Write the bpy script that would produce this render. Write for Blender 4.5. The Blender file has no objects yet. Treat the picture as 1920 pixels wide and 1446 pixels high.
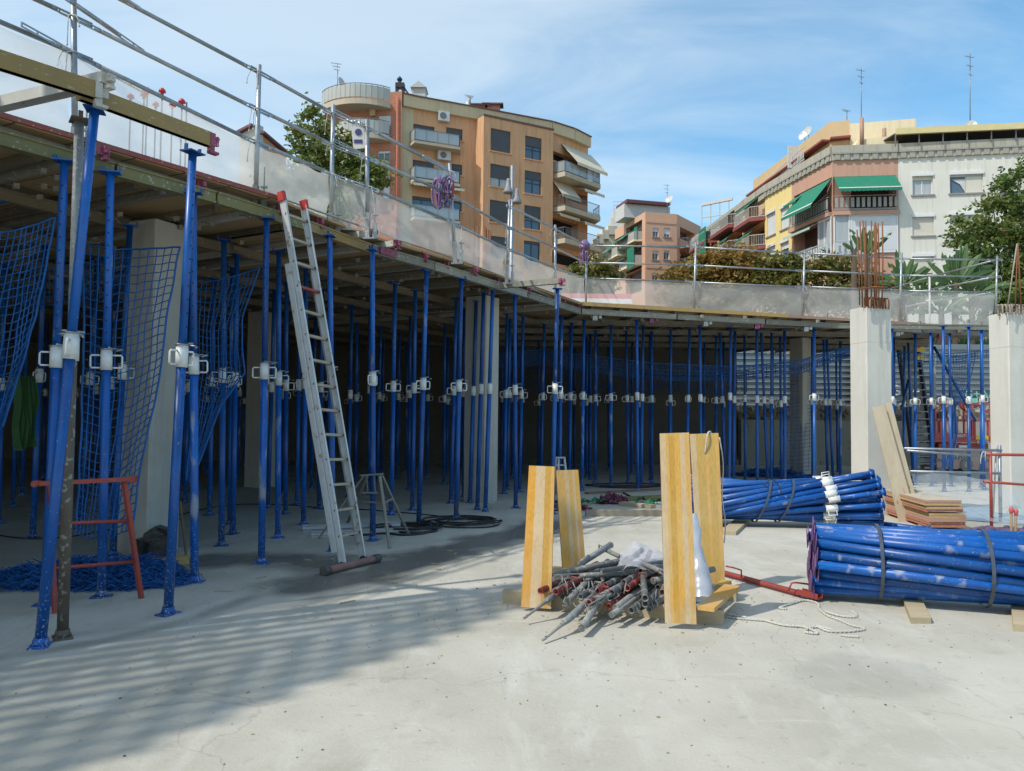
import bpy, math, random
from mathutils import Vector, Matrix, noise
SC = bpy.context.scene
COL = SC.collection
random.seed(7)
V = Vector
# ---------------------------------------------------------------- camera
F = 1440.0; CX, CY = 960.0, 723.0; CAMZ = 1.6
PITCH = math.atan(57/F); ROLL = .0097
_f = V((0, math.cos(PITCH), math.sin(PITCH)))
_u0 = V((0, -math.sin(PITCH), math.cos(PITCH))); _r0 = V((1, 0, 0))
_r = _r0*math.cos(ROLL) + _u0*math.sin(ROLL)
_u = -_r0*math.sin(ROLL) + _u0*math.cos(ROLL)
CAM = V((0, 0, CAMZ))
def ray(px, py): return _f + _r*((px-CX)/F) - _u*((py-CY)/F)
def G(px, py, z=0.0):                 # where the line of sight meets height z
    d = ray(px, py); return CAM + d*((z-CAMZ)/d.z)
def D(px, py, y):                     # where it meets the plane Y = y
    d = ray(px, py); return CAM + d*(y/d.y)
def px_of(p):
    q = V(p)-CAM; w = q.dot(_f); return CX+F*q.dot(_r)/w, CY-F*q.dot(_u)/w
cd = bpy.data.cameras.new('camera'); cam = bpy.data.objects.new('camera', cd); COL.objects.link(cam)
cd.sensor_width = 36; cd.lens = F/1920*36; cd.clip_start = .05; cd.clip_end = 2000
m = Matrix((_r, _u, -_f)).transposed().to_4x4(); m.translation = CAM; cam.matrix_world = m
SC.camera = cam
# ---------------------------------------------------------------- materials
def N(nt, typ, **k):
    n = nt.nodes.new(typ)
    for a, b in k.items(): setattr(n, a, b)
    return n
MATS = {}
def srgb(h):
    if isinstance(h, (tuple, list)): return (*h[:3], 1)
    h = h.lstrip('#'); c = [int(h[i:i+2], 16)/255 for i in (0, 2, 4)]
    return (*[x/12.92 if x <= .04045 else ((x+.055)/1.055)**2.4 for x in c], 1)
def mat(name, c, c2=None, rough=.6, metal=0, scale=6, amt=.5, spk=None, spkscale=60, spkth=.66, bump=0, bscale=None,
        stretch=(1, 1, 1), rnd=0, hue=0, spec=.5, trans=0, alpha=None):
    """procedural surface: two tones mixed by noise, optional specks of a third tone, bump, per object variation"""
    if name in MATS: return MATS[name]
    M = bpy.data.materials.new(name); M.use_nodes = True; nt = M.node_tree; L = nt.links
    b = nt.nodes['Principled BSDF']; b.inputs['Roughness'].default_value = rough; b.inputs['Metallic'].default_value = metal
    b.inputs['Specular IOR Level'].default_value = spec
    c = srgb(c); c2 = srgb(c2) if c2 else tuple(x*.7 for x in c[:3])+(1,)
    tc = N(nt, 'ShaderNodeTexCoord'); mp = N(nt, 'ShaderNodeMapping'); mp.inputs['Scale'].default_value = stretch
    L.new(tc.outputs['Object'], mp.inputs['Vector'])
    oi = N(nt, 'ShaderNodeObjectInfo')
    ad = N(nt, 'ShaderNodeVectorMath', operation='ADD'); L.new(mp.outputs[0], ad.inputs[0])
    sc_ = N(nt, 'ShaderNodeVectorMath', operation='SCALE'); L.new(oi.outputs['Random'], sc_.inputs['Scale']); sc_.inputs[0].default_value = (37, 23, 51)
    L.new(sc_.outputs[0], ad.inputs[1])
    n = N(nt, 'ShaderNodeTexNoise'); n.inputs['Scale'].default_value = scale; n.inputs['Detail'].default_value = 6; n.inputs['Roughness'].default_value = .65
    L.new(ad.outputs[0], n.inputs['Vector'])
    r = N(nt, 'ShaderNodeMapRange'); r.inputs[1].default_value = .5-.25*amt-.08; r.inputs[2].default_value = .5+.25*amt+.08
    L.new(n.outputs[0], r.inputs[0])
    mx = N(nt, 'ShaderNodeMix', data_type='RGBA'); mx.inputs[6].default_value = c; mx.inputs[7].default_value = c2
    L.new(r.outputs[0], mx.inputs[0]); out = mx.outputs[2]
    if spk:
        s = N(nt, 'ShaderNodeTexNoise'); s.inputs['Scale'].default_value = spkscale; s.inputs['Detail'].default_value = 4
        L.new(ad.outputs[0], s.inputs['Vector'])
        th = N(nt, 'ShaderNodeMapRange'); th.inputs[1].default_value = spkth; th.inputs[2].default_value = spkth+.04
        L.new(s.outputs[0], th.inputs[0])
        m2 = N(nt, 'ShaderNodeMix', data_type='RGBA'); L.new(out, m2.inputs[6]); m2.inputs[7].default_value = srgb(spk)
        L.new(th.outputs[0], m2.inputs[0]); out = m2.outputs[2]
    if rnd:
        hs = N(nt, 'ShaderNodeHueSaturation'); L.new(out, hs.inputs['Color'])
        mr = N(nt, 'ShaderNodeMapRange'); mr.inputs[3].default_value = 1-rnd; mr.inputs[4].default_value = 1+rnd
        L.new(oi.outputs['Random'], mr.inputs[0]); L.new(mr.outputs[0], hs.inputs['Value']); out = hs.outputs[0]
    L.new(out, b.inputs['Base Color'])
    if bump:
        bn = N(nt, 'ShaderNodeTexNoise'); bn.inputs['Scale'].default_value = bscale or scale*4; bn.inputs['Detail'].default_value = 5
        L.new(ad.outputs[0], bn.inputs['Vector'])
        bp = N(nt, 'ShaderNodeBump'); bp.inputs['Strength'].default_value = min(1, bump); bp.inputs['Distance'].default_value = .02
        L.new(bn.outputs[0], bp.inputs['Height']); L.new(bp.outputs[0], b.inputs['Normal'])
    if trans: b.inputs['Transmission Weight'].default_value = trans
    MATS[name] = M; return M
def film(name, col, alpha, rough=.5, wr=3, var=.15, gloss=0):
    """translucent sheet: woven net or plastic film"""
    if name in MATS: return MATS[name]
    M = bpy.data.materials.new(name); M.use_nodes = True; nt = M.node_tree; L = nt.links; nt.nodes.clear()
    o = N(nt, 'ShaderNodeOutputMaterial'); t = N(nt, 'ShaderNodeBsdfTransparent'); d = N(nt, 'ShaderNodeBsdfDiffuse'); tl = N(nt, 'ShaderNodeBsdfTranslucent')
    d.inputs[0].default_value = srgb(col); tl.inputs[0].default_value = srgb(col)
    m1 = N(nt, 'ShaderNodeMixShader'); m1.inputs[0].default_value = .4; L.new(d.outputs[0], m1.inputs[1]); L.new(tl.outputs[0], m1.inputs[2])
    src = m1.outputs[0]
    if gloss:
        g = N(nt, 'ShaderNodeBsdfGlossy'); g.inputs['Roughness'].default_value = rough; m3 = N(nt, 'ShaderNodeMixShader'); m3.inputs[0].default_value = gloss
        L.new(src, m3.inputs[1]); L.new(g.outputs[0], m3.inputs[2]); src = m3.outputs[0]
    tc = N(nt, 'ShaderNodeTexCoord'); n = N(nt, 'ShaderNodeTexNoise'); n.inputs['Scale'].default_value = wr; n.inputs['Detail'].default_value = 5; n.inputs['Distortion'].default_value = 1.2
    L.new(tc.outputs['Object'], n.inputs[0])
    r = N(nt, 'ShaderNodeMapRange'); r.inputs[1].default_value = .3; r.inputs[2].default_value = .7; r.inputs[3].default_value = alpha-var; r.inputs[4].default_value = alpha+var
    L.new(n.outputs[0], r.inputs[0])
    m2 = N(nt, 'ShaderNodeMixShader'); L.new(r.outputs[0], m2.inputs[0]); L.new(t.outputs[0], m2.inputs[1]); L.new(src, m2.inputs[2])
    L.new(m2.outputs[0], o.inputs[0]); MATS[name] = M; return M
# ---------------------------------------------------------------- mesh builder
class MB:
    def __init__(s): s.v = []; s.f = []; s.mi = []; s.sm = []; s.mat = 0
    def face(s, idx, smooth=False): s.f.append(idx); s.mi.append(s.mat); s.sm.append(smooth)
    def quad(s, *p):
        i = len(s.v); s.v += [V(q) for q in p]; s.face(tuple(range(i, i+len(p)))); return s
    def prism(s, pts, off, smooth=False):
        """closed prism: polygon pts swept by off"""
        i = len(s.v); n = len(pts); off = V(off); s.v += [V(p) for p in pts]; s.v += [V(p)+off for p in pts]
        s.face(tuple(range(i+n-1, i-1, -1))); s.face(tuple(range(i+n, i+2*n)))
        for k in range(n): s.face((i+k, i+(k+1) % n, i+n+(k+1) % n, i+n+k), smooth)
        return s
    def obox(s, c, ax, ay, az):
        """box from centre and three half-axes"""
        c, ax, ay, az = V(c), V(ax), V(ay), V(az)
        return s.prism([c-ax-ay-az, c+ax-ay-az, c+ax+ay-az, c-ax+ay-az], az*2)
    def box(s, c, size, rz=0, rot=None):
        R = rot or Matrix.Rotation(rz, 3, 'Z'); a = [R @ V((size[0]/2, 0, 0)), R @ V((0, size[1]/2, 0)), R @ V((0, 0, size[2]/2))]
        return s.obox(c, *a)
    def beam(s, a, b, w, h, up=(0, 0, 1)):
        """bar of section w (side) x h (along up) from a to b"""
        a, b = V(a), V(b); d = b-a; l = d.length
        if l < 1e-6: return s
        d /= l; side = d.cross(V(up))
        if side.length < 1e-4: side = d.cross(V((0, 1, 0)))
        side.normalize(); u = side.cross(d)
        return s.obox((a+b)/2, d*l/2, side*w/2, u*h/2)
    def tube(s, pts, r, n=10, caps=True, closed=False):
        pts = [V(p) for p in pts]; rs = r if isinstance(r, (list, tuple)) else [r]*len(pts)
        i0 = len(s.v); prev = None; m_ = len(pts)
        for k, p in enumerate(pts):
            if closed: t = pts[(k+1) % m_]-pts[k-1]
            else: t = pts[min(k+1, m_-1)]-pts[max(k-1, 0)]
            if t.length < 1e-9: t = V((0, 0, 1))
            t.normalize()
            if prev is None:
                a = t.orthogonal().normalized()
            else:
                a = prev-t*prev.dot(t)
                a = a.normalized() if a.length > 1e-6 else t.orthogonal().normalized()
            prev = a; b = t.cross(a)
            for j in range(n):
                g = 2*math.pi*j/n; s.v.append(p+a*(math.cos(g)*rs[k])+b*(math.sin(g)*rs[k]))
        for k in range(m_ if closed else m_-1):
            k2 = (k+1) % m_
            for j in range(n): s.face((i0+k*n+j, i0+k*n+(j+1) % n, i0+k2*n+(j+1) % n, i0+k2*n+j), True)
        if caps and not closed:
            s.face(tuple(i0+j for j in range(n-1, -1, -1))); s.face(tuple(i0+(m_-1)*n+j for j in range(n)))
        return s
    def pipe(s, a, b, r, n=12, wall=None):
        """open tube with a visible bore"""
        wall = wall or r*.14; a, b = V(a), V(b); s.tube([a, b], r, n, caps=False); d = (b-a).normalized()
        i1 = len(s.v)-2*n; s.tube([a, b], r-wall, n, caps=False); i2 = len(s.v)-2*n
        for k in (0, 1):
            for j in range(n):
                o = k*n; j2 = (j+1) % n; s.face((i1+o+j, i1+o+j2, i2+o+j2, i2+o+j))
        return s
    def build(s, name, m, parent=None, smooth=None, origin=None):
        me = bpy.data.meshes.new(name)
        off = V((0, 0, 0))
        if parent is not None: off = abs_loc(parent)
        elif origin is not None: off = V(origin)
        me.from_pydata([tuple(v-off) for v in s.v], [], s.f)
        ms = m if isinstance(m, (list, tuple)) else [m]
        for q in ms: me.materials.append(q)
        me.polygons.foreach_set('material_index', s.mi)
        me.polygons.foreach_set('use_smooth', s.sm if smooth is None else [smooth]*len(s.f))
        me.update(); o = bpy.data.objects.new(name, me); COL.objects.link(o)
        if parent is not None: o.parent = parent
        elif origin is not None: o.location = off
        return o
def abs_loc(o):
    l = V((0, 0, 0))
    while o is not None: l += o.location; o = o.parent
    return l
def tag(o, label=None, cat=None, group=None, kind=None):
    if label: o['label'] = label
    if cat: o['category'] = cat
    if group: o['group'] = group
    if kind: o['kind'] = kind
    return o
def thing(name, label, cat, loc=(0, 0, 0), group=None):
    o = bpy.data.objects.new(name, None); COL.objects.link(o); o.location = loc; o.empty_display_size = .2
    return tag(o, label, cat, group)
def solo(name, mb, m, label, cat, group=None, smooth=None, kind=None):
    c = V((0, 0, 0))
    if mb.v:
        xs = [v.x for v in mb.v]; ys = [v.y for v in mb.v]; zs = [v.z for v in mb.v]
        c = V(((min(xs)+max(xs))/2, (min(ys)+max(ys))/2, min(zs)))
    return tag(mb.build(name, m, None, smooth, origin=c), label, cat, group, kind)
def copy_tree(o, parent=None):
    c = o.copy(); COL.objects.link(c); c.parent = parent
    for ch in o.children: copy_tree(ch, c)
    return c
ORD = 'first second third fourth fifth sixth seventh eighth ninth tenth eleventh twelfth thirteenth fourteenth fifteenth sixteenth seventeenth eighteenth nineteenth twentieth'.split()
# ---------------------------------------------------------------- palette
CONC = mat('column_concrete', (.50, .475, .42), (.40, .38, .335), rough=.85, scale=3, amt=.8, spk=(.16, .15, .13), spkscale=45, spkth=.68, bump=.15, bscale=60)
BLUE = None
GALV = mat('galvanised_steel', (.38, .41, .43), (.24, .26, .28), rough=.45, metal=.75, scale=9, bump=.08, rnd=.12)
GALVD = mat('dull_galvanised', (.30, .32, .32), (.18, .19, .19), rough=.6, metal=.35, scale=14, amt=.9, spk=(.42, .40, .36), spkscale=30, spkth=.6, bump=.15, rnd=.2)
ALU = mat('aluminium', (.62, .63, .63), (.46, .46, .45), rough=.45, metal=.25, scale=7, amt=.9, spk=(.36, .31, .22), spkscale=14, spkth=.62)
WHITEP = mat('white_paint', (.72, .72, .70), (.60, .60, .57), rough=.4, scale=20, amt=.4, spk=(.35, .33, .3), spkscale=70, spkth=.68)
REDP = mat('red_paint', (.36, .05, .035), (.22, .04, .03), rough=.45, scale=10, spk=(.3, .22, .18), spkscale=40, spkth=.68, rnd=.15)
PINK = mat('pink_cap', (.30, .06, .12), (.20, .05, .09), rough=.6, scale=18, spk=(.5, .42, .4), spkscale=40, spkth=.62, rnd=.2)
RUST = mat('rusty_steel', (.20, .075, .03), (.10, .045, .025), rough=.85, scale=30, amt=.9, spk=(.33, .15, .06), spkscale=50, spkth=.6, rnd=.2)
BEAMY = mat('mustard_beam', (.30, .19, .055), (.20, .15, .06), rough=.6, scale=5, amt=.9, stretch=(1, 1, 3), spk=(.36, .34, .26), spkscale=26, spkth=.64, rnd=.15)
BEAMO = mat('olive_beam', (.20, .19, .06), (.16, .13, .06), rough=.65, scale=4, amt=1, spk=(.34, .33, .26), spkscale=22, spkth=.62, rnd=.15)
BEAMG = mat('grey_beam', (.27, .26, .21), (.17, .155, .12), rough=.7, scale=6, amt=1, spk=(.4, .38, .32), spkscale=20, spkth=.62, rnd=.2)
BEAMW = mat('white_beam', (.52, .51, .47), (.36, .34, .29), rough=.65, scale=7, amt=1, spk=(.2, .18, .14), spkscale=24, spkth=.66, rnd=.1)
PLYED = mat('red_ply_edge', (.28, .04, .04), (.2, .09, .06), rough=.7, scale=9, spk=(.45, .3, .2), spkscale=30, spkth=.64)
BLACK = mat('black_rubber', (.012, .012, .014), (.03, .03, .03), rough=.55)
DARK = mat('dark_void', (.01, .01, .01), (.005, .005, .005), rough=.9)
WHITEROPE = mat('white_rope', (.62, .60, .55), (.45, .42, .36), rough=.9, scale=40, bump=.4, bscale=200)

def blue_mat(nm='blue_paint', footk=.13, wear=.13, wlo=.8):
    """blue paint: scuffs by object, cement splashes near the foot, fine specks"""
    M = bpy.data.materials.new(nm); M.use_nodes = True; nt = M.node_tree; L = nt.links; b = nt.nodes['Principled BSDF']
    tc = N(nt, 'ShaderNodeTexCoord'); oi = N(nt, 'ShaderNodeObjectInfo')
    sc_ = N(nt, 'ShaderNodeVectorMath', operation='SCALE'); L.new(oi.outputs['Random'], sc_.inputs['Scale']); sc_.inputs[0].default_value = (37, 23, 51)
    ad = N(nt, 'ShaderNodeVectorMath', operation='ADD'); L.new(tc.outputs['Object'], ad.inputs[0]); L.new(sc_.outputs[0], ad.inputs[1])
    def noi(s, d=5, st=None):
        n = N(nt, 'ShaderNodeTexNoise'); n.inputs['Scale'].default_value = s; n.inputs['Detail'].default_value = d
        if st:
            mp = N(nt, 'ShaderNodeMapping'); mp.inputs['Scale'].default_value = st; L.new(ad.outputs[0], mp.inputs[0]); L.new(mp.outputs[0], n.inputs[0])
        else: L.new(ad.outputs[0], n.inputs[0])
        return n.outputs[0]
    def mth(op, a, b_):
        n = N(nt, 'ShaderNodeMath', operation=op)
        for i, q in enumerate((a, b_)):
            if isinstance(q, (int, float)): n.inputs[i].default_value = q
            else: L.new(q, n.inputs[i])
        return n.outputs[0]
    def rng(a, lo, hi, c=0, d=1):
        n = N(nt, 'ShaderNodeMapRange'); n.inputs[1].default_value = lo; n.inputs[2].default_value = hi; n.inputs[3].default_value = c; n.inputs[4].default_value = d
        L.new(a, n.inputs[0]); return n.outputs[0]
    base = N(nt, 'ShaderNodeMix', data_type='RGBA'); base.inputs[6].default_value = (.004, .105, .41, 1); base.inputs[7].default_value = (.006, .075, .30, 1)
    L.new(rng(noi(5), .35, .7), base.inputs[0])
    hs = N(nt, 'ShaderNodeHueSaturation'); L.new(base.outputs[2], hs.inputs['Color']); L.new(rng(oi.outputs['Random'], 0, 1, .58, 1.12), hs.inputs['Value'])
    sep = N(nt, 'ShaderNodeSeparateXYZ'); L.new(tc.outputs['Object'], sep.inputs[0])
    foot = rng(sep.outputs[2], .05, .7, footk, 0)
    fine = rng(mth('ADD', noi(70, 3), foot), .69, .73)
    wearrnd = rng(oi.outputs['Random'], wlo, 1, 0, wear)
    scuff = rng(mth('ADD', noi(9, 9, (1, 1, .35)), wearrnd), .66, .78)
    k = mth('MAXIMUM', fine, mth('MULTIPLY', scuff, .75))
    mx = N(nt, 'ShaderNodeMix', data_type='RGBA'); L.new(hs.outputs[0], mx.inputs[6]); mx.inputs[7].default_value = (.34, .36, .38, 1); L.new(k, mx.inputs[0])
    L.new(mx.outputs[2], b.inputs['Base Color']); L.new(rng(k, 0, 1, .38, .85), b.inputs['Roughness'])
    MATS[nm] = M; return M
BLUE = blue_mat(); BLUEB = blue_mat('blue_paint_lying', .014, .15, .3)
# ---------------------------------------------------------------- light and sky
EL, SH = 50, V((.86, .51, 0)).normalized()          # sun height, horizontal direction in which shadows fall
SUND = V((SH.x*math.cos(math.radians(EL)), SH.y*math.cos(math.radians(EL)), -math.sin(math.radians(EL))))
sl = bpy.data.lights.new('sun', 'SUN'); sl.energy = 2.5; sl.angle = math.radians(.8); sl.color = (1, .95, .86)
so = bpy.data.objects.new('sun', sl); COL.objects.link(so); so.rotation_euler = SUND.to_track_quat('-Z', 'Y').to_euler()
w = bpy.data.worlds.new('World'); SC.world = w; w.use_nodes = True; nt = w.node_tree; L = nt.links
bg = nt.nodes['Background']; sky = N(nt, 'ShaderNodeTexSky', sky_type='NISHITA'); sky.sun_disc = False
sky.sun_elevation = math.radians(EL); sky.sun_rotation = math.atan2(-SH.x, -SH.y); sky.air_density = 1.0; sky.dust_density = .6; sky.ozone_density = 2.2
tc = N(nt, 'ShaderNodeTexCoord'); sep = N(nt, 'ShaderNodeSeparateXYZ'); L.new(tc.outputs['Generated'], sep.inputs[0])
mzx = N(nt, 'ShaderNodeMath', operation='ADD'); mzx.inputs[1].default_value = .22; L.new(sep.outputs[2], mzx.inputs[0])
dv = N(nt, 'ShaderNodeVectorMath', operation='DIVIDE'); cb = N(nt, 'ShaderNodeCombineXYZ')
for i in range(3): L.new(mzx.outputs[0], cb.inputs[i])
L.new(tc.outputs['Generated'], dv.inputs[0]); L.new(cb.outputs[0], dv.inputs[1])
mp = N(nt, 'ShaderNodeMapping'); mp.inputs['Scale'].default_value = (.7, 1.9, 1); mp.inputs['Rotation'].default_value = (0, 0, math.radians(38)); L.new(dv.outputs[0], mp.inputs[0])
n1 = N(nt, 'ShaderNodeTexNoise'); n1.inputs['Scale'].default_value = 1.5; n1.inputs['Detail'].default_value = 9; n1.inputs['Roughness'].default_value = .58; n1.inputs['Distortion'].default_value = .5
L.new(mp.outputs[0], n1.inputs[0])
n2 = N(nt, 'ShaderNodeTexNoise'); n2.inputs['Scale'].default_value = .7; n2.inputs['Detail'].default_value = 3; L.new(dv.outputs[0], n2.inputs[0])
ad = N(nt, 'ShaderNodeMath', operation='ADD'); L.new(n1.outputs[0], ad.inputs[0])
s2 = N(nt, 'ShaderNodeMath', operation='MULTIPLY'); s2.inputs[1].default_value = .6; L.new(n2.outputs[0], s2.inputs[0]); L.new(s2.outputs[0], ad.inputs[1])
# thicker veil towards the left of the view
sx = N(nt, 'ShaderNodeMath', operation='MULTIPLY_ADD'); sx.inputs[1].default_value = -.42; sx.inputs[2].default_value = 0; L.new(sep.outputs[0], sx.inputs[0])
ad2 = N(nt, 'ShaderNodeMath', operation='ADD'); L.new(ad.outputs[0], ad2.inputs[0]); L.new(sx.outputs[0], ad2.inputs[1])
zz = N(nt, 'ShaderNodeMath', operation='MULTIPLY_ADD'); zz.inputs[1].default_value = .35; L.new(sep.outputs[2], zz.inputs[0]); L.new(ad2.outputs[0], zz.inputs[2])
cr = N(nt, 'ShaderNodeMapRange', interpolation_type='SMOOTHSTEP'); cr.inputs[1].default_value = .62; cr.inputs[2].default_value = 1.2; cr.inputs[3].default_value = .06; cr.inputs[4].default_value = .66; L.new(zz.outputs[0], cr.inputs[0])
mxs = N(nt, 'ShaderNodeMix', data_type='RGBA'); L.new(cr.outputs[0], mxs.inputs[0]); hs_ = N(nt, 'ShaderNodeHueSaturation'); hs_.inputs['Hue'].default_value = .485; hs_.inputs['Saturation'].default_value = 1.3; hs_.inputs['Value'].default_value = .92; L.new(sky.outputs[0], hs_.inputs['Color']); L.new(hs_.outputs[0], mxs.inputs[6]); mxs.inputs[7].default_value = (3.7, 4.2, 4.5, 1)
L.new(mxs.outputs[2], bg.inputs[0]); bg.inputs[1].default_value = .15
SC.view_settings.view_transform = 'Standard'; SC.view_settings.look = 'None'; SC.view_settings.exposure = .62; SC.view_settings.gamma = 1
SC.render.engine = 'CYCLES'; SC.cycles.max_bounces = 6; SC.cycles.diffuse_bounces = 4; SC.cycles.transparent_max_bounces = 16; SC.cycles.use_denoising = True
SC.cycles.sample_clamp_indirect = 4
# ---------------------------------------------------------------- the deck's outline in plan
H = 3.72                              # soffit height: prop tops
E0 = G(0, 272, H); E1 = G(520, 412, H); E2 = G(700, 476, H); E3 = G(880, 524, H); E4 = G(1090, 590, H)
E5 = G(1862, 632, H)
EB = E0+(E0-E1).normalized()*14       # the edge runs on to the left of the view
EDGE = [EB, E0, E1, E2, E3, E4, E5]
ED = (E2-E0).normalized(); ED.z = 0; ED.normalize()      # along the near edge
NM = V((ED.y, -ED.x, 0))                                 # out of the near edge, towards the open yard
def segdist(p, a, b):
    a = V((a.x, a.y)); b = V((b.x, b.y)); p = V((p[0], p[1])); d = b-a; t = max(0, min(1, (p-a).dot(d)/d.dot(d))); return (p-a-d*t).length
# ---------------------------------------------------------------- ground
def ground():
    xs = []; x = -7
    while x < 9: xs.append(x); x += .075
    ys = []; y = 2.4
    while y < 17.5: ys.append(y); y += .075*(1+max(0, y-5)*.08)
    xs = [-900, -300, -100, -40, -22, -14, -10]+xs+[10, 12, 16, 24, 40, 100, 300, 900]; ys = [-900, -200, -40, -10, 0, 1.5]+ys+[19, 22, 26, 40, 80, 200, 500, 1200]
    nx, ny = len(xs), len(ys); vs = [(a, b, 0) for b in ys for a in xs]
    fs = [(j*nx+i, j*nx+i+1, (j+1)*nx+i+1, (j+1)*nx+i) for j in range(ny-1) for i in range(nx-1)]
    me = bpy.data.meshes.new('ground'); me.from_pydata(vs, [], fs)
    at = me.attributes.new('wet', 'FLOAT', 'POINT'); at2 = me.attributes.new('dust', 'FLOAT', 'POINT')
    # joint between the poured slab and the older floor, and the wet band beside it
    jl = [G(-200, 1275), G(0, 1232), G(190, 1203), G(350, 1165), G(480, 1118), G(600, 1088), G(760, 1052), G(900, 1020), G(1010, 990), G(1110, 966)]
    wl = [G(560, 1105), G(680, 1075), G(800, 1045), G(930, 1010), G(1040, 985)]
    w2 = [G(-100, 1120), G(120, 1085), G(300, 1060), G(440, 1045), G(620, 1055)]
    pud = [(G(1330, 1125), .33, .3), (G(1560, 1085), .35, .22), (G(1290, 1195), .22, .1), (G(1640, 1275), .5, .2)]
    wet = []; dust = []
    for (a, b, _) in vs:
        w_ = d_ = 0
        if -7.5 < a < 9.5 and 2 < b < 18:
            nz = noise.fractal(V((a*1.1, b*1.1, 0)), 1, 2, 4); nz2 = noise.fractal(V((a*3.1, b*2.2, 4)), 1, 2, 4)
            dj = min(segdist((a, b), jl[i], jl[i+1]) for i in range(len(jl)-1))
            w_ = max(w_, (1-dj/.13)*.5+nz2*.35) if dj < .13 else w_
            dw = min(segdist((a, b), wl[i], wl[i+1]) for i in range(len(wl)-1))
            w_ = max(w_, min(1, (1.0-dw/.62)*1.5+nz*.9+nz2*.5))
            dw = min(segdist((a, b), w2[i], w2[i+1]) for i in range(len(w2)-1))
            w_ = max(w_, min(.95, (1.0-dw/.55)*1.5+nz*.8+nz2*.4))
            d_ = max(0, 1-abs(dj-.14)/.09)*.7*(1 if nz2 > -.05 else .3)+nz*.35
            for p, r_, k in pud:
                dd = (V((a, b, 0))-V((p.x, p.y, 0))).length; w_ = max(w_, min(k*2.2, (1-dd/r_)*1.3+nz*.6+nz2*.3)*.6) if dd < r_*1.5 else w_
        wet.append(max(0, w_)); dust.append(max(0, min(1, d_)))
    at.data.foreach_set('value', wet); at2.data.foreach_set('value', dust)
    M = bpy.data.materials.new('slab_concrete'); M.use_nodes = True; nt = M.node_tree; L = nt.links; b = nt.nodes['Principled BSDF']
    tc = N(nt, 'ShaderNodeTexCoord')
    def noi(s, d=6, r=.6, st=None, dist=0):
        n = N(nt, 'ShaderNodeTexNoise'); n.inputs['Scale'].default_value = s; n.inputs['Detail'].default_value = d; n.inputs['Roughness'].default_value = r; n.inputs['Distortion'].default_value = dist
        mp = N(nt, 'ShaderNodeMapping'); L.new(tc.outputs['Object'], mp.inputs[0])
        if st: mp.inputs['Scale'].default_value = st[:3]; mp.inputs['Rotation'].default_value = (0, 0, st[3])
        L.new(mp.outputs[0], n.inputs[0]); return n.outputs[0]
    def rng(a, lo, hi, c=0, d=1):
        n = N(nt, 'ShaderNodeMapRange'); n.inputs[1].default_value = lo; n.inputs[2].default_value = hi; n.inputs[3].default_value = c; n.inputs[4].default_value = d
        L.new(a, n.inputs[0]); return n.outputs[0]
    def mixc(f_, a, c):
        n = N(nt, 'ShaderNodeMix', data_type='RGBA')
        if isinstance(f_, float): n.inputs[0].default_value = f_
        else: L.new(f_, n.inputs[0])
        for i, q in ((6, a), (7, c)):
            if isinstance(q, tuple): n.inputs[i].default_value = (*q, 1)
            else: L.new(q, n.inputs[i])
        return n.outputs[2]
    c = mixc(rng(noi(.8, 8, .6), .38, .62), (.485, .455, .385), (.40, .375, .31))
    c = mixc(rng(noi(2.2, 8, .7, (1, .35, 1, .5), .6), .52, .68, 0, .6), c, (.56, .55, .495))
    c = mixc(rng(noi(1.1, 7, .7, (1, 1, 1, 0), 1), .56, .72, 0, .55), c, (.29, .27, .21))
    c = mixc(rng(noi(9, 5, .6), .60, .74, 0, .5), c, (.25, .235, .2))
    c = mixc(rng(noi(60, 3, .5), .66, .74, 0, .6), c, (.56, .55, .5))
    c = mixc(rng(noi(110, 2, .5), .70, .76, 0, .7), c, (.16, .14, .11))
    c = mixc(rng(noi(19, 4, .7), .69, .72, 0, .7), c, (.62, .61, .58))
    vr = N(nt, 'ShaderNodeTexVoronoi', feature='DISTANCE_TO_EDGE'); vr.inputs['Scale'].default_value = .33
    wv = N(nt, 'ShaderNodeTexNoise'); wv.inputs['Scale'].default_value = 1.3; wv.inputs['Detail'].default_value = 6; L.new(tc.outputs['Object'], wv.inputs[0])
    wm = N(nt, 'ShaderNodeVectorMath', operation='MULTIPLY_ADD'); L.new(wv.outputs[1], wm.inputs[0]); wm.inputs[1].default_value = (.9, .9, 0); L.new(tc.outputs['Object'], wm.inputs[2]); L.new(wm.outputs[0], vr.inputs[0])
    c = mixc(rng(vr.outputs['Distance'], 0, .0024, .38, 0), c, (.2, .19, .165))
    aw = N(nt, 'ShaderNodeAttribute', attribute_name='wet'); ad_ = N(nt, 'ShaderNodeAttribute', attribute_name='dust')
    c = mixc(rng(ad_.outputs['Fac'], 0, 1, 0, .7), c, (.60, .60, .57))
    c = mixc(rng(aw.outputs['Fac'], 0, 1, 0, .92), c, (.19, .175, .145))
    c = mixc(rng(noi(5, 7, .75, (1, .12, 1, .9), .3), .60, .68, 0, .35), c, (.30, .285, .235)); c = mixc(rng(noi(7, 7, .75, (.12, 1, 1, .2), .3), .60, .68, 0, .35), c, (.58, .57, .52))
    L.new(c, b.inputs['Base Color']); L.new(rng(aw.outputs['Fac'], .1, .9, .82, .22), b.inputs['Roughness'])
    bp = N(nt, 'ShaderNodeBump'); bp.inputs['Strength'].default_value = .45; bp.inputs['Distance'].default_value = .012; L.new(noi(35, 8, .7), bp.inputs['Height']); L.new(bp.outputs[0], b.inputs['Normal'])
    me.materials.append(M); o = bpy.data.objects.new('ground', me); COL.objects.link(o); tag(o, kind='structure')
ground()
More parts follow.
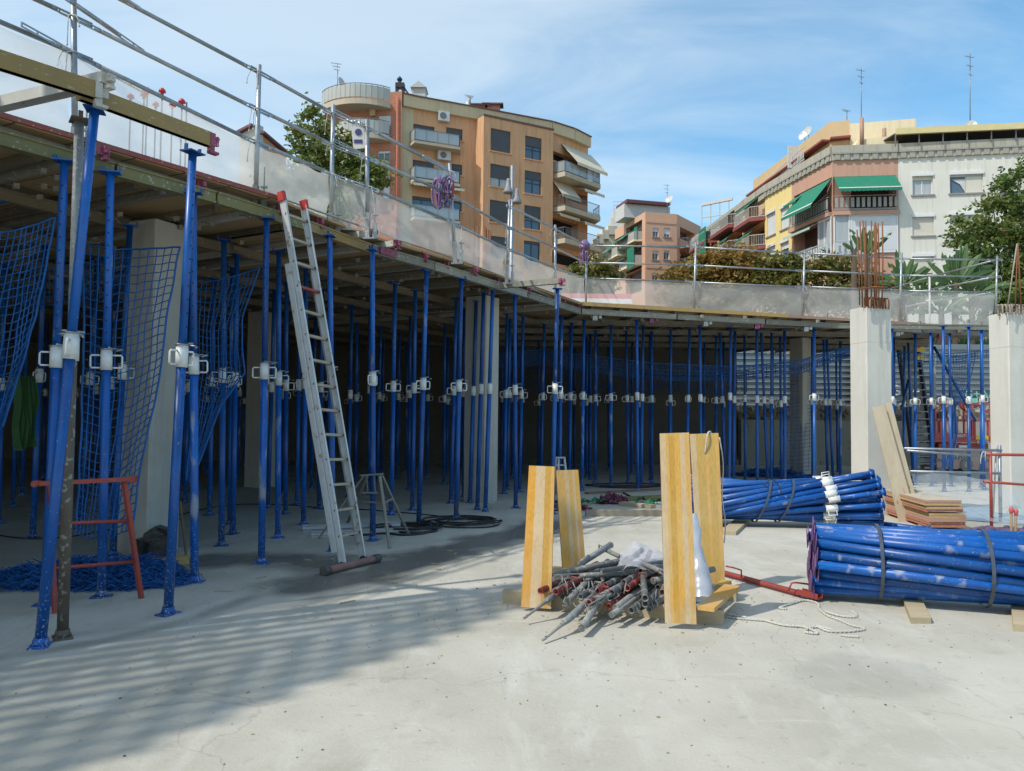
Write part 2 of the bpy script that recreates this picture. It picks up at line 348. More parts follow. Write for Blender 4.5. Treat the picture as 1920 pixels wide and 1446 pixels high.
# ---------------------------------------------------------------- formwork deck
def ply_mat():
    M = bpy.data.materials.new('formwork_ply'); M.use_nodes = True; nt = M.node_tree; L = nt.links; b = nt.nodes['Principled BSDF']; b.inputs['Roughness'].default_value = .7
    tc = N(nt, 'ShaderNodeTexCoord'); mp = N(nt, 'ShaderNodeMapping'); mp.inputs['Rotation'].default_value = (0, 0, math.radians(26)); L.new(tc.outputs['Object'], mp.inputs[0])
    br = N(nt, 'ShaderNodeTexBrick'); br.inputs['Scale'].default_value = 1; br.inputs['Brick Width'].default_value = 2.0; br.inputs['Row Height'].default_value = .5; br.inputs['Mortar Size'].default_value = .012
    br.inputs['Color1'].default_value = (.36, .22, .085, 1); br.inputs['Color2'].default_value = (.42, .28, .13, 1); br.inputs['Mortar'].default_value = (.04, .03, .02, 1)
    L.new(mp.outputs[0], br.inputs[0]); n = N(nt, 'ShaderNodeTexNoise'); n.inputs['Scale'].default_value = 2.5; n.inputs['Detail'].default_value = 7; L.new(tc.outputs['Object'], n.inputs[0])
    r = N(nt, 'ShaderNodeMapRange'); r.inputs[1].default_value = .35; r.inputs[2].default_value = .7; r.inputs[3].default_value = 0; r.inputs[4].default_value = .6; L.new(n.outputs[0], r.inputs[0])
    mx = N(nt, 'ShaderNodeMix', data_type='RGBA'); L.new(r.outputs[0], mx.inputs[0]); L.new(br.outputs[0], mx.inputs[6]); mx.inputs[7].default_value = (.32, .25, .15, 1)
    L.new(mx.outputs[2], b.inputs['Base Color']); return M
PLY = ply_mat()
ZP0, ZP1, ZS1, ZT = H+.004, H+.125, H+.205, H+.235           # primary beams, secondary beams, panel top
deck = thing('formwork_deck', 'wide raised formwork deck of panels and beams held up by blue props', 'formwork deck', (E2.x, E2.y, H))
mb = MB()
outl = [V((p.x, p.y, ZS1+.002)) for p in EDGE]+[V((E5.x+1.2, 26.29, ZS1+.002)), V((-24, 26.29, ZS1+.002)), V((-24, EB.y, ZS1+.002))]
mb.prism(outl, (0, 0, ZT-ZS1-.002)); mb.build('panel_sheet', PLY, deck)
# edge strips proud of the panels
def strip(a, b, z0, z1, out, w, m, name='edge_strip', par=deck):
    a, b = V((a.x, a.y, 0)), V((b.x, b.y, 0)); d = (b-a).normalized(); n = V((d.y, -d.x, 0))
    q = MB(); q.prism([a+n*(out-w)+V((0, 0, z0)), b+n*(out-w)+V((0, 0, z0)), b+n*out+V((0, 0, z0)), a+n*out+V((0, 0, z0))], (0, 0, z1-z0)); return q.build(name, m, par)
def lerp(a, b, t): return a+(b-a)*t
EYEL = mat('ochre_board', (.50, .30, .07), (.40, .27, .13), rough=.6, scale=5, stretch=(.4, 4, 1), spk=(.4, .12, .08), spkscale=12, spkth=.64)
strip(EB, E0, ZS1+.01, ZT+.03, .03, .027, PLYED); strip(E0, E1, ZS1+.01, ZT+.025, .03, .027, PLYED); strip(E1, E4, ZS1+.03, ZT+.01, .04, .036, BEAMW)
E45 = lerp(E4, E5, .45)
strip(E4, E45, ZS1-.02, ZT+.03, .045, .04, EYEL); strip(E45, E5, ZS1-.02, ZT+.01, .05, .045, mat('pink_board', (.42, .25, .17), (.33, .2, .14), scale=4))
# primary beams along the edge: I section
def ibeam(a, b, z0, z1, m, name, w=.085, par=deck):
    q = MB(); a, b = V((a.x, a.y, 0)), V((b.x, b.y, 0)); h = z1-z0; t = .018
    q.beam(a+V((0, 0, z0+t/2)), b+V((0, 0, z0+t/2)), w, t); q.beam(a+V((0, 0, z1-t/2)), b+V((0, 0, z1-t/2)), w, t)
    q.beam(a+V((0, 0, (z0+z1)/2)), b+V((0, 0, (z0+z1)/2)), w*.7, h-2*t+.001); return q.build(name, m, par)
def cap(p, d, z0, z1, par, w=.082, m=PINK):
    """cast end piece with two bored ears and a hooked tail"""
    q = MB(); p = V((p.x, p.y, (z0+z1)/2)); h = (z1-z0); s = d.cross(V((0, 0, 1)))
    q.beam(p-d*.01, p+d*.035, w+.012, h+.010); q.beam(p+d*.035, p+d*.085, w*.45, h*.7)
    q.tube([p+d*.07+s*w*.3+V((0, 0, h*.26)), p+d*.07-s*w*.3+V((0, 0, h*.26))], h*.2, 10)
    q.beam(p+d*.02-V((0, 0, h*.5)), p+d*.02-V((0, 0, h*1.05)), .03, .05, d); q.beam(p+d*.0-V((0, 0, h*1.02)), p+d*.08-V((0, 0, h*1.02)), .05, .02)
    return q.build('end_cap', m, par)
def along(a, b, off):
    d = (b-a).normalized(); n = V((d.y, -d.x, 0)); return a-n*off, b-n*off
segs = [(EB, E0, BEAMY), (E0, lerp(E0, E1, .34), BEAMO), (lerp(E0, E1, .35), lerp(E0, E1, .72), BEAMO), (lerp(E0, E1, .73), lerp(E1, E2, .3), BEAMO), (lerp(E1, E2, .31), lerp(E1, E2, .98), BEAMY),
        (E2, lerp(E2, E3, .6), BEAMG), (lerp(E2, E3, .61), lerp(E3, E4, .45), BEAMG), (lerp(E3, E4, .46), E4, BEAMG)]
for a, b, m_ in segs:
    a2, b2 = along(a, b, .04); ibeam(a2, b2, ZP0, ZP1, m_, 'edge_beam')
for k in range(5):
    a2, b2 = along(lerp(E4, E5, k/5+.002), lerp(E4, E5, (k+1)/5-.002), .045); ibeam(a2, b2, ZP0+.01, ZP1, BEAMG, 'edge_beam')
# red painted joint on the edge beam
q = MB(); c0 = lerp(E2, E3, .05); q.beam(V((c0.x, c0.y, H+.065))+NM*.012, V((c0.x, c0.y, H+.065))+NM*.012+(E3-E2).normalized()*.32, .05, .09); q.build('joint_bracket', PINK, deck)
# secondary beams with protruding ends (pixel of the cap, how far back they run)
Y90 = 26.0
caps = [(-40, 268, 2.6, 0), (192, 284, 3.4, 0), (374, 347, 4.8, 0), (524, 391, 5.5, 0), (596, 417, 5.5, 0), (697, 437, 5.8, 1), (742, 457, 6, 1), (795, 481, 6, 0), (833, 495, 6, 0), (888, 507, 6, 0),
        (928, 526, 6, 0), (988, 543, 6, 0), (1021, 559, 6, 0), (1053, 566, 6, 1), (1079, 575, 6, 1)]
prots = [.12, .13, .13, .15, .12, .40, .30, .16, .15, .22, .3, .2, .14, .2, .3]
for i, (px, py, lb, wh) in enumerate(caps):
    p = G(px, py, (ZP1+ZS1)/2); a = p-NM*(lb+1.2)
    q = MB(); q.beam(V((a.x, a.y, (ZP1+ZS1)/2)), V((p.x, p.y, (ZP1+ZS1)/2)), .075, ZS1-ZP1-.004)
    o = q.build('secondary_beam', BEAMW if i in (5, 6, 3, 13, 14) else BEAMG, deck); cap(p, NM, ZP1+.003, ZS1-.003, o)
# a long white beam crossing over a mustard one at the far left, both reaching out past the edge
def outbeam(pa, pb, z0, z1, w, m_, nm, capend=True):
    a = G(*pa, (z0+z1)/2); b = G(*pb, (z0+z1)/2); q = MB(); d = (b-a).normalized(); q.beam(a-d*.01, b, w, z1-z0); q.beam(V((a.x, a.y, z0+.008)), V((b.x, b.y, z0+.008)), w*.75, .016)
    o = q.build(nm, m_, deck)
    if capend: cap(b, d, z0+.01, z1-.01, o, w, BEAMW if capend == 'w' else PINK)
    return o
outbeam((-260, 30), (178, 170), H, H+.115, .06, BEAMY, 'outrigger_beam', 'w')
outbeam((150, 172), (392, 262), H-.002, H+.112, .06, BEAMY, 'outrigger_beam', True)
outbeam((-60, 210), (196, 150), H+.118, H+.20, .09, BEAMW, 'secondary_beam', 'w')
outbeam((938, 536), (1050, 527), H+.0, H+.09, .08, BEAMG, 'outrigger_beam', True)
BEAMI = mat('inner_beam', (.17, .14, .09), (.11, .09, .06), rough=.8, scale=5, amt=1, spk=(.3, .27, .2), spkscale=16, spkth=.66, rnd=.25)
# interior primaries (parallel to the near edge) and secondaries (across), seen from below
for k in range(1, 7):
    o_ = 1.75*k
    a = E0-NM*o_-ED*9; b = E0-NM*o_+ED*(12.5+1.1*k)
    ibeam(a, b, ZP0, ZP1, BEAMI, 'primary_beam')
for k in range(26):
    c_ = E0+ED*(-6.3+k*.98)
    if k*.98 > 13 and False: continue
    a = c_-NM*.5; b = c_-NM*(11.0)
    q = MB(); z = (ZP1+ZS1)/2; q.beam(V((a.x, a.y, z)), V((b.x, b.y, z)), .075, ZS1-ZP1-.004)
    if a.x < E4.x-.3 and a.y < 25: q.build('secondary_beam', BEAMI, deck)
# right wing: primaries along X, secondaries along the line of sight
for k in range(1, 5):
    y = E4.y+.1+k*1.8
    ibeam(V((E4.x-3.2+k*.3, y, 0)), V((E5.x+.15, y+.2, 0)), ZP0, ZP1, BEAMG, 'primary_beam')
nsec = 17
for k in range(nsec):
    t = (k+.4)/nsec; p = lerp(E4, E5, t); z = (ZP1+ZS1)/2; q = MB(); q.beam(V((p.x, p.y+.12, z)), V((p.x-1.6, p.y+7.9, z)), .075, ZS1-ZP1-.004); o = q.build('secondary_beam', BEAMG, deck)
    if k % 2 == 0:
        cq = MB(); cq.box((p.x+.05, p.y+.1, ZP0-.05), (.10, .10, .10)); cq.box((p.x+.16, p.y+.1, ZP0-.03), (.06, .06, .06)); cq.build('end_cap', PINK if k % 4 else BEAMW, o)
# small hooks and clips hanging from the panels
q = MB()
for k in range(150):
    u, v_ = random.uniform(-1, 13), random.uniform(.3, 8); p = E0+ED*u-NM*v_; z = ZP1-.02
    if p.y > 25: continue
    q.tube([(p.x, p.y, z), (p.x+.1, p.y-.03, z-.02), (p.x+.12, p.y-.03, z-.06)], .009, 5); q.box((p.x+.14, p.y-.03, z-.03), (.05, .04, .05), random.random())
for k in range(70):
    p = V((random.uniform(E4.x, E5.x), random.uniform(E4.y+.4, E4.y+6), ZP1-.03)); q.box(p, (.06, .05, .07), random.random())
q.build('panel_clips', BEAMG, deck)['kind'] = 'stuff'

# ---------------------------------------------------------------- props
def make_prop(name, col=BLUE, lod=0, hh=H, colz=2.04, innm=None):
    root = thing(name, 'blue adjustable steel prop', 'prop', (0, 0, 0)); n = 16 if lod == 0 else 8
    q = MB(); q.box((0, 0, .005), (.17, .12, .010)); q.tube([(0, 0, .01), (0, 0, .06)], [.055, .045], n); q.build('base_plate', col, root)
    q = MB(); q.tube([(0, 0, .008), (0, 0, colz-.06)], .0375, n); q.build('outer_tube', col, root)
    q = MB(); q.tube([(0, 0, colz), (0, 0, hh-.008)], .0325, n)
    if lod == 0:
        q.mat = 1
        for k in range(13):
            z = colz+.14+k*.11
            for a in (0, math.pi): q.tube([(.0318*math.sin(a), -.0318*math.cos(a), z), (.0332*math.sin(a), -.0332*math.cos(a), z)], .0075, 8)
    q.build('inner_tube', [col if innm is None else innm, DARK], root)
    q = MB(); q.box((0, 0, hh-.006), (.16, .12, .010))
    if lod == 0:
        for sx in (-1, 1): q.box((sx*.072, 0, hh+.02), (.012, .03, .05))
    q.build('top_plate', col, root)
    q = MB(); q.tube([(0, 0, colz-.075), (0, 0, colz+.085)], .048, n); q.tube([(0, 0, colz+.085), (0, 0, colz+.10)], .046, n)
    c = q.build('collar', WHITEP, root)
    for s in (-1, 1):
        q = MB(); x0, x1 = .048*s, .125*s
        q.tube([(x0, 0, colz-.055), (x1*.93, 0, colz-.055), (x1, 0, colz-.042), (x1, 0, colz+.042), (x1*.93, 0, colz+.055), (x0, 0, colz+.055)], .0085, 6 if lod == 0 else 4)
        q.build('handle', WHITEP, c)
    q = MB(); z = colz+.118
    if lod == 0:
        pts = [(.03, -.075, z), (.03, .06, z), (.06, .075, z), (.115, .06, z-.004), (.13, .0, z-.01), (.115, -.045, z-.02), (.085, -.055, z-.03)]
        q.tube(pts, .0075, 6); q.tube([(0, 0, z-.018), (0, 0, z-.006)], .056, n)
    else: q.tube([(-.05, 0, z), (.11, 0, z)], .007, 4)
    q.build('locking_pin', GALV, c)
    return root
def kill(o):
    for c in list(o.children): kill(c)
    bpy.data.objects.remove(o)
P_NEAR = make_prop('steel_prop'); P_FAR = make_prop('steel_prop', lod=1); P_FARB = make_prop('steel_prop', lod=1, colz=1.97); P_FARC = make_prop('steel_prop', lod=1, colz=2.09)
BLUEW = BLUE
# grey rusty prop
GRP = mat('cement_grey_paint', (.15, .13, .105), (.10, .065, .04), rough=.8, scale=5, amt=1, spk=(.30, .27, .22), spkscale=25, spkth=.6)
P_RUST = make_prop('steel_prop', col=GRP, innm=GALVD)
def put(src, p, lean=(0, 0), rz=0, label=None, group=None, zs=1):
    r = copy_tree(src); r.location = p
    zax = V((lean[0], lean[1], 1)).normalized(); qn = V((0, 0, 1)).rotation_difference(zax)
    r.rotation_mode = 'QUATERNION'; r.rotation_quaternion = qn @ Matrix.Rotation(rz, 4, 'Z').to_quaternion()
    r.scale = (1, 1, zs)
    if label: r['label'] = label
    if group: r['group'] = group
    return r
GE = 'blue props along the edge of the deck'
# base pixel, x pixel of the top (None = plumb), turn, label
FR = [((75, 1212), (178, 186), 1.9, 'blue prop nearest the camera, leaning and speckled with cement, far left'),
      ((190, 1120), (207, 330), .3, 'blue prop standing in the pile of blue netting behind the red trestle'),
      ((315, 1152), (362, 263), 1.2, 'leaning blue prop under the pink capped end of the mustard beam'),
      ((365, 1092), (364, 300), .1, 'blue prop just behind and right of the leaning one by the grey column'),
      ((85, 1135), (121, 306), .2, 'blue prop hidden low behind the nearest leaning prop'),
      ((211, 1042), (245, 384), .3, 'blue prop against the dark side of the first concrete column'),
      ((150, 992), (186, 395), 0, 'blue prop seen through the hanging net left of the first column'),
      ((415, 1024), (420, 446), .4, 'blue prop with crossed netting right of the first concrete column'),
      ((431, 984), (436, 470), .9, 'slimmer blue prop close behind the one with crossed netting'),
      ((490, 1057), (500, 413), 0, 'blue prop standing alone left of the ladder with a round base plate'),
      ((521, 1009), (523, 470), .15, 'blue prop between the lone prop and the ladder, set a little back'),
      ((535, 964), (538, 500), .5, 'blue prop partly hidden left of the ladder, third from it'),
      ((569, 984), (574, 500), 0, 'blue prop whose foot stands at the end of the aluminium beams'),
      ((598, 955), (605, 520), .2, 'blue prop seen between the two ladder stiles'),
      ((624, 1033), (618, 450), 1.57, 'blue prop directly behind the ladder, half hidden by its stile'),
      ((699, 1014), (698, 475), 1.3, 'blue prop standing inside the grey aluminium trestle'),
      ((733, 966), (741, 527), .6, 'blue prop behind the right legs of the aluminium trestle'),
      ((785, 985), (800, 505), .8, 'worn blue prop with flaking paint left of the black cables'),
      ((773, 957), (779, 540), .2, 'clean blue prop close behind the worn one'),
      ((855, 975), (865, 526), .4, 'blue prop standing in the coiled black cable'),
      ((845, 944), (856, 560), .2, 'pale scuffed prop just behind the coiled cable'),
      ((881, 943), (893, 557), 1.4, 'leftmost of three props in front of the second column'),
      ((895, 956), (907, 549), 1.5, 'middle one of three props in front of the second column'),
      ((910, 959), (924, 545), 1.6, 'rightmost of three props in front of the second column, scraped at its foot'),
      ((967, 953), (965, 556), .1, 'blue prop right of the second column with wide white handles'),
      ((945, 926), (951, 584), .3, 'blue prop tight against the right of the second column, set back'),
      ((974, 923), (981, 581), .2, 'blue prop behind the wide handled one right of the second column'),
      ((1014, 912), (1021, 576), .8, 'thicker looking blue prop above the left planks'),
      ((1035, 964), (1045, 541), .1, 'tall blue prop carrying the outrigger beam behind the left planks'),
      ((1049, 925), (1053, 586), 1.0, 'blue prop right behind the one under the outrigger beam'),
      ((1067, 915), (1072, 606), .2, 'blue prop above the second left plank'),
      ((1091, 920), (1095, 612), .9, 'blue prop at the corner where the deck edge turns'),
      ((1116, 905), (1117, 636), .1, 'dark blue prop between the deck corner and the middle of the opening'),
      ((1145.6, 913), (1145.6, 624), .05, 'blue prop with pale scars on its shaft and spread handles'),
      ((1195.5, 921), (1194, 611), 1.5, 'left one of the pair standing left of the tall planks'),
      ((1202, 913), (1206, 618), 1.2, 'right one of the pair standing left of the tall planks'),
      ((1178, 905), (1174, 637), .2, 'dark prop left of the pair near the tall planks'),
      ((1222, 905), (1222, 640), 1.4, 'dark prop just right of the pair near the tall planks'),
      ((1256, 908), (1258, 623), 1.5, 'blue prop rising behind the left tall plank'),
      ((1287, 910), (1293, 618), .8, 'bright blue prop leaning behind the gap of the tall planks'),
      ((1315, 915), (1312, 611), 1.0, 'bright blue prop with an open hook behind the right tall plank'),
      ((1360, 905), (1350, 630), 1.5, 'leaning blue prop just right of the tall planks'),
      ((1375.5, 908), (1378, 620), 1.2, 'blue prop with a whitish foot right of the tall planks'),
      ((1420, 911), (1419, 629), 1.4, 'dark blue prop left of the crossed leaning pair'),
      ((1440, 907), (1427, 616), .1, 'leaning prop of the crossed pair above the rear bundle'),
      ((1446, 907), (1447, 623), 1.5, 'upright prop of the crossed pair above the rear bundle'),
      ((1472, 911), (1471, 634), 1.2, 'double looking dark prop behind the rear bundle'),
      ((1524, 901), (1522.7, 632), .1, 'dark prop in front of the shaded inner column'),
      ((1552, 899), (1544, 616), .1, 'pale scuffed leaning prop right of the shaded inner column'),
      ((1562, 899), (1550, 623), 1.4, 'thin leaning prop beside the pale scuffed one'),
      ((1575.5, 897), (1575.5, 634), .3, 'dark prop nearest left of the tall white column'),
      ((1694, 892), (1696, 641), .2, 'dark prop by the leaning board right of the white column'),
      ((1712, 897), (1703, 650), 1.4, 'dark prop at the left stile of the stair tower'),
      ((1716.5, 910), (1716, 632), .1, 'bright prop in front of the stair tower steps'),
      ((1747, 912), (1745, 636), .2, 'dark prop at the right side of the stair tower'),
      ((1770.4, 922), (1768.6, 621.6), .05, 'thick bright prop in front of the red lift with square handles'),
      ((1783, 912), (1780.5, 634), 1.5, 'prop with blue netting wound round it before the red lift'),
      ((1817, 922), (1816.5, 623), .6, 'bright prop with a hooked pin in front of the middle of the red lift'),
      ((1840.5, 914), (1840.5, 630.6), 1.3, 'dark prop near the right end of the red lift')]
spots = []
for (b, t, rz, lab) in FR:
    p = G(*b); q = D(t[0], t[1], p.y); h_ = px_of((p.x, p.y, H))
    dx = q.x-p.x; top = V((p.x+dx, p.y, H)); zs = top.z/H
    near = p.y < 12.5
    o = put(P_NEAR if near else P_FAR, p, (dx/H, 0), rz, lab, GE, math.sqrt(dx*dx+H*H)/H); spots.append((p.x, p.y))
# the grey rusty one
p = G(117, 1196); q = D(150, 190, p.y); put(P_RUST, p, ((q.x-p.x)/H, 0), 2.2, 'grey rusty prop standing beside the nearest blue one', GE, 1)
P_BR = p
# deep interior
GI = 'blue props deep in the shade under the deck'
rr = random.Random(3); cnt = 0
labs = ['blue prop standing far back in the shade beneath the deck']
def inside(x, y):
    p = V((x, y, 0)); d1 = (p-V((E0.x, E0.y, 0))).dot(NM)
    ok = d1 < -1.2 if y < E4.y+1 else (x < E5.x)
    if x > E4.x-.5 and y < E4.y+1.1: ok = False
    return ok and y < 25
COLS = [(G(297, 1032), 0), (G(905, 940), 0)]
for k in range(1, 8):
    for j in range(-3, 22):
        p = E0-NM*(1.75*k-.02)+ED*(j*1.02+rr.uniform(-.35, .35)); x, y = p.x+rr.uniform(-.05, .05), p.y
        if not inside(x, y) or x > 3.0: continue
        u, v_ = px_of((x, y, 1)); 
        if not (-40 < u < 1960): continue
        if any((x-a)**2+(y-b_)**2 < .35 for a, b_ in spots): continue
        spots.append((x, y)); put(rr.choice([P_FAR, P_FARB, P_FARC]), (x, y, 0), (rr.uniform(-.012, .012), rr.uniform(-.01, .01)), rr.choice([0, .3, 1.2, 1.57, .1]), labs[0], GI); cnt += 1
for k in range(1, 5):
    for j in range(0, 13):
        x, y = E4.x-2+j*.95+rr.uniform(-.3, .3), E4.y+.15+k*1.8+rr.uniform(-.1, .1)
        if k > 1 and x > 4.5 and rr.random() < .35: continue
        if not inside(x, y) or any((x-a)**2+(y-b_)**2 < .3 for a, b_ in spots): continue
        spots.append((x, y)); put(rr.choice([P_FAR, P_FARB, P_FARC]), (x, y, 0), (rr.uniform(-.012, .012), rr.uniform(-.01, .01)), rr.choice([0, .3, 1.2, 1.57, .1]), labs[0], GI); cnt += 1
print('interior props', cnt)
kill(P_NEAR); kill(P_FAR); kill(P_FARB); kill(P_FARC); kill(P_RUST)
# ---------------------------------------------------------------- concrete columns
def column(c, s, ang, z1, label, joint=None, bars=None):
    r = thing('concrete_column', label, 'column', (c.x, c.y, 0)); q = MB(); ch = .018; h = s/2
    base = [(h-ch, -h), (h, -h+ch), (h, h-ch), (h-ch, h), (-h+ch, h), (-h, h-ch), (-h, -h+ch), (-h+ch, -h)]
    R = Matrix.Rotation(ang, 3, 'Z')
    if joint:
        q.prism([R @ V((x, y, 0))+V((c.x, c.y, 0)) for x, y in base], (0, 0, joint-.004)); q.prism([R @ V((x*.99, y*.99, joint-.004))+V((c.x, c.y, 0)) for x, y in base], (0, 0, .006))
        q.prism([R @ V((x*1.004, y*1.004, joint+.002))+V((c.x, c.y, 0)) for x, y in base], (0, 0, z1-joint))
    else: q.prism([R @ V((x, y, 0))+V((c.x, c.y, 0)) for x, y in base], (0, 0, z1))
    q.build('shaft', CONC, r); return r
# near corner pixel at the foot gives the place; corner points at the camera, slightly turned
def col_at(px, py, s, ang):
    p = G(px, py); R = Matrix.Rotation(ang, 3, 'Z'); return p-R @ V((-s/2, -s/2, 0))
S = .47
c1 = col_at(275, 1040, S, math.radians(68)); column(c1, S, math.radians(68), H+.1, 'grey concrete column behind the nets at the left')
c2 = col_at(908, 944, S, math.radians(60)); column(c2, S, math.radians(60), H+.1, 'grey concrete column behind three props in the middle')
c3 = col_at(1506, 896, .5, math.radians(24)); column(c3, .5, math.radians(24), H+.1, 'shaded concrete column inside the deck, seen left of the white one')
c4_ = col_at(485, 915, S, math.radians(60)); column(c4_, S, math.radians(60), H+.1, 'dim concrete column deep under the deck left of the ladder')
# ---------------------------------------------------------------- terrain, boundary walls
TZ = 1.9
o = solo('terrace_ground', MB().quad((-600, 26.7, TZ), (7.8, 26.7, TZ), (7.8, 28.6, TZ), (700, 28.6, TZ), (700, 1200, TZ), (-600, 1200, TZ)), mat('street_ground', (.14, .13, .11), (.10, .095, .08), rough=.9, scale=.4), None, None, kind='structure')
def wallbox(name, a, b, z0, z1, th, m_, label, cat='wall'):
    q = MB(); a, b = V((a[0], a[1], 0)), V((b[0], b[1], 0)); q.beam(a+V((0, 0, (z0+z1)/2)), b+V((0, 0, (z0+z1)/2)), th, z1-z0); return solo(name, q, m_, label, cat)
RET = mat('retaining_concrete', (.40, .37, .31), (.30, .27, .22), rough=.9, scale=1.2, amt=.9, stretch=(1, 1, .5), spk=(.2, .17, .14), spkscale=6, spkth=.64, bump=.3)
wallbox('retaining_wall', (-24.1, 26.45), (7.7, 26.45), 0, ZT+.05, .3, mat('shaded_retaining', (.16, .145, .12), (.11, .1, .085), rough=.95, scale=1, spk=(.08, .07, .06), spkscale=5), 'tall dark retaining wall at the back beneath the deck')  # darker copy of the retaining concrete, shade beneath the deck put into its colour
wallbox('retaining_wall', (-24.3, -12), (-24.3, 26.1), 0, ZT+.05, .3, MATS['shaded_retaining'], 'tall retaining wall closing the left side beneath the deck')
wallbox('retaining_wall', (7.86, 26.5), (28, 28.2), 0, 1.55, .3, RET, 'low pale concrete wall below the stone strip at the back right')
# rubble strip
q = MB(); rr = random.Random(9)
for k in range(420):
    x = rr.uniform(7.9, 28); z = rr.uniform(1.55, 2.15); s = rr.uniform(.07, .17)
    R = Matrix.Rotation(rr.random()*3, 3, (rr.random(), rr.random(), rr.random()+.1)); q.box((x, 26.62+rr.uniform(-.05, .12)+(x-7.7)*.084, z), (s*1.5, s, s), rot=R)
q.beam((7.9, 26.85, 1.8), (28, 28.5, 1.8), .3, .5)
solo('rubble_wall', q, mat('rubble_stone', (.36, .31, .23), (.22, .18, .13), rough=.95, scale=3, rnd=0, bump=.4), 'rough stone strip along the top of the low concrete wall', 'stone wall')
# corrugated hoarding
HOM = mat('hoarding_sheet', (.20, .23, .25), (.16, .19, .205), rough=.5, metal=.2, scale=2, stretch=(.3, 1, 1))
hr = thing('site_hoarding', 'grey ribbed metal hoarding with sprayed letters behind the red lift', 'hoarding', (14, 29.2, TZ))
def hoard(x0, x1, y, z0, z1):
    q = MB(); n = int((z1-z0)/.22); 
    for k in range(n):
        za, zb = z0+k*.22, z0+(k+1)*.22
        q.quad((x0, y, za), (x1, y, za), (x1, y, zb-.05), (x0, y, zb-.05)); q.quad((x0, y, zb-.05), (x1, y, zb-.05), (x1, y-.05, zb-.025), (x0, y-.05, zb-.025)); q.quad((x0, y-.05, zb-.025), (x1, y-.05, zb-.025), (x1, y, zb), (x0, y, zb))
    q.box(((x0+x1)/2, y+.06, (z0+z1)/2), (x1-x0, .04, z1-z0)); return q
hoard(7.9, 30, 29.2, TZ, TZ+2.6).build('sheeting', HOM, hr)
for k in range(7):
    q = MB(); q.box((8+k*3.4, 29.42, TZ+1.2), (.1, .2, 2.4)); q.build('post', GALV, hr)
def text(s, loc, size, m_, par, rx=90, rz=0, name='lettering', ext=.004, width=None):
    c = bpy.data.curves.new(name, 'FONT'); c.body = s; c.size = size; c.extrude = ext; c.align_x = 'CENTER'; c.align_y = 'CENTER'; c.materials.append(m_)
    o = bpy.data.objects.new(name, c); COL.objects.link(o); o.parent = par; o.location = V(loc)-abs_loc(par); o.rotation_euler = (math.radians(rx), 0, math.radians(rz)); 
    if width: o.scale.x = width
    bpy.context.view_layer.update(); me = bpy.data.meshes.new_from_object(o.evaluated_get(bpy.context.evaluated_depsgraph_get())); n_ = bpy.data.objects.new(name, me); COL.objects.link(n_)
    n_.parent = par; n_.location = o.location; n_.rotation_euler = o.rotation_euler; n_.scale = o.scale; bpy.data.objects.remove(o); return n_
SPW = mat('spray_white', (.75, .76, .76), (.6, .62, .62), rough=.7); SPT = mat('spray_teal', (.25, .60, .50), (.2, .5, .43), rough=.7)
p = D(1698, 733, 29.12); text('GRA', p, .56, SPW, hr, width=1.1, ext=.01)
p = D(1838, 740, 29.12); text('G+AA', p, .42, SPT, hr, width=1.1, ext=.01); q = MB(); p = D(1827, 753, 29.1); q.box(p, (.22, .02, .25)); q.build('paint_patch', SPT, hr)

# ---------------------------------------------------------------- facade kit
class Facet:
    def __init__(s, pa, da, pb, db):
        s.A = D(pa, 700, da); s.B = D(pb, 700, db); s.A.z = s.B.z = 0; s.setup()
    def setup(s):
        s.L = (s.B-s.A).length; s.e = (s.B-s.A).normalized(); n = V((s.e.y, -s.e.x, 0)); s.n = n if n.dot(CAM-s.A) > 0 else -n; s.n.z = 0
    def uz(s, px, py):
        d = ray(px, py); t = (s.A-CAM).dot(s.n)/d.dot(s.n); p = CAM+d*t; return (p-s.A).dot(s.e), p.z
    def pt(s, u, o, z): return s.A+s.e*u+s.n*o+V((0, 0, z))
    def R(s, x0, y0, x1, y1):
        a, b = s.uz(x0, y0), s.uz(x1, y1); return (a[0], b[1], b[0], a[1])     # u0 z0 u1 z1
    def box(s, q, u0, u1, o0, o1, z0, z1):
        q.prism([s.pt(u0, o0, z0), s.pt(u1, o0, z0), s.pt(u1, o1, z0), s.pt(u0, o1, z0)], (0, 0, z1-z0)); return q
    def wall(s, q, z0, z1, holes=(), u0=0, u1=None, rec=.22):
        u1 = s.L if u1 is None else u1
        us = sorted({u0, u1, *[h[0] for h in holes], *[h[2] for h in holes]}); zs = sorted({z0, z1, *[h[1] for h in holes], *[h[3] for h in holes]})
        us = [u for u in us if u0 <= u <= u1]; zs = [z for z in zs if z0 <= z <= z1]
        for i in range(len(us)-1):
            for j in range(len(zs)-1):
                cu, cz = (us[i]+us[i+1])/2, (zs[j]+zs[j+1])/2
                if any(h[0] < cu < h[2] and h[1] < cz < h[3] for h in holes): continue
                q.quad(s.pt(us[i], 0, zs[j]), s.pt(us[i+1], 0, zs[j]), s.pt(us[i+1], 0, zs[j+1]), s.pt(us[i], 0, zs[j+1]))
        for h in holes:
            a, b, c, d = [(h[0], h[1]), (h[2], h[1]), (h[2], h[3]), (h[0], h[3])]
            for (p, r) in ((a, b), (b, c), (c, d), (d, a)): q.quad(s.pt(p[0], 0, p[1]), s.pt(r[0], 0, r[1]), s.pt(r[0], -rec, r[1]), s.pt(p[0], -rec, p[1]))
        return q
GLASS = mat('window_glass', (.05, .08, .11), (.10, .15, .20), rough=.07, scale=.3, spec=.9)
GLASSL = mat('pale_pane', (.30, .34, .36), (.45, .46, .45), rough=.25, scale=1.5, stretch=(8, 8, .3), spec=.6)
